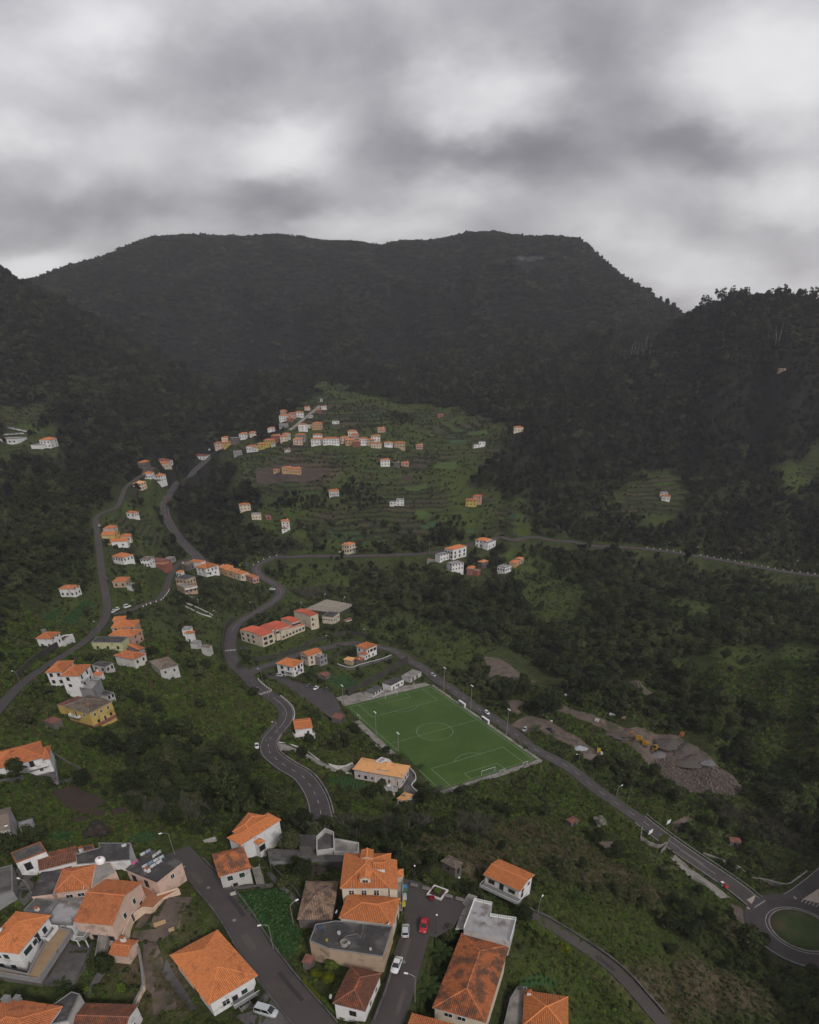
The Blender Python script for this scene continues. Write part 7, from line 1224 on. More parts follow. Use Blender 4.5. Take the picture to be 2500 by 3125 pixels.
for lab, p, c_ in (('blue recycling bin beside the guest house stairs', (208, 660), (.05, .22, .42)), ('green recycling bin beside the guest house stairs', (207, 688), (.04, .14, .06)), ('white recycling bin beside the guest house stairs', (203, 725), (.5, .5, .5)), ('blue and yellow bin lowest of the row', (194, 775), (.5, .40, .04))):
    t = thing('recycling_bin', lab, 'bin', on_z(*sv('c', *p), Z_sq-.03), R(10), 'recycling bins'); mb = MB(); mb.box(-.6, .6, -.5, .5, .12, 1.25); mb.build('body', paint('bin%d' % int(c_[0]*99+c_[2]*9), c_), t); mb = MB(); mb.box(-.64, .64, -.54, .54, 1.25, 1.4); mb.build('lid', paint('binlid%d' % int(c_[0]*99+c_[2]*9), tuple(q*.8 for q in c_)), t)
    for x in (-.45, .35): m_ = MB(); m_.box(x, x+.1, -.5, -.4, 0, .12); m_.build('wheel', M_tyre, t)
# road signs at the culvert
for lab, p, az in (('white sign panel on posts at the culvert side of the bypass', (448, 500), 35), ('white diamond sign panel on the field side of the bypass', (583, 425), 35)):
    t = thing('road_sign', lab, 'road sign', G(*sv('d', *p)), R(az), 'sign panels beside the bypass'); mb = MB(); mb.box(-1.3, 1.3, -.05, .05, 1.6, 3.6); mb.build('panel', M_lampw, t)
    for x in (-.9, .9): m_ = MB(); m_.tube([(x, .08, -.5), (x, .08, 3.4)], .06, 6); m_.build('post', M_metal, t)
# ------------------------------------------------------------------ roof clutter
t = thing('water_tank', 'white round water tank on the concrete roof terrace', 'water tank', on_z(*sv('a', 845, 385), float(Gh(*sv('a', 748, 575), 3.3)[2])), 0); mb = MB(); mb.lathe([(1.05, .3), (1.15, .4), (1.15, 2.0), (1.0, 2.3), (.4, 2.45), (.05, 2.45)], 18); mb.build('body', M_lampw, t, True); mb = MB(); mb.box(-.9, .9, -.9, .9, 0, .3); mb.build('stand', M_concd, t); mb = MB(); mb.lathe([(.28, 2.45), (.28, 2.56), (.02, 2.58)], 10); mb.build('lid', paint('red', RED), t)
zl = LAUN.t.location.z+LAUN.h+.06
for lab, p0, p1, cols in [('washing line nearest the chimney with white towels', (1150, 285), (1235, 240), [(.6, .6, .62), (.3, .36, .48)]), ('washing line with long white sheets', (1250, 300), (1320, 250), [(.62, .6, .62), (.55, .55, .58)]), ('washing line with blue and white sheets', (1165, 385), (1345, 290), [(.62, .62, .64), (.22, .33, .45), (.62, .62, .64), (.5, .58, .62)]), ('washing line with white shirts at the front edge', (1180, 415), (1330, 325), [(.62, .62, .64), (.6, .6, .6), (.62, .62, .64)]), ('washing line with one pink cloth', (1080, 360), (1130, 325), [(.62, .16, .33)])]:
    A_, B_ = on_z(*sv('a', *p0), zl+1.4), on_z(*sv('a', *p1), zl+1.4); d = B_-A_; L_ = np.linalg.norm(d); t = thing('washing_line', lab, 'washing line', (A_[0], A_[1], zl), math.atan2(d[1], d[0]), 'washing lines on the roof'); mb = MB(); mb.tube([(0, 0, 1.4), (L_, 0, 1.4)], .015, 4); mb.build('line', M_metal, t)
    for x in (0, L_): m_ = MB(); m_.tube([(x, 0, 0), (x, 0, 1.45)], .04, 5); m_.build('post', M_metal, t)
    for k, c_ in enumerate(cols):
        m_ = MB(); x0, x1 = L_*(k+.06)/len(cols), L_*(k+.94)/len(cols); nn = 6
        for q in range(nn):
            a, b = x0+(x1-x0)*q/nn, x0+(x1-x0)*(q+1)/nn; ya, yb = .1*math.sin(q*1.7), .1*math.sin((q+1)*1.7); m_.face([(a, ya+.25, .35+.1*(q % 2)), (b, yb+.25, .35+.1*((q+1) % 2)), (b, 0, 1.4), (a, 0, 1.4)])
        m_.build('cloth', mat('cloth%d' % int(sum(c_)*100), c_, .9), t)
zr = TW.t.location.z+4.4
t = thing('concrete_ring', 'open concrete well ring on the dark workshop roof', 'well ring', on_z(*sv('b', 1197, 1150), zr+.02), 0); mb = MB(); mb.lathe([(.75, 0), (.82, 0), (.82, 1.0), (.68, 1.0), (.68, .15), (.02, .15)], 18); mb.build('ring', M_conc, t)
for lab, p, s_ in [('white plastic crate on the workshop roof', (1155, 1062), .4), ('pale bucket on the workshop roof', (1410, 1190), .3), ('blue drum on the workshop roof', (1000, 1018), .35), ('white sack on the workshop roof', (1235, 1140), .3), ('yellow tub on the workshop roof', (1056, 1118), .3)]:
    t = thing('roof_clutter', lab, 'clutter', on_z(*sv('b', *p), zr+.02), s_*5); mb = MB(); mb.lathe([(s_*.8, 0), (s_, s_*1.4), (s_*.9, s_*1.5), (s_*.85, s_*.3), (.02, s_*.3)], 10); mb.build('tub', paint('tub'+lab[:5], {'blue ': (.05, .12, .25), 'yello': (.4, .3, .05)}.get(lab[:5], (.5, .5, .48))), t)
t = thing('hose_pipe', 'pale hose lying across the workshop roof', 'hose', on_z(*sv('b', 1350, 990), zr)); mb = MB(); mb.tube([tuple(on_z(*sv('b', *p), zr+.05)-np.array(t.location)) for p in [(1350, 990), (1345, 1050), (1325, 1095), (1300, 1060), (1210, 1080), (1180, 1110)]], .07, 5); mb.build('tube', M_conc, t)
# railings of the pale roof
P = [(735, 737), (868, 768), (850, 852), (1046, 882), (1002, 1045), (655, 950)]; zp = PALE.z0+3.6; Wp = [on_z(*sv('c', *p), zp) for p in P]
for k in (0, 2, 3, 5):
    A_, B_ = Wp[k], Wp[(k+1) % 6]; loc = np.array(PALE.t.location); d = B_-A_; L_ = np.linalg.norm(d); n_ = max(int(L_/1.6), 1); o = bpy.data.objects.new('railing', None); C.objects.link(o); o.parent = PALE.t; o.matrix_local = Matrix.Translation(A_-loc) @ Matrix.Rotation(math.atan2(d[1], d[0]), 4, 'Z')
    for q in range(n_): m_ = MB(); x0, x1 = L_*q/n_+.06, L_*(q+1)/n_-.06; m_.box(x0, x1, -.05, .05, .75, .85); m_.box(x0, x1, -.05, .05, .02, .25); m_.box(x0, x0+.12, -.051, .051, .25, .75); m_.box(x1-.12, x1, -.051, .051, .25, .75); m_.box(x0+.12, x1-.12, -.02, .02, .45, .55); m_.build('panel', M_lampw, o)
# garden table of the villa
t = thing('garden_table', 'white stone table with benches on the villa terrace', 'table', on_z(*sv('f', 1350, 1155), 3.35)); mb = MB(); mb.lathe([(.3, 0), (.25, .7), (1.0, .72), (1.0, .82), (.02, .82)], 14); mb.build('table_top', M_wwall, t)
for a in (0, 2.1, 4.2): m_ = MB(); m_.box(-.5, .5, -.2, .2, 0, .45, M=Matrix.Rotation(a, 4, 'Z') @ Matrix.Translation((0, 1.7, 0))); m_.build('bench', M_wwall, t)
# ------------------------------------------------------------------ gravel yard
def mound(label, reg, p, rx, ry, h, m, seed):
    g = np.random.default_rng(seed); q = G(*sv(reg, *p)); nn = 28; co = []; fs = []
    for i in range(10):
        f = i/9
        for k in range(nn): a = 6.283*k/nn; r = f*(1+.12*math.sin(3*a+seed)+.06*g.normal()); co.append((rx*r*math.cos(a), ry*r*math.sin(a), h*(1-f)**1.15+(.08*h*g.normal() if 0 < i < 9 else (-.4 if i == 9 else 0))))
    for i in range(9):
        for k in range(nn): e = (k+1) % nn; fs.append((i*nn+k, (i+1)*nn+k, (i+1)*nn+e, i*nn+e))
    me = bpy.data.meshes.new('gravel_heap'); me.from_pydata(co, [], fs); me.materials.append(m); me.polygons.foreach_set('use_smooth', [True]*len(fs)); o = link('gravel_heap', me); o.location = q; KEEPOUT.append((np.array([q]), max(rx, ry))); return tag(o, label, 'gravel heap')
M_heap = mat('heap_gravel', (.098, .083, .074), .97, (.074, .063, .056), .8, .6, .6, 6, coords='World'); M_heapl = mat('heap_pale', (.17, .16, .165), .97, (.12, .11, .115), .8, .6, .6, 6, coords='World')
mound('dark gravel heap nearest the excavators', 'l', (740, 690), 8, 6, 3.2, M_heap, 1); mound('big grey gravel heap in the middle of the yard', 'l', (850, 740), 11, 8, 4.6, M_heap, 2); mound('grey gravel heap at the right end of the yard', 'l', (910, 800), 10, 7, 3.6, M_heap, 3); mound('pale gravel heap in front of the loader', 'l', (672, 760), 5.5, 3.6, 1.5, M_heapl, 4); mound('small pale heap beside the grass edge', 'l', (995, 812), 4, 3.2, 1.8, M_heapl, 5); mound('low dark heap behind the excavators', 'l', (440, 630), 9, 5, 1.6, M_heap, 6); mound('rubble heap beside the yellow skip', 'k', (1465, 1005), 5, 3.6, 1.4, mat('rubble', (.22, .17, .15), .95, (.10, .08, .07), 2.0, .6, .6, 4, coords='World'), 7); mound('white sacks heap in the scrap yard', 'k', (1400, 945), 4, 2.6, 1.5, mat('sacks', (.42, .43, .46), .8, (.22, .23, .26), 1.5, .6, coords='World'), 8)
M_yel = mat('machine_yellow', (.36, .19, .02), .6, (.22, .12, .02), 1.0, .5); M_stl = mat('machine_steel', (.09, .075, .065), .7)
def excavator(label, p, rz, loader=False):
    t = thing('loader' if loader else 'excavator', label, 'loader' if loader else 'excavator', G(*sv('l', *p)), rz)
    if not loader:
        for s_ in (-1, 1):
            m_ = MB(); prof = [(-2, .1), (-2.2, .45), (-2, .85), (2, .85), (2.2, .45), (2, .1)]; k = len(m_.v); m_.v += [(x, s_*1.3-.3, z) for x, z in prof]+[(x, s_*1.3+.3, z) for x, z in prof]
            for q in range(6): e = (q+1) % 6; m_.f.append((q, e, 6+e, 6+q)); m_.m.append(0)
            m_.f.append(tuple(range(6))[::-1]); m_.m.append(0); m_.f.append(tuple(range(6, 12))); m_.m.append(0); m_.build('track', M_stl, t)
        m_ = MB(); m_.box(-2.3, 1.0, -1.3, 1.3, .95, 2.1); m_.build('body', M_yel, t); m_ = MB(); m_.box(-.3, 1.3, .3, 1.25, 2.1, 3.2); o = m_.build('cab', M_yel, t); m_ = MB(); m_.box(1.301, 1.33, .4, 1.15, 2.2, 3.1); m_.build('window', M_cglass, o)
        m_ = MB(); m_.tube([(.9, -.3, 1.8), (2.8, -.3, 4.4), (4.6, -.3, 4.2)], [.32, .3, .22], 6); m_.build('boom', M_yel, t); m_ = MB(); m_.tube([(4.6, -.3, 4.4), (5.6, -.3, 1.6)], [.25, .16], 6); m_.build('arm', M_yel, t); m_ = MB(); m_.prism([(5.0, -.9), (6.0, -.9), (6.0, .3), (5.0, .3)], .6, 1.6); m_.build('bucket', M_stl, t)
    else:
        m_ = MB(); m_.box(-2.6, .8, -1.0, 1.0, .8, 2.0); m_.build('body', M_yel, t); m_ = MB(); m_.box(-.9, .7, -.8, .8, 2.0, 3.2); o = m_.build('cab', M_yel, t); m_ = MB(); m_.box(.701, .73, -.7, .7, 2.1, 3.1); m_.build('window', M_cglass, o)
        for x in (-1.8, 1.2):
            for s_ in (-1, 1): m_ = MB(); m_.lathe([(.3, -.28), (.78, -.28), (.8, .0), (.78, .28), (.3, .28)], 14); o = m_.build('wheel', M_tyre, t); o.matrix_local = Matrix.Translation((x, s_*1.15, .8)) @ Matrix.Rotation(math.pi/2, 4, 'X')
        m_ = MB(); m_.tube([(.6, -.5, 1.6), (2.4, -.5, .7)], .16, 6); m_.tube([(.6, .5, 1.6), (2.4, .5, .7)], .16, 6); m_.build('lift_arm', M_yel, t); m_ = MB(); m_.prism([(2.4, -1.3), (3.4, -1.3), (3.4, 1.3), (2.4, 1.3)], .1, .9); m_.build('bucket', M_stl, t)
excavator('yellow excavator at the back of the gravel yard', (525, 668), 2.9); excavator('yellow excavator in the middle of the three machines', (572, 700), 2.6); excavator('yellow wheel loader at the front of the gravel yard', (640, 735), 3.9, True)
for lab, rg, p, sz, c_ in [('yellow skip in the scrap yard', 'k', (1545, 970), (2.4, 1.6, 1.3), (.45, .30, .02)), ('white cabinet beside the yellow skip', 'k', (1565, 990), (1.6, 1.0, 1.0), (.55, .55, .55)), ('white pallet stack on the dirt track', 'l', (262, 540), (2.2, 1.6, 1.0), (.5, .48, .45)), ('tan crate on the dirt track', 'l', (300, 552), (1.6, 1.4, .7), (.30, .2, .13)), ('white container beside the track trees', 'l', (362, 510), (3.2, 1.6, 1.4), (.5, .52, .52)), ('orange tank beside the gravel heaps', 'l', (818, 636), (3.0, 1.6, 1.6), (.30, .12, .04)), ('white box under the trees by the dirt track', 'l', (56, 380), (1.2, 1.2, 1.4), (.6, .6, .6)), ('blue tarpaulin under the trees', 'l', (380, 342), (1.8, 1.2, .5), (.08, .3, .55)), ('tan crate left of the white container', 'l', (438, 524), (2.0, 1.4, 1.2), (.26, .18, .11))]:
    t = thing('yard_box', lab, 'container', G(*sv(rg, *p)), rnd.uniform(0, 3)); a, b, h = sz; m_ = MB(); m_.box(-a/2, a/2, -b/2, b/2, .1, h); m_.build('body', mat('box_'+lab[:9], c_, .8), t); m_ = MB(); m_.box(-a/2-.06, a/2+.06, -b/2-.06, b/2+.06, h, h+.12); m_.build('lid', mat('boxlid_'+lab[:9], tuple(q*.7 for q in c_), .8), t)
wl = spline([G(*sv('k', *p)) for p in [(1060, 690), (1100, 695), (1150, 715), (1190, 745)]], 1.6)
bm_ = MB().box(-.6, .6, -.4, .4, -.2, .7).mesh('stone_block', M_wwall)
for p in wl: o = link('stone_block', bm_); o.location = p; o.rotation_euler = (0, 0, rnd.uniform(-.6, .2)); tag(o, 'white stone block in the curved row at the scrap yard', 'stone block', 'stone blocks at the scrap yard')
# dead trees on the far slope
for lab, p, h in [('bare white trunk, leftmost of the dead grove', (485, 530), 20), ('bare white trunk, second of the dead grove', (500, 545), 26), ('tallest bare white trunk of the dead grove', (570, 505), 30), ('thin bare trunk in the middle of the dead grove', (548, 532), 20), ('short bare trunk of the dead grove', (562, 535), 12), ('bare white trunk, rightmost of the dead grove', (605, 520), 22), ('bare trunk in front of the dead grove', (520, 540), 24), ('lone bare white tree high on the right slope', (1450, 445), 26), ('leaning bare tree high on the right slope', (1440, 446), 22), ('short bare snag on the right slope', (1080, 482), 14)]:
    h *= .72; t = thing('dead_tree', lab, 'dead tree', G(*sv('m', *p)), rnd.uniform(0, 6)); g = random.Random(int(p[0])); k = .35 if 'leaning' in lab else .04; m_ = MB(); m_.tube([(0, 0, -2), (h*k*.4, 0, h*.5), (h*k, 0, h)], [.38, .28, .1], 6); m_.build('trunk', mat('dead_wood', (.19, .18, .175), .9), t); m_ = MB()
    for q in range(6): a = g.uniform(0, 6.28); z = h*g.uniform(.5, .95); m_.tube([(h*k*z/h, 0, z), (h*k*z/h+1.6*math.cos(a), 1.6*math.sin(a), z+1.8)], [.12, .04], 4)
    m_.build('branch', MATS['dead_wood'], t)
# ------------------------------------------------------------------ street wear and roof bits
M_patch = mat('fresh_asphalt', (.038, .033, .034), .92, (.03, .027, .028), .8, .5, coords='World'); M_patch2 = mat('pale_patch', (.088, .076, .070), .92, (.07, .06, .056), .8, .5, coords='World')
for key, i0, off, w_, l_ in [('street', 4, 1.2, 1.3, 3.5), ('street', 9, -1.4, 1.1, 5), ('street', 14, .6, 1.6, 2.6), ('street', 19, -1.0, .9, 6), ('square', 4, 1.0, 1.2, 4), ('square', 8, -1.2, .9, 3.2), ('right', 300, 1.5, 1.2, 6), ('right', 330, -1.6, 1.0, 7), ('pitchside', 80, 1.2, 1.1, 8), ('dual', 8, 2.4, 1.2, 6), ('left', 110, .8, 1.4, 7), ('lane', 7, .4, 1.2, 4)]:
    c = ROADS[key][0]; i1 = min(i0+max(int(l_/2.5), 1)+1, len(c)-1); mb = MB(); strip(mb, *ribbon(c, off-w_/2, off+w_/2, .052, i0, i1+1)); mb.build('repair_patch', M_patch if i0 % 2 else M_patch2, ROADOBJ[key])
for key, i0, off in (('street', 3, 1.6), ('street', 7, .9), ('street', 12, .9), ('square', 6, .6), ('right', 315, 1.4)):
    c = ROADS[key][0]; l, _ = ribbon(c, off, off, .056, i0, i0+2); mb = MB(); mb.lathe([(.42, -.02), (.42, .012), (.02, .012)], 16, c=tuple(l[0])); mb.build('manhole_cover', M_gut, ROADOBJ[key])
def dish(label, reg, p, z, az, s_=.5):
    t = thing('satellite_dish', label, 'satellite dish', on_z(*sv(reg, *p), z), R(az)); m_ = MB(); m_.tube([(0, 0, -.1), (0, 0, .7)], .035, 5); m_.build('mast', M_metal, t); m_ = MB(); k = len(m_.v)
    prof = [(.02, .0), (s_*.5, .06), (s_, .22)]; m_.lathe(prof+[(r, z_-.03) for r, z_ in prof[::-1]], 12); o = m_.build('bowl', M_lampw, t, True); o.matrix_local = Matrix.Translation((0, 0, .8)) @ Matrix.Rotation(1.0, 4, 'Y')
zq = lambda reg, p, h: float(Gh(*sv(reg, *p), h)[2])
for lab, rg, p, h, az in [('satellite dish at the corner of the square orange roof', 'a', (702, 585), 3.4, 200), ('satellite dish beside the chimneys of the bottom left roof', 'a', (335, 1600), 5.2, 240), ('satellite dish below the guest house eaves', 'b', (1140, 905), 3.2, 180), ('satellite dish on the wall of the red brown cottage', 'b', (1095, 1590), 3.4, 200), ('satellite dish at the corner of the lower guest house roof', 'b', (1560, 1005), 5.0, 150)]: dish(lab, rg, p, zq(rg, p, h), az)
for lab, rg, p, h, sz, c_ in [('white plastic chair stack on the concrete terrace', 'a', (840, 412), 3.3, (1.0, .7, .5), (.5, .5, .47)), ('stack of tan planks in the bare garden', 'a', (1320, 862), .1, (2.6, .9, .5), (.42, .28, .14)), ('second heap of pale planks in the bare garden', 'a', (1415, 912), .1, (1.2, .8, .4), (.40, .27, .15)), ('firewood stack under the concrete outbuilding', 'a', (400, 795), .2, (1.8, .8, 1.2), (.22, .14, .07)), ('grey gas bottle crate on the dark slab roof', 'a', (1035, 250), 3.1, (1.0, 1.0, 1.4), (.5, .5, .5)), ('white pallet at the corner of the cabbage field', 'b', (297, 742), .1, (1.3, 1.1, .3), (.4, .38, .34)), ('white cold frame beside the stepped white house', 'b', (622, 352), .1, (2.0, 1.3, .3), (.5, .47, .36)), ('heap of roof boards at the head of the street', 'b', (110, 315), .1, (3.2, 1.4, .7), (.30, .27, .25)), ('white pipe rack on the bottom left terrace', 'a', (455, 1585), 3.7, (3.8, .5, .3), (.5, .5, .5))]:
    t = thing('yard_clutter', lab, 'clutter', on_z(*sv(rg, *p), zq(rg, p, h)), R(30)); a, b, hh = sz; n_ = 4; mm = mat('cl_'+lab[:12], c_, .85)
    pm_ = MB().box(-a/2, a/2, -b/2/n_*.85, b/2/n_*.85, 0, hh).mesh('slat', mm)
    for q in range(n_): link('slat', pm_, t, Matrix.Translation((rnd.uniform(-.1, .1), b*(q+.5)/n_-b/2, 0)) @ Matrix.Rotation(rnd.uniform(-.05, .05), 4, 'Z'))

# the ground sheet itself, with every levelled plot in it
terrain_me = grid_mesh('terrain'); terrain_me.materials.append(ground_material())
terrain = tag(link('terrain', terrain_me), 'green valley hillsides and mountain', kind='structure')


# ------------------------------------------------------------------ plants
def quads_mesh(name, P, mats, tint, mi=None, extra=None):
    """P: (n,4,3) leaf corners; extra: MB joined in (trunks, cores)"""
    P = np.asarray(P); n_ = len(P); me = bpy.data.meshes.new(name); co = P.reshape(-1, 3); fl = [tuple(range(4*k, 4*k+4)) for k in range(n_)]
    tn = list(tint); mm = list(mi) if mi is not None else [0]*n_
    if extra is not None:
        k = len(co); co = np.r_[co, np.array(extra.v)]; fl += [tuple(k+a for a in f) for f in extra.f]; mm += list(extra.m); tn += [.5]*len(extra.f)
    me.from_pydata(co.tolist(), [], fl)
    for q in mats: me.materials.append(q)
    me.polygons.foreach_set('material_index', mm)
    at = me.attributes.new('tint', 'FLOAT', 'FACE'); at.data.foreach_set('value', np.array(tn, np.float32)); me.update(); return me
def leaves_on(lobes, n_, size, seed, flat=.5, droop=0.0, aspect=.6):
    """leaf quads scattered over the skins of ellipsoid lobes (cx,cy,cz,rx,ry,rz)"""
    g = np.random.default_rng(seed); lb = np.array(lobes); wgt = (lb[:, 3]*lb[:, 4]+lb[:, 3]*lb[:, 5]); wgt = wgt/wgt.sum(); k = g.choice(len(lb), n_, p=wgt)
    d = g.normal(size=(n_, 3)); d[:, 2] = np.abs(d[:, 2])*.85-.25+d[:, 2]*.15; d /= np.linalg.norm(d, axis=1)[:, None]
    rr = (1-.35*g.random(n_)**2)[:, None]; c = lb[k, :3]+d*lb[k, 3:]*rr
    nrm = d*.9+g.normal(size=(n_, 3))*.55+np.array([0, 0, flat]); nrm /= np.linalg.norm(nrm, axis=1)[:, None]
    t = np.cross(nrm, g.normal(size=(n_, 3))); t /= np.linalg.norm(t, axis=1)[:, None]; b = np.cross(nrm, t); s = (size*(.6+.8*g.random(n_)))[:, None]
    Q = np.stack([c-t*s-b*s*aspect, c+t*s-b*s*aspect*.6, c+t*s*.8+b*s*aspect, c-t*s*.7+b*s*aspect*.8], 1)
    hz = (c[:, 2]-c[:, 2].min())/(np.ptp(c[:, 2])+1e-6)
    return Q, g.random(n_)
def lobes_for(seed, R_, H, nl, base=.35, spread=.62):
    g = np.random.default_rng(seed); L = [(0, 0, H*.62, R_*.62, R_*.62, H*.36)]
    for k in range(nl):
        a = g.random()*6.283; r = R_*spread*math.sqrt(g.random()); z = H*(base+(.9-base)*g.random()*(1-.45*(r/R_)**2)); q = R_*(.24+.22*g.random()); L.append((r*math.cos(a), r*math.sin(a), z, q, q, q*(.65+.3*g.random())))
    return L
def core(mb, lobes, k=.8, m=0):
    for cx, cy, cz, rx, ry, rz in lobes:
        mb.lathe([(rx*k*.25, -rz*k*.95), (rx*k*.85, -rz*k*.45), (rx*k, 0.0), (rx*k*.8, rz*k*.55), (rx*k*.2, rz*k*.95)], 6, m, (cx, cy, cz))
def trunk_mb(H, r, seed, m=0, lean=.06, branches=4, top=.55):
    g = random.Random(seed); mb = MB(); t = H*top; lx, ly = g.uniform(-lean, lean)*H, g.uniform(-lean, lean)*H
    mb.tube([(0, 0, -.8), (lx*.2, ly*.2, t*.35), (lx*.6, ly*.6, t*.7), (lx, ly, t)], [r*1.3, r, r*.8, r*.6], 6, m)
    for k in range(branches):
        a = g.random()*6.28; z = t*g.uniform(.6, .98); q = H*g.uniform(.2, .32)
        mb.tube([(lx*z/t, ly*z/t, z), (lx+q*.6*math.cos(a), ly+q*.6*math.sin(a), z+q*.45), (lx+q*math.cos(a), ly+q*math.sin(a), z+q)], [r*.5, r*.35, r*.15], 5, m)
    return mb
L_for = leafmat('forest_leaves', (.0150, .0180, .0110), (.0340, .0395, .0215), (.0600, .0610, .0350), .42, .15)
L_tree = leafmat('tree_leaves', (.0280, .0350, .0170), (.0520, .0640, .0260), (.0760, .0820, .0380), .55)
L_bush = leafmat('bush_leaves', (.0320, .0430, .0170), (.0600, .0780, .0250), (.0880, .0900, .0400), .5)
L_weed = leafmat('weed_leaves', (.0620, .0980, .0190), (.0980, .1420, .0280), (.1050, .1250, .0380), .45)
L_dry = leafmat('dry_weeds', (.0980, .0840, .0460), (.1350, .1120, .0630), (.0780, .0900, .0320), .45)
L_reed = leafmat('reed_leaves', (.0750, .0800, .0520), (.1050, .1060, .0700), (.1250, .1200, .0880), .4)
L_palm = leafmat('palm_leaves', (0.0351, 0.0540, 0.0189), (0.0567, 0.0810, 0.0270), None, .4)
L_hedge = leafmat('hedge_leaves', (0.1013, 0.1242, 0.0135), (0.1283, 0.1400, 0.0162), None, .35)
L_crop = leafmat('crop_leaves', (.0290, .0700, .0210), (.0480, .1020, .0310), (.0640, .1200, .0450), .4)
L_fern = leafmat('fern_leaves', (.0700, .1100, .0220), (.1000, .1350, .0300), None, .4)
M_bark = mat('bark', (.055, .045, .038), .95, (.03, .026, .022), 2.0, .6)
M_bark2 = mat('pale_bark', (.24, .22, .20), .9, (.14, .125, .11), 2.0, .6)
PROTO = bpy.data.collections.new('plant_kinds')
def proto_list(meshes, nm):
    col = bpy.data.collections.new(nm)
    for k, me in enumerate(meshes):
        o = bpy.data.objects.new('%s_kind%02d' % (nm, k), me); col.objects.link(o)
    return col
def forest_kind(seed, R_, H, n_, size, lm=L_for, nl=8, flat=.5):
    lb = lobes_for(seed, R_, H, nl); Q, tn = leaves_on(lb, n_, size, seed, flat); mb = MB(); core(mb, lb, .72); mb.tube([(0, 0, -1), (0, 0, H*.5)], R_*.05, 5, 1)
    return quads_mesh('forest_tree', Q, [lm, M_bark], tn, None, mb)
def canopy_kind(seed):                       # a patch of closed canopy: many small crowns of uneven height
    g = np.random.default_rng(seed); lb = []
    for k in range(34):
        a = g.random()*6.28; r = 7.6*math.sqrt(g.random()); q = .8+1.3*g.random()**2; lb.append((r*math.cos(a), r*math.sin(a), .9+1.9*g.random(), q, q, q*1.1))
    Q, tn = leaves_on(lb, 900, .36, seed, .4); mb = MB(); core(mb, lb, .85); return quads_mesh('canopy', Q, [L_for], tn, None, mb)
def gum_kind(seed, H):                       # tall stem, open tufted crown of several heads
    g = np.random.default_rng(seed); lb = []
    for k in range(13):
        a = g.random()*6.28; r = H*.24*math.sqrt(g.random()); q = H*(.05+.07*g.random()); lb.append((r*math.cos(a), r*math.sin(a), H*(.5+.5*g.random()*(1-(r/H)**2*6)), q, q, q*.7))
    Q, tn = leaves_on(lb, 420, H*.026, seed, .3); mb = MB(); mb.tube([(0, 0, -1), (0, 0, H*.45), (.3, .2, H*.9)], [H*.014, H*.011, H*.004], 5, 1); core(mb, lb[:6], .5)
    for l in lb: mb.tube([(0, 0, H*.4), (l[0], l[1], l[2])], [H*.006, H*.003], 4, 1, False)
    return quads_mesh('gum_tree', Q, [L_for, M_bark], tn, None, mb)
def tuft_kind(seed, n_, h, spread, lm, w=.03, curve=.5):
    g = np.random.default_rng(seed); P = []
    for k in range(n_):
        a = g.random()*6.28; r = spread*math.sqrt(g.random())*.6; b = np.array([r*math.cos(a), r*math.sin(a), 0]); d = np.array([math.cos(a), math.sin(a), 0])*curve*g.random(); hh = h*(.55+.5*g.random())
        t = np.array([-math.sin(a+g.normal()*.8), math.cos(a+g.normal()*.8), 0])*w*(.6+.8*g.random())
        m1 = b+d*hh*.35+[0, 0, hh*.6]; e = b+d*hh+[0, 0, hh*(1-.25*curve*g.random())]
        P += [[b-t, b+t, m1+t*.9, m1-t*.9], [m1-t*.9, m1+t*.9, e+t*.2, e-t*.2]]
    return quads_mesh('tuft', P, [lm], np.repeat(g.random(n_), 2))
def bush_kind(seed, R_, H, n_, size, lm, nl=6):
    lb = lobes_for(seed, R_, H, nl, .2, .7); Q, tn = leaves_on(lb, n_, size, seed, .35); mb = MB(); core(mb, lb, .62); return quads_mesh('bush', Q, [lm], tn, None, mb)
def leafy_kind(seed, lm):                    # low broad-leaved plant
    lb = lobes_for(seed, .55, .6, 5, .1, .8); Q, tn = leaves_on(lb, 70, .16, seed, .8); return quads_mesh('leafy', Q, [lm], tn)
K_for = proto_list([forest_kind(k, 4.2, 7.5+.6*k, 360, .52, nl=9) for k in range(5)]+[forest_kind(9, 3.2, 9.5, 330, .5, nl=9), forest_kind(12, 2.6, 5.0, 240, .42)], 'forest_kinds')
K_can = proto_list([canopy_kind(20+k) for k in range(5)], 'canopy_kinds')
K_gum = proto_list([gum_kind(30+k, 17+2*k) for k in range(3)], 'gum_kinds')
K_tree = proto_list([forest_kind(50+k, 3.0, 5.6, 900, .27, L_tree, 10) for k in range(4)], 'wood_kinds')
K_bush = proto_list([bush_kind(70+k, 1.3, 1.7, 330, .16, L_bush) for k in range(5)], 'bush_kinds')
K_weed = proto_list([tuft_kind(80, 22, .7, .8, L_weed, .05, .8), tuft_kind(81, 20, .5, .9, L_weed, .06, .9), leafy_kind(82, L_weed), leafy_kind(83, L_bush), tuft_kind(84, 22, .9, .7, L_dry, .035, .7)], 'weed_kinds')
K_dry = proto_list([tuft_kind(85, 24, .8, .9, L_dry, .045, .8), tuft_kind(86, 20, .6, .9, L_dry, .05, .9), leafy_kind(87, L_bush), tuft_kind(88, 20, .6, .8, L_weed, .05, .9)], 'dry_kinds')
K_reed = proto_list([tuft_kind(90+k, 46, 3.4, 1.3, L_reed, .085, .55) for k in range(3)], 'reed_kinds')
K_crop = proto_list([leafy_kind(95+k, L_crop) for k in range(3)], 'crop_kinds')
K_fern = proto_list([tuft_kind(98+k, 14, 1.7, .5, L_fern, .26, 1.1) for k in range(2)], 'fern_kinds')
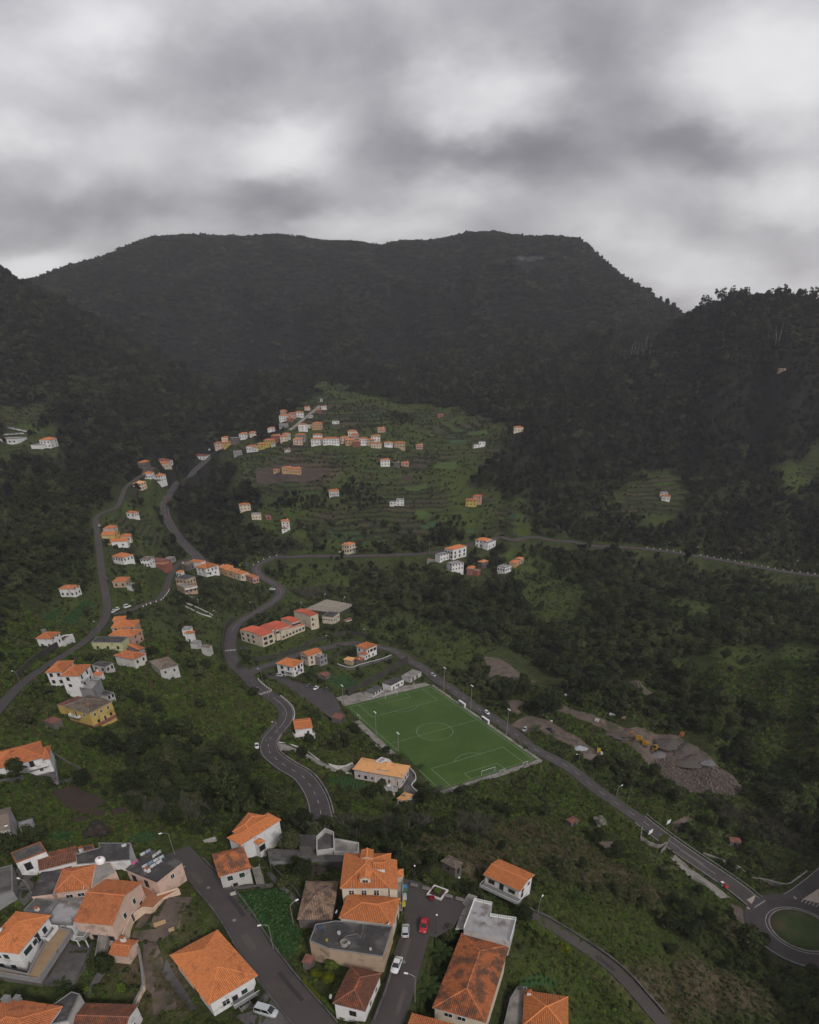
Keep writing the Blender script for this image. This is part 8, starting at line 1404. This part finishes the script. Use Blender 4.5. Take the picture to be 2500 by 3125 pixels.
def scatter(name, label, P, scl, col, tilt=.08, kind='stuff', parent=None):
    if not len(P): return
    P = np.asarray(P); n_ = len(P); me = bpy.data.meshes.new(name); me.vertices.add(n_); me.vertices.foreach_set('co', P.ravel())
    rot = np.c_[nr.normal(size=(n_, 2))*tilt, nr.random(n_)*6.283]; scl = np.asarray(scl)
    if scl.ndim == 1: scl = np.c_[scl*(.85+.3*nr.random(n_)), scl*(.85+.3*nr.random(n_)), scl*(.8+.45*nr.random(n_))]
    for nm, tp, a in (('rot', 'FLOAT_VECTOR', rot), ('scl', 'FLOAT_VECTOR', scl)):
        at = me.attributes.new(nm, tp, 'POINT'); at.data.foreach_set('vector', a.astype(np.float32).ravel())
    at = me.attributes.new('pick', 'INT', 'POINT'); at.data.foreach_set('value', nr.integers(0, len(col.objects), n_).astype(np.int32))
    o = link(name, me, parent); tag(o, label, kind=kind)
    ng = bpy.data.node_groups.new(name, 'GeometryNodeTree'); ng.interface.new_socket('Geometry', in_out='INPUT', socket_type='NodeSocketGeometry'); ng.interface.new_socket('Geometry', in_out='OUTPUT', socket_type='NodeSocketGeometry')
    gi = N(ng, 'NodeGroupInput'); go = N(ng, 'NodeGroupOutput'); L = ng.links.new
    ci = N(ng, 'GeometryNodeCollectionInfo', transform_space='ORIGINAL'); ci.inputs['Collection'].default_value = col; ci.inputs['Separate Children'].default_value = True; ci.inputs['Reset Children'].default_value = True
    ip = N(ng, 'GeometryNodeInstanceOnPoints'); ip.inputs['Pick Instance'].default_value = True
    na = lambda nm, tp: N(ng, 'GeometryNodeInputNamedAttribute', data_type=tp, i={'Name': nm}).outputs[0]
    L(gi.outputs[0], ip.inputs['Points']); L(ci.outputs[0], ip.inputs['Instance']); L(na('pick', 'INT'), ip.inputs['Instance Index'])
    er = N(ng, 'FunctionNodeEulerToRotation'); L(na('rot', 'FLOAT_VECTOR'), er.inputs[0]); L(er.outputs[0], ip.inputs['Rotation']); L(na('scl', 'FLOAT_VECTOR'), ip.inputs['Scale']); L(ip.outputs[0], go.inputs[0])
    md = o.modifiers.new('scatter', 'NODES'); md.node_group = ng
    return o
# --- where plants grow
FOREST = ['330 2220;560 2250;720 2320;900 2440;950 2490;800 2500;640 2480;500 2460;350 2420;300 2300', '1100 1770;1300 1790;1600 1770;1600 1900;1500 1960;1350 1900;1180 1850',
    '1720 1700;2600 1800;2600 2650;2480 2600;2300 2440;2180 2280;1960 2180;1760 2140;1640 2060;1560 1990;1650 1900;1760 1850', '-80 1420;200 1420;280 1570;285 1700;180 1780;60 1860;-80 2050',
    '1380 2010;1500 2050;1600 2140;1740 2190;1700 2230;1560 2180;1420 2090', '1750 2330;1900 2300;2020 2380;2100 2420;2060 2490;1900 2410', '930 1450;700 1480;560 1560;560 1640;680 1690;760 1660;830 1540', '1440 1480;1600 1560;1720 1600;1700 1500;1560 1400',
    '1780 2880;1900 2850;2100 2900;2000 2880', '2150 2830;2300 2900;2330 2960;2250 2930']
REED = ['380 2420;560 2440;660 2480;560 2505;420 2475', '880 2505;1000 2500;1250 2485;1330 2520;1150 2560;950 2560', '2150 2430;2450 2500;2500 2620;2380 2580;2200 2500', '1400 2490;1500 2510;1480 2560;1400 2540', '700 1660;880 1640;940 1680;800 1695', '880 1800;1000 1790;1060 1810;940 1830']
CLEAR = ['1530 1975;1600 2010;1700 2080;1690 2110;1590 2070;1480 2060;1480 2000', '1900 2060;1960 2090;2020 2140;1960 2130;1900 2090']
WF = [wpoly(s) for s in FOREST]; WR = [wpoly(s) for s in REED]; NOPLANT += [wpoly(s) for s in CLEAR]
PITS = []
_KO = np.concatenate([c[:, :2] for c, r in KEEPOUT]); _KR = np.concatenate([np.full(len(c), r) for c, r in KEEPOUT])
_HS = np.array([h_[:3] for h_ in PADS]) if PADS else np.zeros((0, 3))
def free(x, y, extra=0.0):
    ok = np.ones(len(x), bool)
    for a in range(0, len(x), 6000):
        xs, ys = x[a:a+6000], y[a:a+6000]
        b = (_KO[:, 0] > xs.min()-8) & (_KO[:, 0] < xs.max()+8) & (_KO[:, 1] > ys.min()-8) & (_KO[:, 1] < ys.max()+8)
        if b.any(): ok[a:a+6000] &= ((np.hypot(xs[:, None]-_KO[None, b, 0], ys[:, None]-_KO[None, b, 1])-_KR[None, b]) > extra).all(1)
    for W in NOPLANT:
        b = ok & (x > W[:, 0].min()-extra) & (x < W[:, 0].max()+extra) & (y > W[:, 1].min()-extra) & (y < W[:, 1].max()+extra)
        if b.any(): i = np.where(b)[0]; q = inpoly(x[i], y[i], W) | ((polydist(x[i], y[i], W) < extra) if extra > 0 else False); ok[i[q]] = False
    for hx, hy, hw, hd, ha in PADS:
        b = ok & (np.abs(x-hx) < hw+hd+extra) & (np.abs(y-hy) < hw+hd+extra)
        if b.any():
            i = np.where(b)[0]; dx, dy = x[i]-hx, y[i]-hy; u = dx*math.cos(ha)+dy*math.sin(ha); v = -dx*math.sin(ha)+dy*math.cos(ha)
            # and keep the view of the front of each building open
            ok[i[(np.abs(u) < hw/2+.4+extra) & (np.abs(v) < hd/2+.4+extra)]] = False
    return ok
_RG = np.zeros((720, 560), bool)       # plan of roads and buildings, 2.5 m cells
def _mark(x, y): i, j = ((np.asarray(x)+900)/2.5).astype(int), ((np.asarray(y)+20)/2.5).astype(int); k = (i >= 0) & (i < 720) & (j >= 0) & (j < 560); _RG[i[k], j[k]] = True
for kk, (rc, rw) in ROADS.items():
    for o_ in (-rw/3, 0, rw/3): l_, _ = ribbon(rc, o_, o_); _mark(l_[:, 0], l_[:, 1])
for hx, hy, hw, hd, ha in PADS:
    u, v = np.meshgrid(np.linspace(-.5, .5, int(hw/2)+2)*hw, np.linspace(-.5, .5, int(hd/2)+2)*hd); _mark(hx+u*math.cos(ha)-v*math.sin(ha), hy+u*math.sin(ha)+v*math.cos(ha))
for W_ in (W_park, W_court, W_yard, W_pitch, W_sq): x0, y0 = W_[:, :2].min(0); x1, y1 = W_[:, :2].max(0); xx, yy = np.meshgrid(np.arange(x0, x1, 2), np.arange(y0, y1, 2)); k = inpoly(xx, yy, W_); _mark(xx[k], yy[k])
def hide_front(x, y, hgt):        # keep plants low where they would stand between the viewpoint and a road or building
    ok = np.ones(len(x), bool); r = np.hypot(x, y); ux, uy = x/r, y/r; hgt = np.broadcast_to(hgt, x.shape)
    reach = np.minimum(hgt*.75*r/np.maximum(HCAM-ground(x, y)-hgt*.6, 6), 60)
    for f in np.linspace(.1, 1, 9):
        i = ((x+ux*reach*f+900)/2.5).astype(int); j = ((y+uy*reach*f+20)/2.5).astype(int); k = (i >= 0) & (i < 720) & (j >= 0) & (j < 560); ok[k] &= ~_RG[i[k], j[k]]
    return ok
def sample(x0, x1, y0, y1, n_):
    return nr.uniform(x0, x1, n_), nr.uniform(y0, y1, n_)
def cone(n_, y0, y1, pw=1.0, wide=.80, pad=40):     # points spread over the valley, in the field of view and a margin beside it
    u = nr.random(n_); y = (y0**(pw+1)+(y1**(pw+1)-y0**(pw+1))*u)**(1/(pw+1)); x = nr.uniform(-1, 1, n_)*(wide*y+pad); return x, y
def spaced(x, y, r):               # thin to a minimum spacing (radius per point)
    g = {}; keep = []; rm = float(np.max(r))
    for k in range(len(x)):
        ci, cj = int(x[k]//rm), int(y[k]//rm); okk = True
        for a in (-1, 0, 1):
            for b in (-1, 0, 1):
                for q in g.get((ci+a, cj+b), ()):
                    if (x[q]-x[k])**2+(y[q]-y[k])**2 < (r[k]*.5+r[q]*.5)**2: okk = False; break
                if not okk: break
            if not okk: break
        if okk: g.setdefault((ci, cj), []).append(k); keep.append(k)
    return np.array(keep, int)
mask_g = lambda x, y: softmask(x, y, WG, 6.0); mask_d = lambda x, y: softmask(x, y, WD, 6.0); mask_f = lambda x, y: softmask(x, y, WF, 8.0); mask_r = lambda x, y: softmask(x, y, WR, 4.0); mask_t = lambda x, y: softmask(x, y, WT, 26.0)
# far woods
x, y = cone(110000, 800, 1960, 1.0, .76, 40); sz = nr.uniform(.7, 1.2, len(x)); k = free(x, y, 5); x, y, sz = x[k], y[k], sz[k]
tm = mask_t(x, y)
k = tm < .5; x, y, sz = x[k], y[k], sz[k]; k = spaced(x, y, sz*7.4); x, y, sz = x[k], y[k], sz[k]; k = hide_front(x, y, 5); x, y, sz = x[k], y[k], sz[k]
scatter('mountain_forest', 'closed dark forest canopy covering the mountain', np.c_[x, y, ground(x, y)-.8], sz, K_can, .1); print('canopy', len(x))
x, y = cone(90000, 520, 1500, 1.0, .78, 60); tm = mask_t(x, y)
clump = fbm(x/45, y/45, 3); k = ((tm < .5) | (clump > .40)) & free(x, y, 1.5) & (mask_g(x, y)*(clump < .35) < .5) & (nr.random(len(x)) < np.clip(1.2-(y-780)/420, .06, 1)); x, y = x[k], y[k]; tm = tm[k]
sz = nr.uniform(.5, 1.15, len(x)); sz = np.where(nr.random(len(x)) < .08, sz*1.4, sz)*np.where(tm > .5, .62, 1.0); k = spaced(x, y, sz*4.5); x, y, sz = x[k], y[k], sz[k]
k = hide_front(x, y, sz*7) | (nr.random(len(x)) < .06); x, y, sz = x[k], y[k], sz[k]
scatter('forest', 'dark evergreen forest covering the far slopes', np.c_[x, y, ground(x, y)-.4], sz, K_for); print('far trees', len(x))
# woods in the valley
x, y = cone(60000, 110, 600, 1.0, .80, 60)
g_ = mask_g(x, y); d_ = mask_d(x, y); f = mask_f(x, y)*(1-np.maximum(g_, d_)); cl = fbm(x/30, y/30, 3)
pr = np.where(f > .5, .95, np.where(y > 470, .7, .05+.6*(cl > .1)))*(1-.95*np.maximum(g_, d_)*(f < .7)); k = (nr.random(len(x)) < pr) & free(x, y, 1.6); x, y, f = x[k], y[k], f[k]
sz = np.where(f > .5, .5+.62*nr.lognormal(0, .55, len(x)).clip(.25, 2.9), nr.uniform(.4, 1.25, len(x))); k = spaced(x, y, sz*np.where(f > .5, 4.0, 6.0)); x, y, sz, f = x[k], y[k], sz[k], f[k]
k = hide_front(x, y, sz*5.5); x, y, sz, f = x[k], y[k], sz[k], f[k]
VX, VY, VS = x, y, sz
# ------------------------------------------------------------------ garden plants that stand out
def frond_mesh(L_, droop, seed):
    g = np.random.default_rng(seed); P = []; n_ = 9
    pt = lambda s_: np.array([L_*s_*(1-.12*s_), 0, L_*(.55*s_-droop*s_*s_)])
    for k in range(n_*2):
        s0 = .1+.9*k/(n_*2); a = pt(s0); w = L_*.15*math.sin(math.pi*min(s0+.12, 1))**.7+.05
        for e in (-1, 1): b = a+np.array([L_*.09, e*w, -.18*w-.05]); P.append([a-[L_*.014, 0, 0], a+[L_*.014, 0, 0], b+[L_*.02, 0, 0], b-[L_*.01, 0, 0]])
    for k in range(n_): a, b = pt(k/n_), pt((k+1)/n_); P.append([a-[0, .04, 0], a+[0, .04, 0], b+[0, .03, 0], b-[0, .03, 0]])
    return quads_mesh('frond', P, [L_palm], g.random(len(P)))
FR = [frond_mesh(3.3, .75, 1), frond_mesh(3.3, 1.0, 2), frond_mesh(3.0, .45, 3)]
def palm(label, reg, p, h, s_=1.0, nf=15, z=None):
    q = G(*sv(reg, *p)) if z is None else on_z(*sv(reg, *p), z); t = thing('palm_tree', label, 'palm tree', q, rnd.uniform(0, 6)); m_ = MB(); m_.tube([(0, 0, -.5), (.05, 0, h*.5), (.12, .05, h)], [.3*s_, .22*s_, .2*s_], 8); m_.build('trunk', M_bark, t)
    for k in range(nf): link('frond', FR[k % 3], t, Matrix.Translation((.12, .05, h)) @ Matrix.Rotation(2.4*k, 4, 'Z') @ Matrix.Rotation(-.5+.9*(k/nf), 4, 'Y') @ Matrix.Scale(s_*rnd.uniform(.85, 1.1), 4))
    KEEPOUT.append((np.array([q]), 1.5))
palm('palm tree beside the dark tree of the car street', 'c', (472, 1205), 3.2, 1.25); palm('palm tree at the street lamp, lower one', 'c', (372, 1480), 3.4, 1.35); palm('small palm between the two street palms', 'c', (430, 1330), 1.4, 1.0); palm('squat palm beside the garden stairs of the pink house', 'a', (760, 1010), .5, .95); palm('squat palm in the yard below the tan terrace', 'a', (520, 1380), .4, .95); palm('palm on the traffic island below the school', 'f', (318, 318), 2.6, 1.15); palm('palm beside the villa tower', 'k', (62, 1030), 2.6, .95); palm('small palm at the pitch side of the villa', 'k', (205, 1100), 1.6, .8); palm('dusty palm in the scrap yard wood', 'k', (860, 580), 3.2, 1.3); palm('dark palm beside the scrap yard gate', 'k', (1070, 830), 2.4, 1.3); palm('broad palm on the slope right of the verandah house', 'c', (1490, 720), 1.2, 1.3)
def shrub_thing(name, label, cat, reg, p, r, h, n_, size, lm, z=None, nl=8, seed=1, trunk=0.0, flat=None):
    q = G(*sv(reg, *p)) if z is None else on_z(*sv(reg, *p), z); t = thing(name, label, cat, q); lb = lobes_for(seed, r, h, nl, .25, .6) if flat is None else flat; Q, tn = leaves_on(lb, n_, size, seed, .3); cm = MB(); core(cm, lb, .7); link('crown' if trunk else 'foliage', quads_mesh('foliage', Q, [lm], tn, None, cm), t)
    if trunk: trunk_mb(h, trunk, seed).build('trunk', M_bark, t)
    else: m_ = MB(); m_.tube([(0, 0, -.4), (0, 0, h*.4)], .07, 5); m_.build('stem', M_bark, t)
    return t
for k, (lab, p, r) in enumerate([('clipped yellow-green ball bush, left of the three', (960, 1402), .95), ('clipped yellow-green ball bush, smallest of the three', (1006, 1408), .7), ('clipped yellow-green ball bush, largest of the three', (1068, 1452), 1.4)]): shrub_thing('topiary_bush', lab, 'bush', 'b', p, r, r*1.8, 1500, .06, L_hedge, seed=300+k, flat=[(0, 0, r*.95, r, r, r*.95)])
def hedge(label, reg, pts, w, h, lm, seed):
    W = [G(*sv(reg, *p)) for p in pts]; c = np.mean(W, 0); t = thing('hedge', label, 'hedge', c); P = spline(W, .55)-c; lb = [(p[0], p[1], p[2]+h*.5, w*.6, w*.6, h*.6) for p in P]; Q, tn = leaves_on(lb, 300*len(P), .07, seed, .2); cm = MB(); core(cm, lb, .8); link('foliage', quads_mesh('foliage', Q, [lm], tn, None, cm), t)
hedge('clipped yellow-green hedge along the street garden', 'b', [(875, 1455), (930, 1520), (995, 1590)], .8, 1.0, L_hedge, 310); hedge('bright green hedge clumps at the lower street corner', 'b', [(1028, 1600), (1062, 1645), (1130, 1710), (1190, 1750)], 1.0, .9, L_fern, 311); hedge('dark hedge along the right side of the car street', 'c', [(400, 1180), (370, 1300)], .8, .9, L_bush, 312)
for k, (lab, rg, p, r, h, lm, tr) in enumerate([('dark round tree beside the red car', 'c', (530, 1050), 3.0, 5.6, L_tree, .16), ('dense dark green tree in the garden below the pink outhouse', 'a', (905, 1260), 3.0, 4.6, L_bush, .14), ('dark bushy tree at the left edge of the green field', 'a', (310, 185), 3.8, 4.8, L_tree, .15), ('brownish round bush in the green field', 'a', (820, 135), 4.2, 3.8, mat('brown_bush_leaves', (.045, .036, .028), .9), .15), ('light green garden bush below the dense tree', 'a', (1000, 1420), 1.5, 2.0, L_fern, 0), ('green garden bush beside the peach wall', 'a', (1120, 1440), 1.7, 2.4, L_bush, 0), ('green bush at the corner of the garden path', 'a', (820, 1430), 1.8, 2.2, L_bush, 0), ('shrub in the white edged planter', 'c', (457, 682), 1.1, 1.5, L_weed, 0), ('red flowering shrub beside the planter', 'c', (410, 722), .9, .8, mat('red_flowers', (.20, .012, .02), .8), 0), ('light green bush behind the clipped balls', 'b', (1095, 1340), 1.8, 2.0, L_fern, 0), ('brown twiggy bush above the derelict barn', 'b', (990, 585), 2.6, 2.6, MATS.get('brown_bush_leaves') or M_bark, .1), ('dark tree right of the verandah house', 'c', (1110, 870), 2.4, 4.2, L_tree, .14), ('dense bush between the verandah house and the slope', 'c', (1240, 620), 3.4, 4.4, L_bush, .14), ('light green tree on the slope right of the verandah house', 'c', (1400, 500), 2.6, 3.6, L_weed, .12), ('pale flowering tree on the slope above the culvert', 'd', (70, 420), 3.6, 4.4, mat('pale_blossom', (.22, .21, .17), .9), .14), ('dark tree at the roundabout edge', 'd', (1290, 1300), 3.0, 5.0, L_tree, .15), ('dark tree on the grass beside the bypass', 'd', (805, 950), 2.2, 5.5, L_tree, .14), ('yellow-green bush on the lane bank', 'c', (1400, 1110), 2.4, 1.6, L_hedge, 0)]):
    shrub_thing('tree' if tr else 'bush', lab, 'tree' if tr else 'bush', rg, p, r, h, 2400 if tr else 900, .15 if tr else .12, lm, Z_sq+.2 if 'planter' in lab else None, 11, 330+k, tr)
near = np.hypot(VX, VY)
order = np.argsort(-(VS/near)); inview = []
for k in order:
    p = to_px((VX[k], VY[k], float(ground(VX[k], VY[k]))+3)); 
    if -20 < p[0] < 2520 and 900 < p[1] < 3150: inview.append(k)
ind = inview[:230]; rest = np.setdiff1d(np.arange(len(VX)), ind)
scatter('woodland', 'dark woodland filling the ravines of the valley', np.c_[VX[rest], VY[rest], ground(VX[rest], VY[rest])-.3], VS[rest], K_tree)
print('valley trees', len(VX), 'single', len(ind))
TREE_ME = []
for s_ in range(6):
    H = 6.0; lb = lobes_for(200+s_, 3.0, H, 13, .3); Q, tn = leaves_on(lb, 2300, .17, 200+s_, .4); cm = MB(); core(cm, lb, .6)
    TREE_ME.append((quads_mesh('crown', Q, [L_tree], tn, None, cm), trunk_mb(H, .16, s_).mesh('trunk', M_bark)))
AREAS = [((0, 1500, 330, 2160), 'left slope beyond the steep road'), ((330, 2200, 960, 2520), 'wooded ravine above the foreground roofs'), ((1050, 1740, 1700, 2000), 'dark wood behind the football pitch'), ((1700, 1650, 2500, 2150), 'wooded slope under the right-hand road'),
         ((1350, 2000, 2150, 2500), 'wood between the pitch road and the gravel yard'), ((2150, 2150, 2500, 2700), 'wood beside the stones of the gravel yard'), ((1500, 2500, 2500, 3125), 'scrubby bank below the roundabout road'), ((0, 2160, 700, 2620), 'green slope around the yellow house'), ((500, 1600, 1050, 2200), 'slopes around the school road'), ((700, 2480, 1500, 3125), 'gardens between the foreground roofs')]
LMK = {}
for o in list(C.objects):
    if o.parent is None and o.get('category') in ('house', 'school', 'villa', 'ruin', 'barn', 'hut', 'workshop', 'street lamp', 'floodlight', 'outbuilding', 'wall', 'gravel heap', 'clubhouse', 'road sign', 'pole'):
        w_ = o['label']
        for cut in (' with ', ' beside ', ' above ', ' below ', ' under ', ' behind ', ' on ', ' at ', ' between ', ' along ', ' cut ', ' in ', ' carry', ' tucked ', ' rising ', ' near', ' around ', ' across ', ' right of ', ' left of ', ' among ', ' inside '): w_ = w_.split(cut)[0]
        LMK.setdefault(w_, []).append(o)
LMK = [(w_, o[0].location.copy()) for w_, o in LMK.items() if len(o) == 1 and 2 < len(w_.split()) < 9]; RANK = 'nearest,second nearest,third nearest,fourth nearest,fifth nearest,sixth nearest,seventh nearest,eighth nearest,ninth nearest,tenth nearest,eleventh nearest,twelfth nearest'.split(','); used = {}
LABT = {}
near_l = sorted((((VX[k]-p.x)**2+(VY[k]-p.y)**2, k, w_) for k in ind for w_, p in LMK), key=lambda a: a[0])
for _, k, w_ in near_l:
    if k not in LABT and used.get(w_, 0) < 12: LABT[k] = 'bushy dark tree %s the %s' % (RANK[used.get(w_, 0)], w_); used[w_] = used.get(w_, 0)+1
for q, k in enumerate(ind):
    x, y = VX[k], VY[k]; z = float(ground(x, y)); p = to_px((x, y, z+3)); ar = next((b for a, b in AREAS if a[0] <= p[0] <= a[2] and a[1] <= p[1] <= a[3]), 'hillsides around the valley houses')
    t = thing('tree', LABT.get(k, 'bushy dark green tree in the '+ar), 'tree', (x, y, z-.2), nr.random()*6.28, 'trees in the '+ar); s_ = VS[k]; t.scale = (s_*nr.uniform(.85, 1.15), s_*nr.uniform(.85, 1.15), s_*nr.uniform(.85, 1.25))
    cr, tr = TREE_ME[q % 6]; link('crown', cr, t); link('trunk', tr, t)
# gum trees along the right-hand crest
gx, gy = [], []
for px in np.arange(2068, 2560, 3.2):
    Y = np.interp(px, [2050, 2261, 2620], [1000, 950, 890])+nr.uniform(-40, 14); q = on_y(px, 900, Y); gx.append(q[0]); gy.append(Y)
gx, gy = np.array(gx), np.array(gy); scatter('treeline', 'row of tall gum trees along the right-hand crest', np.c_[gx, gy, ground(gx, gy)-1], nr.uniform(.3, .75, len(gx))*np.clip(.6+fbm(gx/22, gy/22, 2)*1.2+.4, .5, 1.3), K_gum, .04)
# bushes
x, y = cone(70000, 55, 520, .8, .80, 50); f = mask_f(x, y); g_ = mask_g(x, y); d_ = mask_d(x, y); cl = fbm(x/11, y/11, 3); cl2 = fbm(x/40+9, y/40, 3)
pr = np.where(d_ > .5, .03+.4*(cl > .42), np.where(g_ > .5, .02+.3*np.clip((y-240)/120, 0, 1)+.5*(cl > .42), .16+.65*(cl > .08)))*np.where(f > .6, .5, 1); k = (nr.random(len(x)) < pr) & free(x, y, .3); x, y = x[k], y[k]; g_ = g_[k]
sz = (.3+.42*nr.lognormal(0, .5, len(x)).clip(.2, 2.6))*np.where(g_ > .5, .8, 1.0); k = spaced(x, y, sz*1.9); x, y, sz = x[k], y[k], sz[k]; k = hide_front(x, y, sz*1.2); x, y, sz = x[k], y[k], sz[k]
scatter('shrubbery', 'low dark shrubs and brambles over the valley slopes', np.c_[x, y, ground(x, y)-.15], sz, K_bush, .15); print('bushes', len(x))
x, y = cone(60000, 420, 1080, 1.0, .62, 20); tm = mask_t(x, y)
cl = fbm(x/25, y/18, 3); ph = ground(x, y, TPH) % 1.0; k = (tm > .5) & ((cl > .3) | ((ph > .6) & (cl > -.25)) | (nr.random(len(x)) < .08)) & free(x, y, .5); x, y = x[k], y[k]; sz = nr.uniform(.4, 1.25, len(x)); k = spaced(x, y, sz*2.0); x, y, sz = x[k], y[k], sz[k]; k = hide_front(x, y, sz*1.5); x, y, sz = x[k], y[k], sz[k]
scatter('terrace_shrubbery', 'shrubs along the banks of the terraced fields', np.c_[x, y, ground(x, y)-.15], sz, K_bush, .15); print('terrace bushes', len(x))
# weeds and grass
x, y = cone(90000, 55, 330, .55, .80, 40); g_ = mask_g(x, y); d_ = mask_d(x, y); k = (nr.random(len(x)) < np.where(np.maximum(g_, d_) > .4, 1.0, .7)) & free(x, y, .0); x, y, d_ = x[k], y[k], d_[k]
dd = d_ > .5; sz = nr.uniform(.6, 1.5, len(x))*np.clip(y/160, .8, 1.6)
scatter('grass', 'rough green grass and weeds on the slopes', np.c_[x, y, ground(x, y)-.03][~dd], sz[~dd], K_weed, .2); scatter('dry_grass', 'dry brown grass on the abandoned plots', np.c_[x, y, ground(x, y)-.03][dd], sz[dd], K_dry, .2); print('weeds', len(x))
# cane
P = []
for W in WR:
    a = 0.5*abs(np.dot(W[:, 0], np.roll(W[:, 1], 1))-np.dot(W[:, 1], np.roll(W[:, 0], 1))); n_ = int(min(a*.55, 900)*2); x, y = sample(W[:, 0].min(), W[:, 0].max(), W[:, 1].min(), W[:, 1].max(), n_); k = inpoly(x, y, W) & free(x, y, .6); P.append(np.c_[x[k], y[k]])
P = np.concatenate(P); scatter('reeds', 'grey-green stands of cane', np.c_[P, ground(P[:, 0], P[:, 1])-.1], nr.uniform(.6, 1.15, len(P)), K_reed, .12); print('reeds', len(P))
# ferns on the ravine edge
x, y = wpoly('440 2260;620 2250;640 2340;480 2340').mean(0)[:2]; fx = nr.normal(x, 12, 130); fy = nr.normal(y, 9, 130); k = free(fx, fy, .5); fx, fy = fx[k], fy[k]
scatter('undergrowth', 'light green fern fronds at the edge of the ravine', np.c_[fx, fy, ground(fx, fy)], nr.uniform(.6, 1.4, len(fx)), K_fern, .15)
# crops
P = []
for W in CROPS:
    x0, y0 = W[:, :2].min(0); x1, y1 = W[:, :2].max(0); sp = .62 if len(P) == 0 else 1.15; xs, ys = np.meshgrid(np.arange(x0, x1, sp), np.arange(y0, y1, sp)); xs = xs.ravel()+nr.normal(0, .1, xs.size); ys = ys.ravel()+nr.normal(0, .1, ys.size); k = inpoly(xs, ys, W); P.append(np.c_[xs[k], ys[k]])
P = np.concatenate(P); scatter('crops', 'rows of leafy vegetables in the plots', np.c_[P, ground(P[:, 0], P[:, 1])], nr.uniform(.6, .95, len(P)), K_crop, .1)
# rubble of the yard
def rock_kind(seed):
    g = np.random.default_rng(seed); mb = MB(); mb.lathe([(.25, -.3), (.5, -.1), (.52, .15), (.3, .38), (.05, .45)], 6); v = np.array(mb.v)*(1+.28*g.normal(size=(len(mb.v), 1))); mb.v = [tuple(p) for p in v]; return mb.mesh('rock', M_rock)
M_rock = mat('yard_stones', (.150, .118, .100), .95, (.085, .068, .058), 1.2, .6, .4, 4, coords='World', rand=.35)
W = np.array([G(*sv('l', *p)) for p in [(630, 800), (720, 790), (900, 860), (1100, 870), (1240, 1000), (1150, 1035), (900, 1015), (780, 965), (640, 870)]]); x, y = sample(W[:, 0].min(), W[:, 0].max(), W[:, 1].min(), W[:, 1].max(), 4200); k = inpoly(x, y, W); x, y = x[k], y[k]
K_rock = proto_list([rock_kind(k) for k in range(5)], 'rock_kinds'); scatter('rubble', 'field of broken stones at the end of the gravel yard', np.c_[x, y, ground(x, y)+.2], nr.uniform(.3, 1.3, len(x))**1.3, K_rock, .6)
W = np.array([G(*sv('k', *p)) for p in [(1190, 745), (1300, 810), (1400, 880), (1550, 980), (1480, 1030), (1380, 930), (1250, 830)]]); x, y = sample(W[:, 0].min(), W[:, 0].max(), W[:, 1].min(), W[:, 1].max(), 500); k = inpoly(x, y, W); scatter('debris', 'scattered rubble in the scrap yard', np.c_[x[k], y[k], ground(x[k], y[k])+.2], nr.uniform(.2, .7, k.sum()), K_rock, .6)
# ------------------------------------------------------------------ valley air
mb = MB(); mb.box(-2700, 2700, -260, 3100, -60, 420); hz = mb.build('haze', []); hm = bpy.data.materials.new('valley_haze'); hm.use_nodes = True; ht = hm.node_tree; ht.nodes.clear(); ho = N(ht, 'ShaderNodeOutputMaterial'); pv = N(ht, 'ShaderNodeVolumePrincipled', i={'Density': 1.1e-4, 'Color': (.84, .83, .92, 1), 'Anisotropy': .2}); ht.links.new(pv.outputs[0], ho.inputs['Volume']); hz.data.materials.append(hm); tag(hz, 'thin valley haze', kind='stuff')
